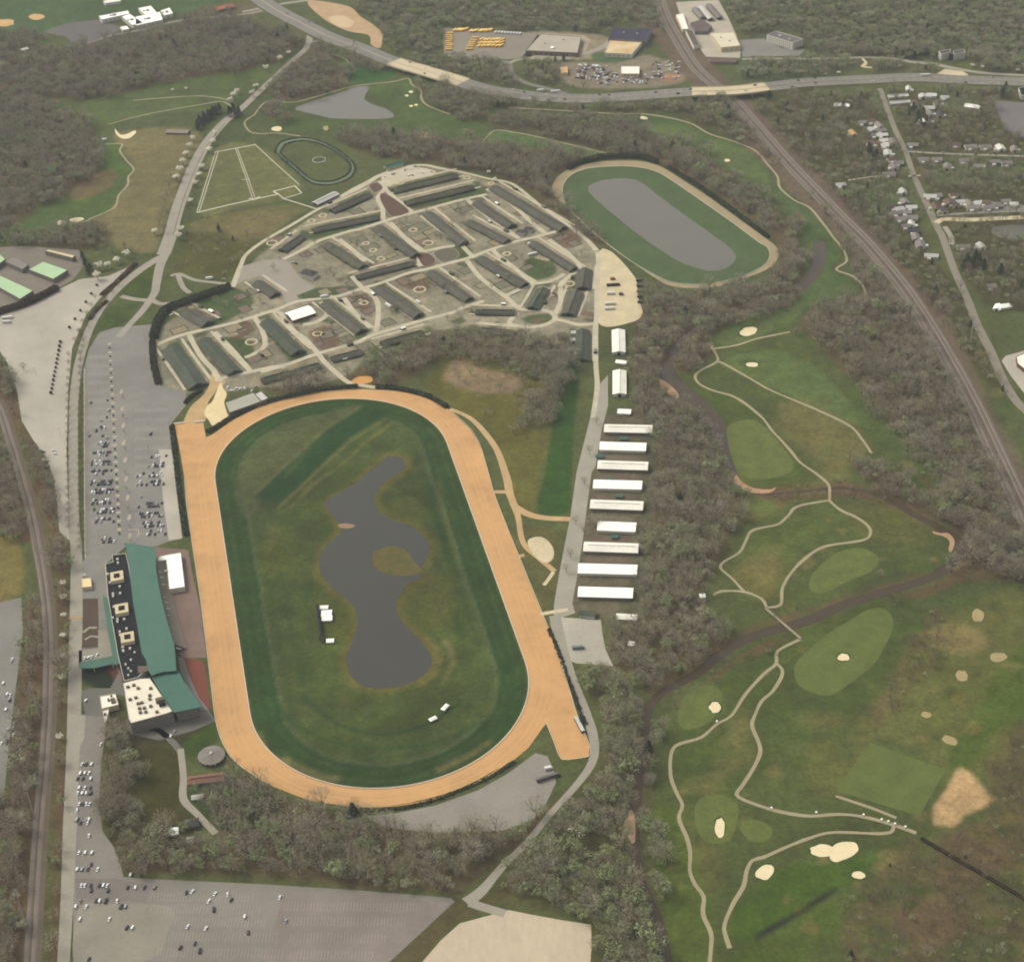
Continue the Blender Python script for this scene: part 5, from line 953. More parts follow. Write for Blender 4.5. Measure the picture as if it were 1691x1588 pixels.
gp = Zs('640 108 820 130 990 160 1000 400 1040 640 1100 900 1160 1110 1205 1260') + Zt('1218 180 1225 320 1080 330 1000 352 950 372 905 300') + Zt('890 200') + Zs('840 1340 800 1100 740 760 710 500 690 300 660 160')
gz = [16, 16.5, 17, 17, 17, 17, 17, 17, 17, 17, 17, 17, 16.5, 16, 15.5, 15, 15, 15, 15, 15, 15.3]
gstand, grf, gw, gorg = slab('grandstand', 'long curved green-roofed grandstand beside the home stretch', 'grandstand', gp, gz, 1.2, GROOF, wallto=0, wmat=GREYW)
Lp = Zs('660 160 690 300 710 500 740 760 800 1100 840 1340') + Zt('890 200'); Rp = Zs('990 160 1000 400 1040 640 1100 900 1160 1110 1205 1260') + Zt('1222 300')
La = np.array([tuple(P(x, y, 15)) for x, y in Lp]); Ra = np.array([tuple(P(x, y, 17)) for x, y in Rp])
# stepped seating with white aisle fins facing the track
sd = PA(Zs('1000 300 1030 560 1080 800 1130 1000 1200 1250'), 9)
for k in range(5):
    c = crom(sd, False, 6); l, r = strip(c, 3.0, 0, side=2.0 + 3.0 * k if 0 else -(2.0 - 3.0 * k)); 
    a, b2 = strip(c, 2.2, 0, side=(1.1 + 2.2 * k)); z = 9 - 1.9 * k; mb = MB()
    for i in range(len(c) - 1):
        A1, A2, B1, B2 = a[i], a[i + 1], b2[i], b2[i + 1]
        mb.quad((*B1[:2], z), (*B2[:2], z), (*A2[:2], z), (*A1[:2], z)); mb.quad((*A1[:2], 0), (*A1[:2], z), (*A2[:2], z), (*A2[:2], 0))
    mb.build('seating_tier', M('seating_concrete', C(150, 142, 126), var=.12), gstand, gorg)
for s in Z('1030 430 1040 490 1060 570 1075 710 1090 770 1110 840 1120 915 1150 1060 1170 1130 1190 1205 1215 1280', 110, 880, 6.764):
    a = P(s[0] + 1, s[1], 9); b2 = P(s[0] + 11, s[1] + .6, 2); mb = MB(); mb.v += [(a.x, a.y - .4, 9.6), (a.x, a.y + .4, 9.6), (b2.x, b2.y + .4, 1.2), (b2.x, b2.y - .4, 1.2), (a.x, a.y - .4, 8), (a.x, a.y + .4, 8), (b2.x, b2.y + .4, 0), (b2.x, b2.y - .4, 0)]; mb.f += [(0, 3, 2, 1), (0, 4, 7, 3), (1, 2, 6, 5), (2, 3, 7, 6)]; mb.m += [0] * 4; mb.build('aisle_wall', WHITEW, gstand, gorg)
flat('white_pavilion', 'white-roofed pavilion between the grandstand and the track', 'building', Zs('1145 240 1275 220 1320 600 1145 630 1112 300 1010 318 1038 262'), 6, WROOF, WHITEW, [(*Zs('1112 430')[0], 4, 2, 1.5)], para=.4)
dk = M('roof_vent_dark', C(120, 108, 92))
wu = [(*Zt('%d %d' % q)[0], 3, 2.6, 1.5, dk) for q in ((685, 505), (750, 485), (710, 645), (775, 625), (800, 690), (840, 680), (815, 745), (870, 740), (825, 790), (885, 785), (940, 520), (930, 600), (930, 640), (940, 720), (1010, 785), (800, 520))] + [(*Zt('1040 660')[0], 7, 5, 3, dk), (*Zt('1070 700')[0], 6, 5, 4, DROOF)]
flat('south_wing', 'white-roofed south wing with many small dark roof vents', 'building', Zt('625 455 820 405 930 400 985 480 1060 590 1185 775 1120 800 720 910 690 860'), 13, M('south_wing_roof', C(246, 236, 210), var=.07, scale=.1), GREYW, wu, para=.6)
slab('south_stand', 'angled green roof of the southern stand beside the white wing', 'grandstand', Zt('950 385 1170 310 1262 340 1312 440 1510 720 1200 785 1100 640 990 460'), [13.9, 14, 14, 14, 14, 14, 14.2, 14.2], 1.0, GROOF, wallto=0)
flat('entrance_block', 'cream flat building with roof plant left of the white wing', 'building', Zt('370 605 545 575 582 700 390 745'), 6, CROOF, CREAMW, [(*Zt('520 660')[0], 6, 4, 1.8, dk), (*Zt('470 650')[0], 3, 2, 1.5, dk), (*Zt('500 605')[0], 2, 2, 1, dk)], para=.5)
flat('entrance_annex', 'narrow cream annex below the cream entrance building', 'building', Zt('398 748 478 742 445 880 425 900'), 4, CROOF, CREAMW, [(*Zt('430 810')[0], 3, 2, 1.4, dk)], para=.4)
slab('entrance_canopy', 'green entrance canopy by the forecourt garden', 'canopy', Zt('130 228 500 158 522 240 300 290 140 292'), [5.5] * 5, .5, GROOF, posts=1)
slab('side_canopy', 'long narrow green canopy along the dark-roofed hall', 'canopy', Zs('398 700 452 720 500 960 575 1340') + S('199,1094 188,1098') + Zs('480 1180'), [6, 6, 6, 6, 6, 6, 6], .5, GROOF, posts=2)
slab('linking_roof', 'brown roof between the green stand and the white wing', 'building', Zt('790 265 910 262 915 320 800 345'), [14.3] * 4, .6, BROWNR, wallto=0)
flat('gate_house', 'small cream gate building on the edge of the service road', 'building', Zs('165 508 270 500 282 600 170 610'), 4, M('gate_roof', C(246, 224, 170), var=.05), CREAMW, [(*Zs('200 470')[0], 3, 3, 1)], para=.5)
T = thing('height_gantry', P(124, 1020), 'orange height bar spanning the service road', 'gantry'); a, b2 = P(114, 1021, 5), P(134, 1019, 5); mb = MB(); mb.obox(a, b2, .9, 4.6, 5.3); mb.build('beam', M('orange_paint', C(236, 176, 110)), T, T.location)
for q in (a, b2): mb = MB(); mb.tube((q.x, q.y, 0), (q.x, q.y, 4.6), .2, .2, 6); mb.build('post', STEEL, T, T.location)
# walking ring pavilion and sheds
c = P(349, 1246, 4); T = thing('walking_ring_pavilion', (c.x, c.y, 0), 'round grey-roofed walking ring pavilion below the track bend', 'pavilion'); RR = 12.5
for k in range(16):
    t0, t1 = 2 * math.pi * k / 16, 2 * math.pi * (k + 1) / 16; mb = MB(); p0, p1 = (c.x + RR * math.cos(t0), c.y + RR * math.sin(t0)), (c.x + RR * math.cos(t1), c.y + RR * math.sin(t1)); i0, i1 = (c.x + 1.5 * math.cos(t0), c.y + 1.5 * math.sin(t0)), (c.x + 1.5 * math.cos(t1), c.y + 1.5 * math.sin(t1)); dz = .12 * (k % 2)
    mb.quad((*p0, 3.6 + dz), (*p1, 3.6 + dz), (*i1, 6 + dz), (*i0, 6 + dz)); mb.quad((*p0, 3.3), (*p1, 3.3), (*p1, 3.6 + dz), (*p0, 3.6 + dz)); mb.build('roof_panel', GREYR, T, T.location); mb = MB(); mb.tube((p0[0] * .96 + c.x * .04, p0[1] * .96 + c.y * .04, 0), (p0[0] * .96 + c.x * .04, p0[1] * .96 + c.y * .04, 3.5), .2, .2, 6); mb.build('post', WHITEW, T, T.location)
mb = MB(); mb.tube((c.x, c.y, 5.8), (c.x, c.y, 7.2), 1.7, 1.2, 12); mb.build('cupola', LTR, T, T.location); occ_poly(np.array([(c.x + 14 * math.cos(t), c.y + 14 * math.sin(t)) for t in np.linspace(0, 6, 9)]), 1)
gable('saddling_shed', 'long reddish-roofed saddling shed below the round pavilion', 'shed', (311, 1286), (369, 1279), 9, 3, 1.6, M('reddish_roof', C(146, 112, 98), var=.15, scale=.3, fine=1.2, fvar=.2), GREYW)
gable('small_shed', 'narrow white-edged shed below the saddling shed', 'shed', (317, 1315), (335, 1312), 4, 2.6, .8, LTR, WHITEW, vent=False, doors=0); gable('small_shed', 'white-roofed hut in the woods below the drive', 'hut', (280, 1371), (293, 1369), 7, 3, 1.2, WROOF, WHITEW, vent=False); gable('small_shed', 'pale hut in the woods right of the white-roofed hut', 'hut', (309, 1384), (318, 1383), 5, 3, 1.4, LTR, WHITEW, vent=False); hip('keeper_house', 'dark-roofed house where the drive meets the woods', 'house', (316, 1358), 12, 9, 3.4, 2.4, .1, SLATER, GREYW)
# infield tote board, tents, starting gate
a, b2 = P(521, 996, 7), P(528, 1052, 7); T = thing('tote_board', (a.x, a.y, 0), 'dark tote board facing the stands on the infield by the pond', 'scoreboard'); mb = MB(); mb.obox(a, b2, 1.2, 2.0, 7.5); mb.build('board_panel', M('tote_panel', C(84, 88, 76)), T, T.location)
for k in np.linspace(0, 1, 7): q = a.lerp(b2, k); mb = MB(); mb.obox((q.x + .2, q.y), (q.x + 2.6, q.y), .5, 0, 7.0); mb.build('buttress', GREYW, T, T.location)
for i, (x, y, L1, w1, h1, lab) in enumerate(((535, 1001, 7, 4, 3, 'upper small'), (539, 1011, 9, 8, 4, 'middle'), (540, 1019, 9, 6, 3.5, 'largest'), (545, 1056, 6, 4, 3, 'lowest detached'))): q = P(x, y, h1); gable_w('tote_hut', '%s white-roofed hut behind the tote board' % lab, 'hut', (q.x - L1 / 2, q.y), (q.x + L1 / 2, q.y), w1, h1 - .8, .8, WROOF, WHITEW, vent=False, doors=1, seams=False)
def tent(x, y, L1, w1, ang, lab):
    q = P(x, y, 2.5); org = (q.x, q.y, 0); T = thing('tent', org, lab, 'tent'); d = np.array([math.cos(ang), math.sin(ang)]); n = np.array([-d[1], d[0]]); c = np.array([q.x, q.y]); mb = MB(); co = [c - d * L1 / 2 - n * w1 / 2, c + d * L1 / 2 - n * w1 / 2, c + d * L1 / 2 + n * w1 / 2, c - d * L1 / 2 + n * w1 / 2]; r1, r2 = c - d * L1 * .3, c + d * L1 * .3
    mb.v += [(*k, 2.4) for k in co] + [(*r1, 3.6), (*r2, 3.6)]; mb.f += [(0, 1, 5, 4), (1, 2, 5), (2, 3, 4, 5), (3, 0, 4), (3, 2, 1, 0)]; mb.m += [0] * 5; mb.build('canopy', WROOF, T, org)
    for k in co: mb = MB(); mb.tube((*k, 0), (*k, 2.4), .08, .08, 5); mb.build('pole', STEEL, T, org)
    occ_poly(np.array(co), 1)
tent(735, 1167, 9, 4.5, .95, 'white tent on the infield grass nearer the back stretch'); tent(715, 1186, 8, 4.5, .55, 'white tent on the infield grass lower than the other tent')
q0, q1 = P(950, 1184, 2), P(963, 1208, 2); T = thing('starting_gate', ((q0.x + q1.x) / 2, (q0.y + q1.y) / 2, 0), 'parked starting gate on the dirt chute by the outer rail', 'starting gate'); mb = MB(); mb.obox(q0, q1, 3.4, 3.0, 3.5); mb.build('canopy', M('gate_white', C(206, 206, 196)), T, T.location)
for k in np.linspace(.02, .98, 13): q = q0.lerp(q1, k); dd = (q1 - q0).normalized(); nn = Vector((-dd.y, dd.x, 0)) * 1.6; mb = MB(); mb.obox(q - nn, q + nn, .25, .3, 3.0); mb.build('stall_partition', M('gate_dark', C(70, 74, 74)), T, T.location)
# golf footbridge and pump pole
a, b2 = P(1520, 1383, 2), P(1700, 1488, 2); T = thing('foot_bridge', ((a.x + b2.x) / 2, (a.y + b2.y) / 2, 0), 'long narrow dark footbridge leaving the cart paths at the lower right', 'bridge'); mb = MB(); mb.obox(a, b2, 2.4, 1.4, 1.8); mb.build('deck', M('bridge_wood', C(84, 76, 64)), T, T.location)
for s in (-1, 1):
    dd = (b2 - a).normalized(); nn = Vector((-dd.y, dd.x, 0)) * 1.2 * s; mb = MB(); mb.obox(a + nn, b2 + nn, .15, 1.8, 2.9); mb.build('railing', M('bridge_rail', C(78, 70, 60)), T, T.location)
for k in np.linspace(.05, .95, 12): q = a.lerp(b2, k); mb = MB(); mb.tube((q.x, q.y, 0), (q.x, q.y, 1.4), .3, .3, 6); mb.build('pier', MATS['bridge_wood'], T, T.location)
a, b2 = P(1264, 1004, 1), P(1322, 1054, 1); T = thing('foot_bridge', ((a.x + b2.x) / 2, (a.y + b2.y) / 2, 0), 'pale cart bridge crossing the creek between the path forks', 'bridge'); mb = MB(); mb.obox(a, b2, 3.0, .6, .95); mb.build('deck', PATHM, T, T.location)
for s in (-1, 1): dd = (b2 - a).normalized(); nn = Vector((-dd.y, dd.x, 0)) * 1.5 * s; mb = MB(); mb.obox(a + nn, b2 + nn, .12, .95, 1.9); mb.build('railing', GREYW, T, T.location)
a = P(1160, 982, 3); hip('pump_hut', 'tiny white hut where the cart path enters the woods', 'hut', (1160, 983), 5, 5, 2.6, 1.2, 0, WROOF, WHITEW, win=False)
hip('rest_hut', 'small pale hut at the end of the left golf path', 'hut', (172, 229), 6, 5, 2.6, 1.2, 0, LTR, WHITEW, win=False); gable('small_shed', 'long grey shelter beside the avenue and dark conifers', 'shed', (275, 215), (311, 216), 11, 3, 1.5, M('shelter_roof', C(158, 146, 132)), GREYW, vent=False)
# ------------------------------------------------------------------ industry, school, offices
flat('factory', 'broad grey flat-roofed factory right of the bus lot', 'factory', S('868,84 893,56.5 960,61 954,88'), 7, M('factory_roof', C(186, 176, 156), var=.08, scale=.05), GREYW, [(912, 80, 8, 5, 2, WROOF), (930, 66, 3, 3, 1.5), (900, 72, 3, 3, 1.5)], win=(1, 9, 3, 2))
flat('factory', 'dark blue-roofed factory half beside the railway', 'factory', S('1010,46 1078,48 1066,68.4 1004,65'), 9, M('blue_dark_roof', C(84, 82, 92), var=.12), GREYW, [(1030, 54, 3, 3, 1.2), (1052, 56, 3, 3, 1.2)])
flat('factory', 'cream-roofed factory half in front of the dark-roofed one', 'factory', S('1006.6,66.4 1061,69.2 1043.4,90 999,87.7'), 7, M('stained_cream_roof', C(236, 216, 172), var=.05, scale=.03, col2=C(206, 170, 124)), WHITEW, win=(1, 8, 2.4, 1.6))
flat('scrap_office', 'cream shed in the middle of the scrap yard', 'shed', S('1025.6,110 1056,110 1056,122 1025.6,122'), 6, CROOF, CREAMW, para=.3, win=(1, 6, 2, 2))
flat('scrap_office', 'orange-roofed hut at the left end of the scrap yard', 'hut', S('925,111 937,110 938,120 927,121'), 5, M('orange_roof', C(222, 178, 130), var=.08), CREAMW, para=.3)
flat('rail_depot', 'narrow cream-roofed depot beside the railway at the top', 'depot', S('1116,25 1128,22 1137,48 1127,49'), 6, CROOF, CREAMW, para=.3); flat('rail_depot', 'dark-roofed depot with white edge beside the railway', 'depot', S('1132,50.5 1144,50.5 1155,74 1146,77.5'), 6, M('depot_roof', C(112, 102, 96), var=.1), WHITEW, para=.6); flat('rail_depot', 'large cream flat depot at the lower right of the pale yard', 'depot', S('1173,55 1211,53.5 1222.5,76 1191,79'), 8, M('depot_cream', C(226, 216, 186), var=.06), CREAMW, [(1190, 62, 3, 3, 1.2), (1205, 68, 3, 3, 1.2)], para=.5, win=(1, 9, 2.4, 1.6)); flat('rail_depot', 'dark brown shed in the centre of the pale yard', 'depot', S('1140,38 1160,32 1176,44 1168,52 1148,52'), 6, M('depot_brown', C(118, 106, 100), var=.12), GREYW, para=.3)
for i, (a, b2) in enumerate((((1147, 12), (1160, 27)), ((1158, 9), (1174, 29)), ((1170, 6), (1189, 27)))): gable('rail_depot', '%s grey storage shed from the left at the top of the pale yard' % ordn(i), 'depot', a, b2, 10, 5, 2, (GREYR, LTR, GREYR)[i], GREYW)
flat('rail_depot', 'long low brown building below the pale yard', 'depot', S('1170,95 1216,96 1216,103 1172,102'), 4, BROWNR, GREYW, para=.3)
for i, (q, m, lab) in enumerate(((S('47,445 71,432 112,446 88,461'), MINT, 'mint-roofed warehouse nearest the overflow lot'), (S('-20,464 -6,452 54.7,480 33,494'), MINT, 'long mint-roofed warehouse at the left edge'), (S('-40,420 -2,418 9,428 -6,440 -44,438'), MINT, 'mint-roofed warehouse cut off by the upper left edge'), (S('74,414.5 80,411.6 124.6,422 119.5,426'), M('tan_roof', C(218, 202, 160)), 'narrow tan-roofed warehouse behind the mint one'), (S('8,432 23,423.5 47,437 37,445'), GREYR, 'grey-roofed warehouse between the mint roofs'))): flat('warehouse', lab, 'warehouse', q, 6.5, m, GREYW, para=.3)
for i, (q, lab) in enumerate(((S('163,27 211,18 214,23 168,33'), 'long left wing of the white school'), (S('201,28 214,23.5 236,38 219,42'), 'slanting left middle wing of the white school'), (S('224,28 264,20 269,33 224,43'), 'broad centre block of the white school'), (S('228,14 249,10 259,21 239,25'), 'upper courtyard wing of the white school'), (S('265,18 280,13 286,23 271,26'), 'right end wing of the white school'))): flat('school', lab, 'school', q, 7, WROOF, WHITEW, [(sum(k[0] for k in q) / 4, sum(k[1] for k in q) / 4, 7, 5, 1.5, GREYR), (sum(k[0] for k in q) / 4 - 6, sum(k[1] for k in q) / 4 + 1, 4, 3, 1.2, GREYR)], para=.6, win=(1, 8, 2.2, 1.8))
flat('school', 'small white annex in front of the white school', 'school', S('198,45 209,43 214,48 203,50'), 5, WROOF, WHITEW, para=.4); flat('shop', 'low red-roofed building at the top edge left of the highway', 'shop', S('352,12 384,6 390,11 358,18'), 5, M('red_roof', C(176, 112, 94), var=.08), BRICKW, para=.4); flat('shop', 'white shop cut by the top edge above the school', 'shop', S('170,2 196,-3 200,2 174,6'), 5, CROOF, WHITEW, para=.4); flat('shop', 'small white building at the left edge below the ball field', 'shop', S('30,82 45,78 48,81 34,85'), 5, WROOF, WHITEW, para=.4)
flat('office_building', 'white three-storey office block with grey roof above the frontage road', 'office', S('1266,58.5 1281,52 1326,65 1309,71.5'), 12, M('office_roof', C(122, 116, 112), var=.1), WHITEW, [(1288, 60, 5, 4, 2), (1304, 65, 3, 3, 1.5)], para=1.0, win=(3, 4.6, 2.4, 1.3))
for s, (a, b2, lab) in enumerate((((1550, 1570), 0, 'left'), ((1574, 1592), 0, 'right'))):
    flat('office_building', '%s cream wing of the two-winged office with dark entrance' % lab, 'office', S('%f,85 %f,82 %f,87 %f,90' % (a[0], a[1], a[1] - (2 if s == 0 else -2), a[0] + (4 if s == 0 else 1))), 11, SLATER, WHITEW, para=.8, win=(3, 4.6, 2.2, 1.2))
flat('office_entrance', 'dark glazed entrance between the cream office wings', 'office', S('1568,85 1576,84 1577,90 1568,90.5'), 10, SLATER, M('dark_glazing', C(66, 64, 62)), para=.4)
flat('clinic', 'cream-roofed building on the pale drive at the right edge', 'building', S('1678,589 1700,580 1716,600 1691,609 1680,600'), 5, CROOF, BRICKW, para=.4); flat('clinic', 'dark-roofed building with white edge at the upper right corner', 'building', S('1682,146 1700,142 1720,150 1720,160 1686,158'), 7, DROOF, WHITEW, para=1.0)
gable('long_house', 'upper of two long pale-roofed rows beside the top of the town road', 'house', (1467, 157.5), (1499, 155), 9, 3, 1.5, LTR, WHITEW); gable('long_house', 'lower of two long pale-roofed rows beside the top of the town road', 'house', (1470, 168), (1502, 165.5), 9, 3, 1.5, LTR, WHITEW); gable('long_house', 'long white roof in the trees left of the town road', 'house', (1378, 171), (1402, 172), 9, 3.5, 1.8, WROOF, WHITEW); gable('long_house', 'long white-fronted low house right of the town street', 'house', (1608, 272), (1626, 272), 8, 3, 1.6, LTR, WHITEW); gable('long_house', 'long white farm roof below the highway at the right', 'house', (1595, 171), (1618, 175), 11, 4, 2.2, WROOF, WHITEW)
HG = {'the left side of the town road': '1423,201 1437,199 1452,206 1454,214 1456,222 1459,231 1461,239 1436,234 1408,219 1474,233 1472,262 1476,274 1388,304 1491,315 1485,344 1505,341 1479,351 1496,349 1505,358 1505,369 1509,380 1512,391 1538,421 1440,212 1445,222 1448,236 1466,252 1484,268 1468,286 1494,332 1474,340 1488,360 1496,372 1520,402', 'the right side of the town road': '1525,200 1541,196 1534,177 1536,186 1500,146 1524,158 1538,156 1507,238 1525,262 1548,262 1564,274 1547,322 1575,321 1593,328 1544,340 1558,346 1577,335 1606,341 1614,334 1646,338 1661,331 1674,336 1591,406 1620,405 1637,471 1512,170 1548,170 1552,188 1560,160 1586,332 1600,334 1626,333 1632,341 1566,333 1536,323 1592,264 1662,268', 'the upper side of the town street': '1580,238 1603,241 1627,241 1652,243 1675,245 1643,266'}
HWR = M('house_white_roof', C(224, 220, 206), var=.08, rnd=.08)
HROOF = [LTR, GREYR, SLATER, BROWNR, HWR, GREYR, LTR]; HWALL = [WHITEW, CREAMW, WHITEW, GREYW, M('yellow_wall', C(220, 204, 130)), M('tan_wall', C(196, 168, 128))]
hr_ = random.Random(3)
for where, q in HG.items():
    for i, (x, y) in enumerate(sorted(S(q), key=lambda t: t[1] * 2000 + t[0])):
        lx, ly = hr_.uniform(11, 18), hr_.uniform(8, 12); an = hr_.choice([0, 0, math.pi / 2]) + hr_.uniform(-.25, .25); rm = hr_.choice(HROOF); wm = hr_.choice(HWALL[:4])
        if (x, y) in ((1408, 219),): rm, wm = M('orange_roof2', C(206, 172, 118)), HWALL[5]
        if (x, y) == (1544, 340): wm = HWALL[4]
        if (x, y) in ((1509, 380),): rm = M('dark_blue_roof', C(92, 92, 98))
        c = P(x, y, 4); d = np.array([math.cos(an), math.sin(an)]) * lx / 2
        T = gable_w('house', '%s house from the top along %s' % (ordn(i), where), 'house', (c.x - d[0], c.y - d[1]), (c.x + d[0], c.y + d[1]), ly, 3.6, 2.6, rm, wm, group='village houses', vent=False, over=.5, doors=1, seams=False)
        occ_poly(np.array([(c.x - 11, c.y - 15), (c.x + 11, c.y - 15), (c.x + 11, c.y + 8), (c.x - 11, c.y + 8)]), 1)
        d2 = np.array([-d[1], d[0]]) / (lx / 2); sg = -1 if d2[1] > 0 else 1
        mb = MB(); b0 = np.array([c.x, c.y]) + d2 * sg * ly * .5 - d * .3; b1 = np.array([c.x, c.y]) + d2 * sg * (ly * .5 + 4) - d * .3; mb.obox(b0, b1, 5, 0, 2.9); mb.build('porch', hr_.choice([WHITEW, LTR, HWR]), T, T.location)
        for s in (-.55, .1, .6):
            mb = MB(); e = np.array([c.x, c.y]) + d * s + d2 * sg * (ly / 2 + .05); t = d / np.linalg.norm(d) * .6; qd = [(*(e - t), 1.1), (*(e + t), 1.1), (*(e + t), 2.5), (*(e - t), 2.5)]; mb.quad(*qd); mb.build('window', GLASS, T, T.location)
T = hip('cross_house', 'white-edged cross-shaped house alone at the right', 'house', (1657, 505), 18, 9, 3.6, 2.5, .15, WROOF, WHITEW); gable('cross_wing', 'short wing beside the cross-shaped white house', 'house', (1650, 501), (1646, 508), 8, 3.4, 2, WROOF, WHITEW, vent=False)
# ------------------------------------------------------------------ poles
def pole(label, base, top, r=.55, arms=True):
    b_ = P(*base); hgt = 5.0
    for hh in np.arange(5, 60, .5):
        if pix([(b_.x, b_.y, hh)])[0][1] <= top: hgt = hh; break
    T = thing('utility_pole', (b_.x, b_.y, 0), label, 'pole'); mb = MB(); mb.tube((b_.x, b_.y, 0), (b_.x, b_.y, hgt), r, r * .55, 8); mb.build('shaft', M('pole_metal', C(186, 180, 166)), T, T.location)
    if arms:
        for k, z in enumerate((hgt - 1, hgt - 4, hgt - 7)): mb = MB(); mb.obox((b_.x - 2.2, b_.y), (b_.x + 2.2, b_.y), .25, z, z + .25); mb.build('cross_arm', MATS['pole_metal'], T, T.location)
for i, (b_, t) in enumerate((((36, 806), 768), ((60, 912), 858), ((71, 1040), 980), ((66, 1186), 1126), ((58, 1352), 1294), ((44, 1530), 1468))): pole('%s pale tall pole from the top along the west railway' % ordn(i), b_, t)
pole('tall pale pole standing beside the town road', (1602, 572), 526, .8, False); pole('slim mast beside the railway left of the bridge', (1157, 138), 116, .4)
# ------------------------------------------------------------------ vehicles
TYRE = M('tyre_rubber', C(46, 44, 42)); CGL = M('car_glass', C(58, 62, 66), rough=.15, spec=.6)
def car_mesh(name, paint, L_=4.6, w=1.85, h=1.5, kind='sedan'):
    mb = MB(); x0, x1, y = -L_ / 2, L_ / 2, w / 2; zb, zs = .28, .85 if kind != 'van' else 1.05
    prof = {'sedan': [(x0, .55), (x0 + .1, .9), (x0 + .9, .95), (x0 + 1.5, h), (x1 - 1.9, h), (x1 - 1.15, .98), (x1 - .1, .82), (x1, .5)], 'suv': [(x0, .6), (x0 + .05, 1.05), (x0 + .35, 1.65), (x1 - 1.9, 1.7), (x1 - 1.2, 1.08), (x1 - .1, .95), (x1, .55)], 'van': [(x0, .6), (x0, 1.9), (x1 - 1.3, 2.0), (x1 - .6, 1.2), (x1, .95), (x1, .55)]}[kind]
    pts = [(x0, zb)] + prof + [(x1, zb)]; n = len(pts); i0 = len(mb.v)
    for s in (-1, 1):
        for x, z in pts: mb.v.append((x, s * y * (1 if z < 1.0 else .82), z))
    for k in range(n - 1):
        (xa, za), (xb, zb_) = pts[k], pts[k + 1]; g = 1 if (za > .9 and zb_ > .9 and abs(za - zb_) > .3) else 0
        mb.f.append((i0 + k, i0 + k + 1, i0 + n + k + 1, i0 + n + k)); mb.m.append(g)
    mb.f.append(tuple(i0 + n + k for k in range(n))); mb.m.append(0); mb.f.append(tuple(i0 + k for k in range(n - 1, -1, -1))); mb.m.append(0)
    top = max(z for _, z in pts); xs = [x for x, z in pts if z > top - .12]
    for s in (-1, 1):
        q = [(min(xs) + .05, s * (y * .86), top - .12), (max(xs) - .05, s * (y * .86), top - .12), (max(xs) + .45, s * (y * .95), 1.02), (min(xs) - .3, s * (y * .95), 1.02)]
        mb.quad(*(q if s < 0 else q[::-1]), m=1)
    for wx in (x0 + .85, x1 - .85):
        for s in (-1, 1): mb.tube((wx, s * (y - .18), .33), (wx, s * (y + .02), .33), .33, .33, 8, m=2)
    me = bpy.data.meshes.new(name); me.from_pydata(mb.v, [], mb.f)
    for m in (paint, CGL, TYRE): me.materials.append(m)
    me.polygons.foreach_set('material_index', mb.m); me.update(); return me
PAINTS = {'white': (252, 250, 242), 'silver': (178, 178, 174), 'dark grey': (74, 74, 76), 'black': (46, 46, 48), 'blue': (58, 68, 98), 'dark red': (110, 48, 44), 'tan': (150, 138, 116)}
CARM = {}
for k, c in PAINTS.items():
    pm = M('car_paint_' + k.replace(' ', '_'), C(*c), var=.02, fvar=.02, rough=.3, spec=.5)
    for j, kd in enumerate(('sedan', 'suv', 'van')):
        CARM[k, kd] = car_mesh('car_%s_%s' % (k.replace(' ', '_'), kd), pm, (4.7, 4.8, 5.6)[j], (1.85, 1.95, 2.05)[j], kind=kd)
vr = random.Random(5)
def car(name, where, grp, w, ang, colour=None, z=0.0, kd=None):
    k = colour or vr.choices(list(PAINTS), (25, 13, 24, 24, 7, 4, 3))[0]; kd = kd or vr.choices(('sedan', 'suv', 'van'), (5, 5, 1))[0]
    o = bpy.data.objects.new(name, CARM[k, kd]); COL.objects.link(o); o.location = (w[0], w[1], z); o.rotation_euler = (0, 0, ang)
    tag(o, '%s %s %s' % (k, {'sedan': 'saloon car', 'suv': 'tall estate car', 'van': 'van'}[kd], where), 'car' if kd != 'van' else 'van', grp); return o
LOTZ = .075
def row(x0, x1, y, fill, where, grp, dbl=True, white=(), tilt=0.0):
    a, b2 = P(x0, y), P(x1, y + tilt); d = b2 - a; L1 = d.length; d.normalize(); n = Vector((-d.y, d.x, 0)); ang = math.atan2(n.y, n.x)
    for s in np.arange(1.3, L1 - 1, 2.75):
        for o_ in ((-2.8, 2.8) if dbl else (0,)):
            if vr.random() > fill * .88: continue
            q = a + d * s + n * o_ + n * vr.uniform(-.3, .3); car('parked_car', where, grp, q, ang + vr.choice((0, math.pi)) + vr.uniform(-.03, .03), z=LOTZ)
Lw = 'parked in the left block of the main lot'; Rw = 'parked in the right block of the main lot'
q7 = lambda x, y: (120 + x / 6.11, 640 + y / 6.11)
for x0, x1, y, fl in ((165, 390, 430, .14), (170, 400, 505, .2), (175, 380, 585, .4), (195, 390, 675, .66), (185, 400, 765, .85), (180, 400, 860, .72), (180, 400, 965, .8), (190, 420, 1050, .76), (195, 425, 1155, .72), (200, 430, 1250, .7), (205, 440, 1345, .66), (205, 440, 1545, .6)):
    (ax, ay), (bx, by) = q7(x0, y), q7(x1, y); row(ax, bx, ay, fl, Lw, 'cars in the left block of the main lot', tilt=-1.2)
for x0, x1, y, fl in ((620, 700, 330, .2), (760, 880, 705, .8), (660, 945, 785, .7), (650, 950, 885, .6), (640, 930, 970, .45), (660, 930, 1190, .55), (665, 935, 1290, .62), (700, 940, 1385, .85), (720, 950, 1470, .4)):
    (ax, ay), (bx, by) = q7(x0, y), q7(x1, y); row(ax, bx, ay, fl, Rw, 'cars in the right block of the main lot', dbl=y not in (705,), tilt=-1.6)
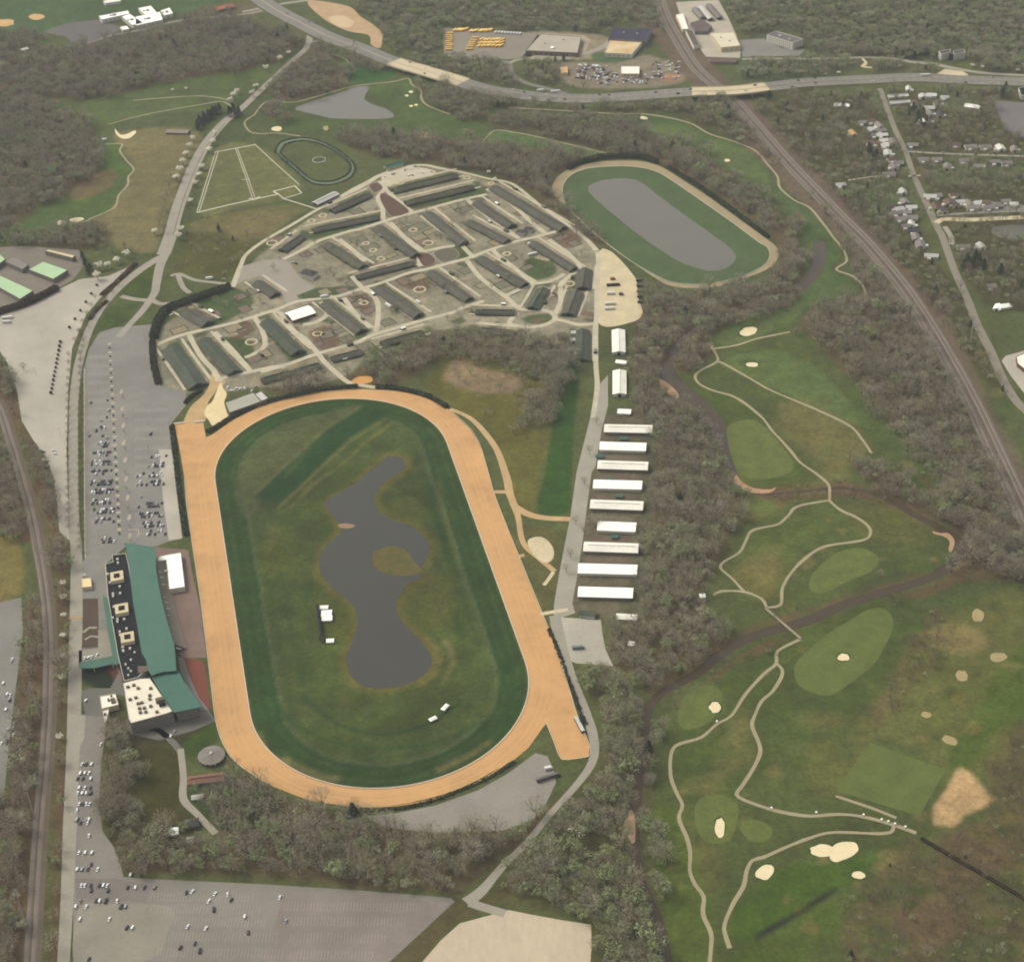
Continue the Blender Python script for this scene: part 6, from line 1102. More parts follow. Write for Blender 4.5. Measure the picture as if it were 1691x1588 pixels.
for x, y in ((350, 130), (185, 155), (345, 300), (290, 335), (240, 430), (170, 490), (285, 395), (690, 1105), (945, 690), (790, 470), (365, 230)):
    car('parked_car', 'standing alone in the upper part of the main lot', 'stray cars in the main lot', P(*q7(x, y)), math.pi / 2 + vr.uniform(-.2, .2), z=LOTZ)
q8 = lambda x, y: (110 + x / 4.313, 1220 + y / 4.313)
for y, xs in ((182, (110, 140, 178)), (245, (100, 130, 160)), (285, (80, 118, 172)), (350, (90, 130, 170)), (388, (80, 112, 140, 172)), (465, (90, 115, 140, 165)), (510, (75,)), (575, (75, 140, 160)), (600, (100, 150)), (690, (160,)), (812, (88, 133, 181)), (895, (175,)), (930, (152, 222, 75, 110)), (1045, (105, 130, 172, 235, 262, 290)), (1080, (295, 176)), (1155, (212, 235, 280, 360, 100)), (1195, (65, 140, 388, 420)), (1285, (95, 305)), (1345, (430, 470)), (970, (455, 532)), (1060, (435, 490, 555, 627)), (1570, (160,))):
    for x in xs: car('parked_car', 'in the long lot beside the lower service road', 'cars in the lower left lot', P(*q8(x, y)), math.pi / 2 + vr.uniform(-.3, .15), 'white' if (x + y) % 3 == 0 else None, z=LOTZ)
for x, y in ((355, 1476), (376, 1477), (345, 1488), (353, 1502), (404, 1514), (310, 1530), (340, 1533), (322, 1558), (298, 1565), (330, 1570), (462, 1482), (472, 1521), (382, 1486), (318, 1472), (410, 1540), (308, 1474)):
    car('parked_car', 'scattered over the large lower lot', 'cars on the large lower lot', P(x, y), math.pi / 2 + vr.uniform(-.5, .1), 'white' if x in (355, 376, 404, 462, 310) else None, z=LOTZ)
for x, y in ((67, 744), (71, 753), (73, 760), (89, 744), (92, 750), (80, 770), (77, 763), (72, 747)): car('parked_car', 'on the edge of the pale overflow lot', 'cars on the overflow lot', P(x, y), vr.uniform(-.2, .2), z=LOTZ)
for i in range(14): car('parked_car', 'in the lot at the left edge beyond the railway', 'cars in the far left lot', P(vr.uniform(1, 26), vr.uniform(1040, 1230)), math.pi / 2 + vr.uniform(-.2, .2), vr.choice(('white', 'white', 'silver', 'dark grey')), z=LOTZ)
for x, y in ((635, 292), (645, 288), (649, 288.5), (652, 285.5), (669, 281.5), (675, 279), (680, 279.7), (686, 275.5), (690, 278), (697, 286), (712, 284), (675, 290), (681, 290), (484, 434), (489, 436), (461, 425), (342, 462), (346, 461), (369, 462), (283, 520), (364, 527), (436, 500), (534, 552), (595, 496), (372, 470)):
    car('parked_car', 'among the stable barns', 'cars among the barns', P(x, y), vr.uniform(0, 3.1), vr.choice(('white', 'white', 'silver', 'dark grey')), z=.1)
for x, y in ((160, 1082), (146, 1086), (151, 1085), (140, 1087), (142, 1157), (167, 1229), (282, 1216), (288, 1208)): car('parked_car', 'by the entrance forecourt', 'cars by the entrance', P(x, y), 1.4 + vr.uniform(-.2, .2), 'white' if x != 288 else 'silver', z=.1)
# scrap yard
for i in range(190):
    cl = vr.choice(((955, 990, 106, 134), (1028, 1070, 124, 139), (1074, 1124, 102, 134), (950, 1008, 108, 132), (985, 1020, 122, 140)))
    x, y = vr.uniform(cl[0], cl[1]), vr.uniform(cl[2], cl[3])
    if 1024 < x < 1058 and y < 123: continue
    car('scrap_car', 'dumped in the scrap yard below the factory', 'cars in the scrap yard', P(x, y), vr.uniform(0, 3.1), vr.choice(('white', 'silver', 'dark grey', 'white', 'white', 'white', 'blue', 'dark red')), z=.05, kd=vr.choice(('van', 'van', 'suv')))
# highway traffic
for x in (470, 492, 500, 575, 583, 668, 695, 708, 726, 792, 843, 862, 880, 900, 934, 990, 1006, 1083, 1120, 1141, 1196, 1230, 1250, 1302, 1345, 1350, 1440, 1580, 1595, 1640, 1322):
    s = np.interp(x, hpix[:, 0], slen); off = vr.choice((-13, -9.6, -6, 6, 9.6, 13)); q, t = along(s, off); car('passing_car', 'driving on the highway', 'cars on the highway', q, math.atan2(t[1], t[0]) + (0 if off < 0 else math.pi), vr.choice(('white', 'dark grey', 'black', 'silver')), z=q[2] + (.55 if True else 0))
def simple_vehicle(name, label, cat, grp, q, ang, L_, w, h, body, roof, z=.1):
    key = (name, body.name, L_); 
    if key not in simple_vehicle.cache:
        mb = MB(); mb.box(-L_ / 2, -w / 2, .5, L_ / 2 - 1.2, w / 2, h, m=0); mb.box(L_ / 2 - 1.2, -w / 2 + .15, .5, L_ / 2, w / 2 - .15, h * .55, m=0); mb.quad((-L_ / 2 + .15, -w / 2 + .15, h + .05), (L_ / 2 - 1.4, -w / 2 + .15, h + .05), (L_ / 2 - 1.4, w / 2 - .15, h + .05), (-L_ / 2 + .15, w / 2 - .15, h + .05), m=1)
        for s in (-1, 1):
            x = [(-L_ / 2 + .4, s * (w / 2 + .02), h * .55), (L_ / 2 - 1.5, s * (w / 2 + .02), h * .55), (L_ / 2 - 1.5, s * (w / 2 + .02), h * .85), (-L_ / 2 + .4, s * (w / 2 + .02), h * .85)]; mb.quad(*(x if s < 0 else x[::-1]), m=2)
            for wx in (-L_ / 2 + 2, L_ / 2 - 1.6): mb.tube((wx, s * (w / 2 - .3), .5), (wx, s * (w / 2 + .03), .5), .5, .5, 10, m=3)
        me = bpy.data.meshes.new(name); me.from_pydata(mb.v, [], mb.f)
        for m in (body, roof, CGL if 'bus' in name else body, TYRE): me.materials.append(m)
        me.polygons.foreach_set('material_index', mb.m); me.update(); simple_vehicle.cache[key] = me
    o = bpy.data.objects.new(name, simple_vehicle.cache[key]); COL.objects.link(o); o.location = (q[0], q[1], z); o.rotation_euler = (0, 0, ang); return tag(o, label, cat, grp)
simple_vehicle.cache = {}
YEL = M('bus_yellow', C(252, 190, 78, 1.15), var=.03, rough=.4); YELR = M('bus_roof', C(255, 216, 128, 1.25), var=.03, rough=.4)
qb = lambda x, y: P(700 + x / 6.764, 20 + y / 6.764)
BUS = [(350 + 26 * i, 212 - 2 * i, 1.0) for i in range(6)] + [(535 + 31 * i, 222 - 1.5 * i, 1.0) for i in range(8)] + [(285, 248 + 23 * i, 0) for i in range(9)] + [(575 - 13 * i, 298 + 25 * i, 0) for i in range(6)] + [(620 + 40 * i + 12 * j, 385 - 34 * j, .85) for j in range(3) for i in range(7)]
for i, (x, y, a) in enumerate(BUS): simple_vehicle('school_bus', 'yellow school bus parked in rows in the bus lot', 'bus', 'yellow buses in the bus lot', qb(x + vr.uniform(-5, 5), y + vr.uniform(-3, 3)), a + vr.uniform(-.16, .16), 12.5, 3.0, 3.1, YEL, YELR)
WV = M('trailer_white', C(236, 232, 222), var=.03, rough=.5); GVm = M('trailer_grey', C(120, 116, 110), rough=.5); DV = M('trailer_dark', C(84, 78, 76), rough=.5)
for i, (x, y, a, L1, m, lab) in enumerate(((641.5, 506, -.95, 12, WV, 'long white horse trailer beside a slate barn'), (691, 500.5, -.95, 9, WV, 'white horse trailer right of the slate barn'), (880, 421, .35, 14, WV, 'long cream trailer between slanting barns'), (875, 405, -.7, 7, WV, 'short white trailer at the end of a slate barn'), (536, 491, .25, 11, WV, 'white truck on the lane above a grey barn'), (1013, 472, 0, 18, DV, 'long dark trailer in the truck yard'), (1009, 486, 0, 11, WV, 'white-topped truck in the truck yard below the dark trailer'), (1026, 487, 0, 6, GVm, 'grey truck at the right side of the truck yard'), (1008, 503, 0, 14, WV, 'upper white trailer low in the truck yard'), (1007, 511, 0, 13, WV, 'lower white trailer low in the truck yard'), (1012, 462, 0, 7, M('trailer_red', C(176, 110, 90)), 'small red trailer high in the truck yard'), (955, 1071, 0, 12, M('trailer_green', C(136, 146, 128)), 'green-grey trailer in the grey lot below the white barns'), (905, 1285, .35, 22, GVm, 'long grey trailer at the end of the south lot'), (906, 1270, .2, 7, WV, 'short white truck above the long grey trailer'), (346, 461, .2, 10, WV, 'white truck by the gate drive'), (13, 526, .1, 15, WV, 'upper white truck on the pale overflow lot'), (12, 533, .0, 12, WV, 'lower white truck on the pale overflow lot'), (893, 152, .1, 12, WV, 'left white lorry on the highway shoulder'), (918, 154, .1, 16, WV, 'right white lorry on the highway shoulder'), (520, 71, .1, 10, WV, 'white lorry under the trees at the avenue junction'), (1528, 127, .05, 17, WV, 'long white lorry on the right part of the highway'))):
    simple_vehicle('trailer' if 'trailer' in lab else 'lorry', lab, 'trailer' if 'trailer' in lab else 'lorry', None, P(x, y), a, L1, 2.7, 3.3, m, WV if m is WV else m, z=.15 if 'highway' not in lab else 1.7)
for i in range(5): simple_vehicle('parked_lorry', '%s dark lorry from the top along the right edge of the truck yard' % ordn(i), 'lorry', 'dark lorries in the truck yard', P(1056 + .6 * i, 464 + 9 * i), .1, 9, 2.6, 3, DV, GVm)
for i in range(9): simple_vehicle('parked_lorry', '%s white lorry from the left in the line behind the buses' % ordn(i), 'lorry', 'white lorries behind the buses', P(819 + 5 * i, 54.6 + .3 * i), 1.2, 9, 2.6, 3, WV, WV)
for i in range(8): car('works_vehicle', 'beside the sandy works yard', 'vehicles at the works yard', P(376 + 6.5 * i + vr.uniform(-2, 2), 641 + vr.uniform(-3, 5)), vr.uniform(0, 3), vr.choice(('white', 'white', 'dark grey', 'tan')), z=.15)
for x, y in ((1426, 1346), (1456, 1354), (1467, 1357), (1478, 1361), (1495, 1366), (1348, 1342), (1184, 1192), (1274, 1335)): 
    q = P(x, y); T = thing('golf_cart', (q.x, q.y, .12), 'white golf cart on the cart path %s' % ('near the path fork at the lower right' if x > 1400 else 'between the fairways'), 'golf cart', 'golf carts'); mb = MB(); mb.box(-1.1, -.6, .3, 1.1, .6, .8); mb.build('body', WV, T); mb = MB(); mb.box(-.9, -.6, 1.75, .7, .6, 1.85, bottom=True); mb.build('canopy', WROOF, T)
# ------------------------------------------------------------------ parking furniture and stall lines
mk = MB()
for x0, x1, y in ((139.5, 188, 648 + 0), ) + tuple((150, 190, 640 + yy / 6.11) for yy in (585, 675, 765, 860, 965, 1050, 1155, 1250, 1345, 1545)) + tuple((224, 278, 640 + yy / 6.11) for yy in (230, 330, 420, 520, 620, 705, 785, 885, 970, 1190, 1290, 1385, 1470)) + tuple((146, 186, yy) for yy in (590, 604, 618, 632, 662, 676, 690, 704)):
    a, b2 = P(x0, y), P(x1, y - 1.2); d_ = (b2 - a).normalized(); n = Vector((-d_.y, d_.x, 0)); L1 = (b2 - a).length
    for s in np.arange(0, L1, 2.75): c = a + d_ * s; mk.quad(*[(q.x, q.y, .072) for q in (c - n * 5.4 - d_ * .07, c - n * 5.4 + d_ * .07, c + n * 5.4 + d_ * .07, c + n * 5.4 - d_ * .07)][::-1])
    mk.quad(*[(q.x, q.y, .073) for q in (a - n * .07, b2 - n * .07, b2 + n * .07, a + n * .07)])
for x0, x1, y in ((250, 420, 1480), (250, 430, 1500), (290, 440, 1522), (280, 460, 1546), (260, 470, 1572), (470, 700, 1496), (470, 670, 1520), (480, 640, 1548), (480, 620, 1576)):
    a, b2 = P(x0, y), P(x1, y + 2); d_ = (b2 - a).normalized(); n = Vector((-d_.y, d_.x, 0)); L1 = (b2 - a).length
    for s in np.arange(0, L1, 2.75): c = a + d_ * s; mk.quad(*[(q.x, q.y, .095) for q in (c - n * 4.8 - d_ * .05, c - n * 4.8 + d_ * .05, c + n * 4.8 + d_ * .05, c + n * 4.8 - d_ * .05)][::-1])
tag(mk.build('parking_markings', PAINT), kind='structure')
ISL = M('island_kerb', C(186, 176, 148), var=.08)
def island(name, p, h, mat):
    mb = MB(); mb.prism(p, .02, h); o = mb.build(name, mat); tag(o, kind='structure'); occ_poly(p, .2); return o
for x, y in ((490, 45), (500, 215), (510, 385), (515, 555), (530, 730), (540, 920), (555, 1110), (570, 1310), (575, 1500)):
    c = PA([q7(x, y)])[0]; island('traffic_island', np.array([(c[0] + 2.0 * math.cos(t), c[1] + 6 * math.sin(t)) for t in np.linspace(0, 2 * math.pi, 13)[:-1]]), .2, ISL)
SHR = []
for i in range(-6, 17):
    x, y = 400 + 4.5 * i, 70 + 85 * i; c = PA([q7(x, y)])[0]; island('traffic_island', np.array([(c[0] + 2.6 * math.cos(t), c[1] + 2.6 * math.sin(t)) for t in np.linspace(0, 2 * math.pi, 11)[:-1]]), .2, ISL); SHR.append((q7(x, y + 45), 'lot'))
ribbon('lot_kerb', S('139,609 139,644 139.5,780 140,882 141,922'), .8, M('kerb_stone', C(206, 196, 168)), .2); ribbon('curved_kerb', Z('560 1432 620 1430 662 1432 668 1470 650 1506', 120, 640, 6.11), .9, MATS['kerb_stone'], .2)
for q in ('287,699 306,697', '322,696 337,695'):
    a, b2 = (P(*k, 1.2) for k in S(q)); T = thing('track_gate', ((a.x + b2.x) / 2, (a.y + b2.y) / 2, 0), 'white gate bar across the chute mouth, %s' % ('left half' if q[0:3] == '287' else 'right half'), 'gate'); mb = MB(); mb.obox(a, b2, 1.6, .8, 1.4); mb.build('bar', WHITE, T, T.location)
    for k in (.03, .5, .97): z = a.lerp(b2, k); mb = MB(); mb.tube((z.x, z.y, 0), (z.x, z.y, .8), .15, .15, 6); mb.build('post', WHITE, T, T.location)
# small feed huts and skips along the barns
fh = random.Random(9); nh = 0
for lab, q0, q1, w in BARNS:
    A, B = PA([q0, q1]); dd = (B - A) / np.linalg.norm(B - A); nn = np.array([-dd[1], dd[0]])
    for t in (.25, .7):
        if fh.random() < .25: continue
        c = A + (B - A) * (t + fh.uniform(-.12, .12)) + nn * fh.choice((-1, 1)) * (w * .65 + fh.uniform(5, 9)); L1 = fh.uniform(2.5, 4); r_ = fh.choice((LTR, GREYR, BARNR3, WROOF, BROWNR))
        gable_w('feed_hut', 'small feed hut standing beside a barn in the stables', 'hut', c - dd * L1, c + dd * L1, fh.uniform(3, 4.5), 2.4, .9, r_, BARNW, group='feed huts beside the barns', vent=False, doors=1, over=.3, seams=False)
# hot walkers: sand ring with a four-armed machine
RINGM = M('ring_sand', C(206, 192, 152), var=.1)
for i, (x, y, r_) in enumerate(((524, 551, 5.5), (415, 564.6, 7), (693, 478, 7.5), (940, 468.5, 6.5), (837, 419, 5), (771, 293.5, 4.5), (660.5, 302, 5), (604, 402, 4.5), (616, 413, 4.5), (629, 427, 5), (682, 379.6, 5), (707, 401, 6.5), (514, 365, 5), (533, 356, 5), (449, 401, 7), (601, 500, 5), (771, 400.7, 4), (811, 303, 4))):
    c = P(x, y); ring = np.array([(c.x + r_ * math.cos(t), c.y + r_ * math.sin(t)) for t in np.linspace(0, 2 * math.pi, 21)[:-1]]); ribbon('walking_ring', np.vstack([ring, ring[:1]]), 2.6, RINGM, .115, world_pts=True, step=2)
    T = thing('hot_walker', (c.x, c.y, 0), 'horse walker machine in the middle of a sand ring among the barns', 'horse walker', 'horse walkers'); mb = MB(); mb.tube((0, 0, 0), (0, 0, 2.6), .25, .15, 8); mb.build('post', STEEL, T)
    for k in range(4): t = k * math.pi / 2 + i; mb = MB(); mb.obox((.2 * math.cos(t), .2 * math.sin(t)), (r_ * .9 * math.cos(t), r_ * .9 * math.sin(t)), .16, 2.4, 2.56); mb.build('arm', WHITE, T)

for i, (x, y) in enumerate([(164, 600 + 48 * k) for k in range(7)] + [(246, 600 + 48 * k) for k in range(6)] + [(70, 560), (84, 640), (100, 720), (60, 620)]):
    c = P(x, y); T = thing('light_pole', (c.x, c.y, .06), '%s light pole from the top %s' % (ordn(i if i < 7 else i - 7 if i < 13 else i - 13), 'in the left block of the main lot' if i < 7 else 'in the right block of the main lot' if i < 13 else 'on the overflow lot'), 'light pole', 'lot light poles'); mb = MB(); mb.tube((0, 0, 0), (0, 0, 11), .16, .1, 6); mb.build('shaft', MATS['pole_metal'], T); mb = MB(); mb.obox((-1.6, 0), (1.6, 0), .4, 10.9, 11.1); mb.build('lamp_head', MATS['pole_metal'], T)
# ------------------------------------------------------------------ trees
def card(rs, c, n, a, b):
    x = n.orthogonal().normalized(); t = rs.uniform(0, 6.28); y = n.cross(x); u = (x * math.cos(t) + y * math.sin(t)) * a; v = n.cross(u.normalized()) * b
    return [tuple(c - u - v), tuple(c + u - v * .6), tuple(c + u * .8 + v), tuple(c - u + v * .7)]
def make_tree(seed, kind):
    """returns trunk MB and crown MB; unit: metres, height 14 or so"""
    rs = random.Random(seed); tr, cr = MB(), MB()
    if kind in ('bare', 'bud', 'blossom'):
        h = {'bare': 14, 'bud': 13, 'blossom': 8}[kind] * rs.uniform(.92, 1.1); rad = {'bare': 5.6, 'bud': 5.4, 'blossom': 3.6}[kind] * rs.uniform(.9, 1.1); base = h * .28
        tr.tube((0, 0, -.1), (rs.uniform(-.3, .3), rs.uniform(-.3, .3), h * .45), .34, .22, 6); tips = []
        lobes = [(Vector((0, 0, h * .66)), rad * .72)]
        for k in range(7):
            t = k * .9 + rs.random(); e = rs.uniform(.35, .8); L_ = rad * rs.uniform(.55, .8); a = Vector((0, 0, h * rs.uniform(.28, .5))); b_ = a + Vector((math.cos(t) * L_, math.sin(t) * L_, L_ * e + h * .12)); tr.tube(a, b_, .16, .06, 4); lobes.append((b_, rad * rs.uniform(.34, .52))); tips.append(b_)
        if kind == 'bare':
            ex = rad * 1.12; ez = h * .33
            for c, rr in lobes: tr.tube(Vector((0, 0, h * .42)) if rr > rad * .6 else c * .55 + Vector((0, 0, h * .18)), c + Vector((0, 0, rr * .6)), .1, .03, 4)
            for _ in range(330):
                d = Vector((rs.gauss(0, 1), rs.gauss(0, 1), rs.gauss(.15, .9))).normalized(); k = rs.random() ** .42; wob = 1 + .22 * math.sin(3 * math.atan2(d.y, d.x) + seed); p = Vector((d.x * ex * k * wob, d.y * ex * k * wob, h * .66 + d.z * ez * k)); q = p + (d + Vector((rs.gauss(0, .55), rs.gauss(0, .55), rs.uniform(.1, .9)))).normalized() * rs.uniform(1.2, 3.0); w = Vector((rs.gauss(0, 1), rs.gauss(0, 1), rs.gauss(0, .6))).normalized() * rs.uniform(.05, .15)
                cr.quad(p - w * .6, q - w * .8, q + w * .8, p + w * .6)
        else:
            for c, rr in lobes:
                for _ in range(int(40 if rr < rad * .6 else 70)):
                    d = Vector((rs.gauss(0, 1), rs.gauss(0, 1), rs.gauss(.25, .9))).normalized(); p = c + Vector((d.x * rr, d.y * rr, d.z * rr * .85)) * rs.random() ** .35; n = (d + Vector((rs.gauss(0, .5), rs.gauss(0, .5), rs.gauss(.3, .5)))).normalized(); s = rs.uniform(.2, .45) * (1 if kind == 'bud' else 1.25)
                    cr.quad(*card(rs, p, n, s, s * rs.uniform(.6, 1)))
    elif kind == 'fir':
        h = 12 * rs.uniform(.85, 1.1); rad = 4.1; tr.tube((0, 0, -.1), (0, 0, h * .9), .3, .06, 6)
        for k in range(300):
            u = rs.random() ** .8; z = h * (.1 + .9 * u); rr = rad * (1 - u) ** .8 * rs.uniform(.5, 1.05) + .15; t = rs.uniform(0, 6.28); p = Vector((math.cos(t) * rr, math.sin(t) * rr, z)); n = Vector((math.cos(t) * .5, math.sin(t) * .5, 1)).normalized()
            cr.quad(*card(rs, p, (n + Vector((rs.gauss(0, .25), rs.gauss(0, .25), 0))).normalized(), rs.uniform(.5, .9), rs.uniform(.35, .6)))
    elif kind == 'shrub':
        tr.tube((0, 0, -.1), (0, 0, 1.2), .15, .08, 5)
        for k in range(130):
            d = Vector((rs.gauss(0, 1), rs.gauss(0, 1), rs.gauss(.3, .8))).normalized(); p = Vector((d.x * 1.5, d.y * 1.5, 1.5 + d.z * 1.2)) * rs.uniform(.7, 1.05); cr.quad(*card(rs, p, d, rs.uniform(.25, .5), rs.uniform(.2, .4)))
    return tr, cr
BARK = M('bark', C(104, 92, 80), var=.2, scale=1.5)
CM = {'bare_a': M('twigs_brown', C(166, 156, 132), var=.16, scale=.3, rnd=.16), 'bare_b': M('twigs_grey', C(172, 165, 142), var=.16, scale=.3, rnd=.16), 'bare_c': M('twigs_olive', C(162, 158, 126), var=.16, scale=.3, rnd=.16),
      'bare_d': M('twigs_dark', C(132, 119, 100), var=.16, scale=.3, rnd=.16), 'bud_a': M('buds_green', C(152, 160, 116), var=.18, scale=.3, rnd=.16), 'bud_b': M('buds_pale', C(170, 170, 136), var=.16, scale=.3, rnd=.16), 'fir_a': M('needles', C(78, 84, 68), var=.2, scale=.4, rnd=.18), 'blossom_a': M('blossom', C(236, 230, 204, 1.2), var=.12, scale=.5, rnd=.1), 'shrub_a': M('shrub_leaves', C(108, 104, 78), var=.2, scale=.6, rnd=.16), 'shrub_b': M('shrub_red', C(112, 90, 78), var=.2, scale=.6, rnd=.15)}
KINDS = ['bare_a', 'bare_b', 'bare_c', 'bud_a', 'bud_b', 'fir_a', 'bare_d']
PROTO = {}; protoc = bpy.data.collections.new('tree_prototypes')
def mesh_of(mb, name, mats, midx=None):
    me = bpy.data.meshes.new(name); me.from_pydata([tuple(v) for v in mb.v], [], mb.f)
    for m in mats: me.materials.append(m)
    if midx: me.polygons.foreach_set('material_index', midx)
    me.update(); return me
for i, k in enumerate(KINDS + ['blossom_a', 'shrub_a', 'shrub_b']):
    PROTO[k] = []
    for v in range(3 if i < 5 or k == 'bare_d' else 2):
        tr, cr = make_tree(100 * i + v, k.split('_')[0]); both = MB(); both.v = tr.v + cr.v; both.f = tr.f + [tuple(q + len(tr.v) for q in f) for f in cr.f]
        PROTO[k].append((mesh_of(tr, 'trunk', [BARK]), mesh_of(cr, 'crown', [CM[k]]), mesh_of(both, 'tree', [BARK, CM[k]], [0] * len(tr.f) + [1] * len(cr.f))))
PIDX = {}; 
for k in KINDS:
    for v, t in enumerate(PROTO[k]):
        o = bpy.data.objects.new('tree_pattern_%02d' % len(PIDX), t[2]); protoc.objects.link(o); PIDX[k, v] = len(PIDX)
TNAME = {'bare': 'bare_tree', 'bud': 'budding_tree', 'fir': 'fir_tree', 'blossom': 'blossom_tree', 'shrub': 'shrub'}
def plant(k, v, x, y, s, rot, label, group, z=0.0, sz=1.0):
    T = thing(TNAME[k.split('_')[0]], (x, y, z), label, 'tree' if k[:5] != 'shrub' else 'shrub', group); T.scale = (s, s, s * sz); T.rotation_euler = (0, 0, rot)
    for nm, me in (('trunk', PROTO[k][v][0]), ('crown', PROTO[k][v][1])):
        o = bpy.data.objects.new(nm, me); COL.objects.link(o); o.parent = T
    return T
tr_ = random.Random(11)
def rowtrees(k, pts, s, lab, group, order='top'):
    for i, (x, y) in enumerate(pts):
        w = P(x, y); plant(k, tr_.randrange(len(PROTO[k])), w.x, w.y, s * tr_.uniform(.88, 1.12), tr_.uniform(0, 6.28), '%s %s from the %s %s' % (ordn(i), {'blossom_a': 'pale blossoming tree', 'bare_a': 'small brown tree', 'bare_b': 'grey leafless tree', 'bare_c': 'olive leafless tree', 'bare_d': 'dark leafless tree', 'fir_a': 'dark conifer', 'shrub_a': 'small shrub', 'shrub_b': 'reddish shrub', 'bud_a': 'green tree', 'bud_b': 'pale budding tree'}[k], order, lab), group)
rowtrees('blossom_a', S('388,164 382,172 320,234 314,246 308,260 303,273 298,287 292,299 256,388'), 1.55, 'along the left side of the avenue', 'avenue trees')
rowtrees('blossom_a', S('424,148 418,160 357,226 352,240 346,254 334,281 330,294 324,308 315,337 300,384 296,396'), 1.5, 'along the right side of the avenue', 'avenue trees')
rowtrees('blossom_a', S('463,102 477,92 440,118 392,156'), 1.4, 'along the upper avenue by the highway', 'upper avenue trees')
rowtrees('blossom_a', S('165,446 178,444 194,436 210,426 162,462'), 1.5, 'on the lawn above the overflow lot', 'lawn trees', 'left')
rowtrees('bare_d', [(205 - 9.5 * i - .1 * i * i if i < 8 else 132.5, 458 + 13.5 * i) for i in range(8)] + [(134 if i > 1 else 138, 566 + 11.5 * i) for i in range(31)], .62, 'along the right boulevard row', 'boulevard trees')
rowtrees('bare_d', [(158 - 6.8 * i, 494 + 14 * i) for i in range(6)] + [(114, 590 + 13 * i) for i in range(23)], .55, 'along the left boulevard row', 'boulevard trees')
rowtrees('shrub_b', [(100 - 1.3 * i, 566 + 7 * i) for i in range(13)] + [(160 - 9 * i, 472 + 14 * i) for i in range(6)], 1.3, 'in the shrub line on the overflow lot', 'overflow lot shrubs')
for (x, y), g in SHR:
    w = P(x, y); plant('shrub_a', tr_.randrange(2), w.x, w.y, .8, tr_.uniform(0, 6), 'small round shrub on the median islands of the main lot', 'median shrubs')
rowtrees('bare_a', S('203,657 204,690 206,716 208,744 208,783 209,811 212,843 214,872 215,895'), .42, 'on the long islands of the main lot', 'island trees')
rowtrees('fir_a', S('585,1356'), 1.7, 'at the bottom bend, the single dark one', 'single conifer'); rowtrees('fir_a', S('345,198 353,190 334,208 327,214 363,186 380,192 390,194 340,202 349,195 330,205 337,198 358,190 386,186 395,190'), 1.3, 'clustered on both sides of the avenue bend', 'avenue conifers', 'left'); rowtrees('fir_a', S('632,238 636,250 629,246 640,242 634,258 628,232'), .9, 'standing behind the trotting ring', 'ring conifers', 'left'); rowtrees('fir_a', S('141,438 150,446 137,428 146,452'), 1.0, 'beside the mint warehouse', 'warehouse conifers', 'left'); rowtrees('fir_a', S('917,102 931,101 470,60 480,68 474,50 460,62'), 1.0, 'near the highway junctions', 'junction conifers', 'left')
rowtrees('bare_a', S('284,296 280,310 276,324 273,336 270,348 267,360 264,372 276,352 272,384'), .8, 'in the brown strip left of the avenue', 'avenue strip trees')
rowtrees('bare_a', S('935,945 942,921 951,866 965,800 973,750 985,700'), .75, 'along the grey road beside the white barns', 'roadside trees', 'bottom'); rowtrees('fir_a', S('1596,436 1606,440 1616,436 1590,446 1624,444 1610,428 1436,258 1440,268 1434,250 1446,262 1524,190 1516,198 1520,208 1530,204 1500,196 1508,184 1420,170 1392,180 1270,165 1300,182 1480,92 1490,96 1500,92 1510,98 1655,160 1660,150'), 1.25, 'among the village houses', 'village conifers', 'left')
rowtrees('bare_a', S('40,612'), .8, 'alone on the pale overflow lot', 'lone tree'); rowtrees('bare_b', S('982,872 988,866 996,862 966,884 975,865'), .8, 'over the left end of the sixth white barn', 'barn end trees', 'left')
rowtrees('bare_c', S('443,398 452,446 540,455 546,450 552,460 700,412 646,410 640,402 720,392 728,396 704,352 760,352 756,344 930,392 920,386 960,422 952,428 880,372 905,446 766,510 756,520 780,516 790,520 740,530 750,538 506,424 520,404 548,414 590,404 618,396 664,380 672,366 748,372 770,338 744,324 730,476 756,462 676,470 702,474 648,520 656,512 606,494 584,488 548,538 528,556 430,590 446,572 408,552 326,514 356,500 850,432 862,428 838,462 812,478 896,492 918,474 636,590 610,580 560,570 572,562 400,530 392,498 372,508 430,500'), .72, 'among the stable barns', 'stable trees', 'left')
rowtrees('bud_b', S('1086,946 1078,985 1092,960 1120,972 1128,930 1140,960 1160,925 1170,935 1098,1010 1126,1005 1150,1028'), .62, 'in the thin wood by the last barns', 'pale saplings', 'left')
rowtrees('blossom_a', S('807,288 817,300 1362,126 1385,124 1606,112 1622,114 1680,120 308,150 286,152'), .9, 'scattered by the upper roads', 'upper blossom trees', 'left')
rowtrees('blossom_a', S('105,968 106,992 107,1020 106,1054 105,1088 104,1124 100,1222'), .95, 'between the west railway and the service road', 'west blossom trees')
rowtrees('bud_a', S('152,408 172,404 186,418 206,410 214,416'), .9, 'around the lawn above the overflow lot', 'lawn green trees', 'left')
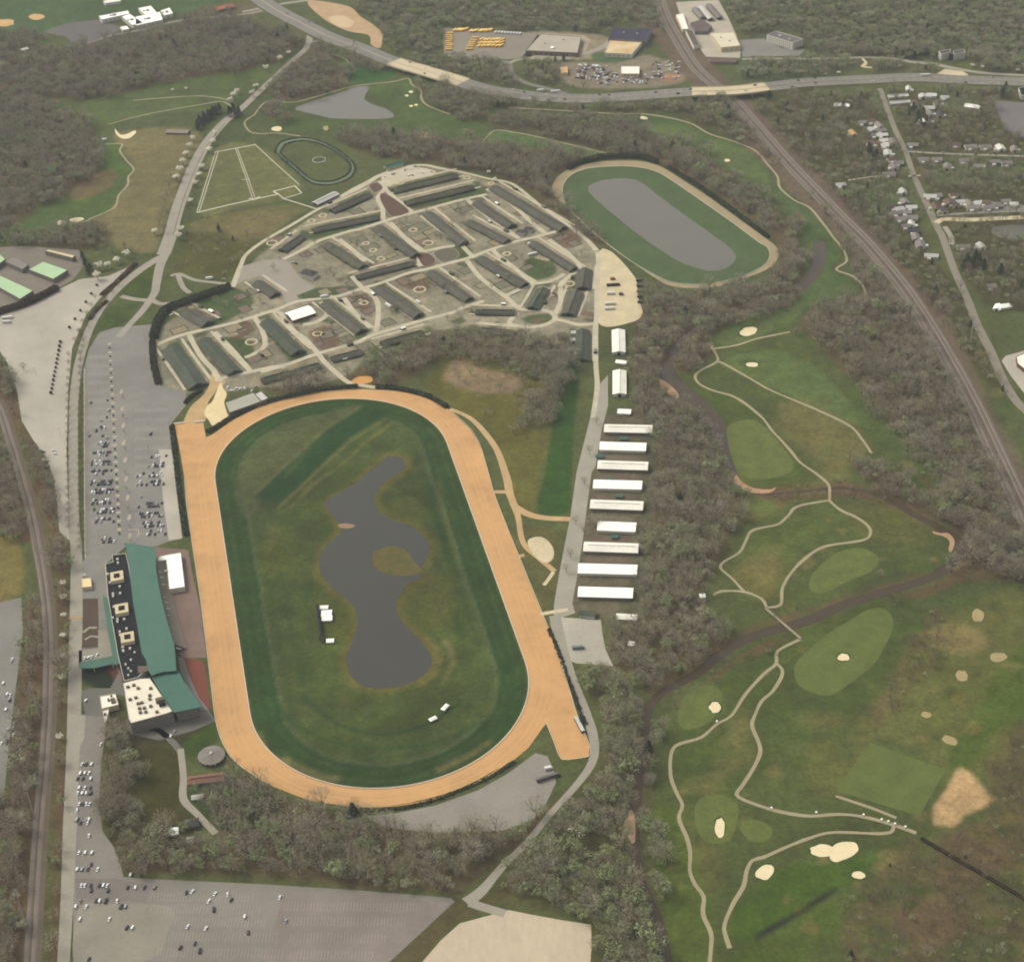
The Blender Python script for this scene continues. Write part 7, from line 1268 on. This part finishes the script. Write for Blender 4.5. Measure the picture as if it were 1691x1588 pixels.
# woods: jittered scatter, kept off roads, roofs and water
PTS = []
for wi, (name, (lab, polys, sp, wts, floor)) in enumerate(WOODS.items()):
    for poly in polys:
        p = PA(poly); x0, y0 = p.min(0) - 14; x1, y1 = p.max(0) + 14
        X, Y = np.meshgrid(np.arange(x0, x1, sp), np.arange(y0, y1, sp)); X = X.ravel() + RNG.uniform(-.48, .48, X.size) * sp; Y = Y.ravel() + RNG.uniform(-.48, .48, Y.size) * sp
        i = np.clip(((X - GX0) / GS).astype(int), 0, GNX - 1); j = np.clip(((Y - GY0) / GS).astype(int), 0, GNY - 1)
        pxy = pix(np.c_[X, Y, np.zeros(len(X))])
        wx, wy = (vnoise(X, Y, 18, 130 + wi) - .5) * 34, (vnoise(X, Y, 18, 150 + wi) - .5) * 34
        ok = inpoly(X + wx, Y + wy, p) & ~OCC[j, i] & (pxy[:, 0] > -160) & (pxy[:, 0] < W + 170) & (pxy[:, 1] > -110) & (pxy[:, 1] < H + 90)
        X, Y, pxy = X[ok], Y[ok], pxy[ok]
        gapn = .6 * vnoise(X, Y, 26, 70 + wi) + .4 * vnoise(X, Y, 11, 90 + wi); kp = gapn > (.24 if sp < 10 else .1); X, Y, pxy = X[kp], Y[kp], pxy[kp]
        w = np.array(list(wts) + [0] * (7 - len(wts))) / sum(wts); base = vnoise(X, Y, 60, 20 + wi)
        for x, y, q, bs in zip(X, Y, pxy, base):
            ww = w.copy(); ww[0] *= .4 + 1.6 * bs; ww[3] *= 2.2 * (1 - bs); ww[1] *= .6 + .8 * (1 - bs); k = KINDS[RNG.choice(7, p=ww / ww.sum())]
            PTS.append((name, k, int(RNG.integers(len(PROTO[k]))), x, y, float(np.clip(RNG.lognormal(-.12, .3), .4, 1.75)) * ((.42 if name in ('rough_scrub_trees', 'creek_bank_shrubs') else .8 if name == 'village_trees' else .7) if name == 'creek_bank_shrubs' or name in ('village_trees', 'rough_scrub_trees', 'field_scrub_trees') else 1), float(RNG.uniform(0, 6.28)), q))
near = sorted(range(len(PTS)), key=lambda i: PTS[i][3] ** 2 + PTS[i][4] ** 2)
cnt = {}; single = set()
for i in near:
    n_, k, v, x, y, s, rt, q = PTS[i]; g = k.split('_')[0]
    if not (8 < q[0] < W - 8 and 8 < q[1] < H + 4): continue
    if cnt.get(g, 0) >= {'bare': 150, 'bud': 80, 'fir': 12}[g]: continue
    cnt[g] = cnt.get(g, 0) + 1; single.add(i); lb = WOODS[n_][0]; wh = {'south_woods': 'in the wood between the track bend and the large lot', 'track_corner_woods': 'in the wood below the track chute', 'west_line_woods': 'beside the west railway', 'rough_scrub_trees': 'in the golf rough at the lower right'}.get(n_, 'in the wood by the creek')
    plant(k, v, x, y, s, rt, '%s %s' % ({'bare_a': 'brown leafless tree', 'bare_b': 'grey leafless tree', 'bare_c': 'olive leafless tree', 'bare_d': 'dark brown leafless tree', 'bud_a': 'green budding tree', 'bud_b': 'pale budding tree', 'fir_a': 'dark conifer'}[k], wh), 'near trees ' + wh, sz=1.0)
def wood_nodes():
    ng = bpy.data.node_groups.new('scatter_trees', 'GeometryNodeTree'); ng.interface.new_socket('Geometry', in_out='INPUT', socket_type='NodeSocketGeometry'); ng.interface.new_socket('Geometry', in_out='OUTPUT', socket_type='NodeSocketGeometry')
    N = ng.nodes; L = ng.links; gi = N.new('NodeGroupInput'); go_ = N.new('NodeGroupOutput'); ip = N.new('GeometryNodeInstanceOnPoints'); ci = N.new('GeometryNodeCollectionInfo'); ci.inputs['Collection'].default_value = protoc; ci.inputs['Separate Children'].default_value = True; ci.inputs['Reset Children'].default_value = True
    def attr(nm, t): a = N.new('GeometryNodeInputNamedAttribute'); a.data_type = t; a.inputs['Name'].default_value = nm; return a.outputs['Attribute']
    ip.inputs['Pick Instance'].default_value = True; cx = N.new('ShaderNodeCombineXYZ'); L.new(attr('turn', 'FLOAT'), cx.inputs['Z'])
    L.new(gi.outputs[0], ip.inputs['Points']); L.new(ci.outputs[0], ip.inputs['Instance']); L.new(attr('pattern', 'INT'), ip.inputs['Instance Index'])
    try: er = N.new('FunctionNodeEulerToRotation'); L.new(cx.outputs[0], er.inputs[0]); L.new(er.outputs[0], ip.inputs['Rotation'])
    except Exception: L.new(cx.outputs[0], ip.inputs['Rotation'])
    L.new(attr('size', 'FLOAT'), ip.inputs['Scale']); L.new(ip.outputs[0], go_.inputs[0]); return ng
NG = wood_nodes()
for name, (lab, *_r) in WOODS.items():
    ids = [i for i in range(len(PTS)) if PTS[i][0] == name and i not in single]
    if not ids: continue
    me = bpy.data.meshes.new(name); me.from_pydata([(PTS[i][3], PTS[i][4], 0) for i in ids], [], [])
    a = me.attributes.new('pattern', 'INT', 'POINT'); a.data.foreach_set('value', [PIDX[PTS[i][1], PTS[i][2]] for i in ids])
    a = me.attributes.new('size', 'FLOAT', 'POINT'); a.data.foreach_set('value', [PTS[i][5] for i in ids])
    a = me.attributes.new('turn', 'FLOAT', 'POINT'); a.data.foreach_set('value', [PTS[i][6] for i in ids])
    o = bpy.data.objects.new(name, me); COL.objects.link(o); tag(o, lab, 'woods' if 'woods' in name else 'trees', kind='stuff')
    md = o.modifiers.new('scatter', 'NODES'); md.node_group = NG
print('TREES', len(PTS), 'single', cnt)

# ------------------------------------------------------------------ even summer-like haze filling the air round the whole scene
hm = bpy.data.materials.new('haze_air'); hm.use_nodes = True; N = hm.node_tree.nodes; L = hm.node_tree.links; N.clear()
pv = N.new('ShaderNodeVolumePrincipled'); pv.inputs['Density'].default_value = 3.3e-5; pv.inputs['Color'].default_value = (.94, .96, .96, 1); pv.inputs['Anisotropy'].default_value = 0.0
mo = N.new('ShaderNodeOutputMaterial'); L.new(pv.outputs[0], mo.inputs['Volume'])
mb = MB(); mb.box(-30500, -30500, -1, 30500, 30500, 1120, bottom=True); hz = mb.build('haze', hm); tag(hz, 'thin pale haze hanging in the air over the whole valley', 'haze', kind='stuff')
hm.cycles.homogeneous_volume = True if hasattr(hm.cycles, 'homogeneous_volume') else True
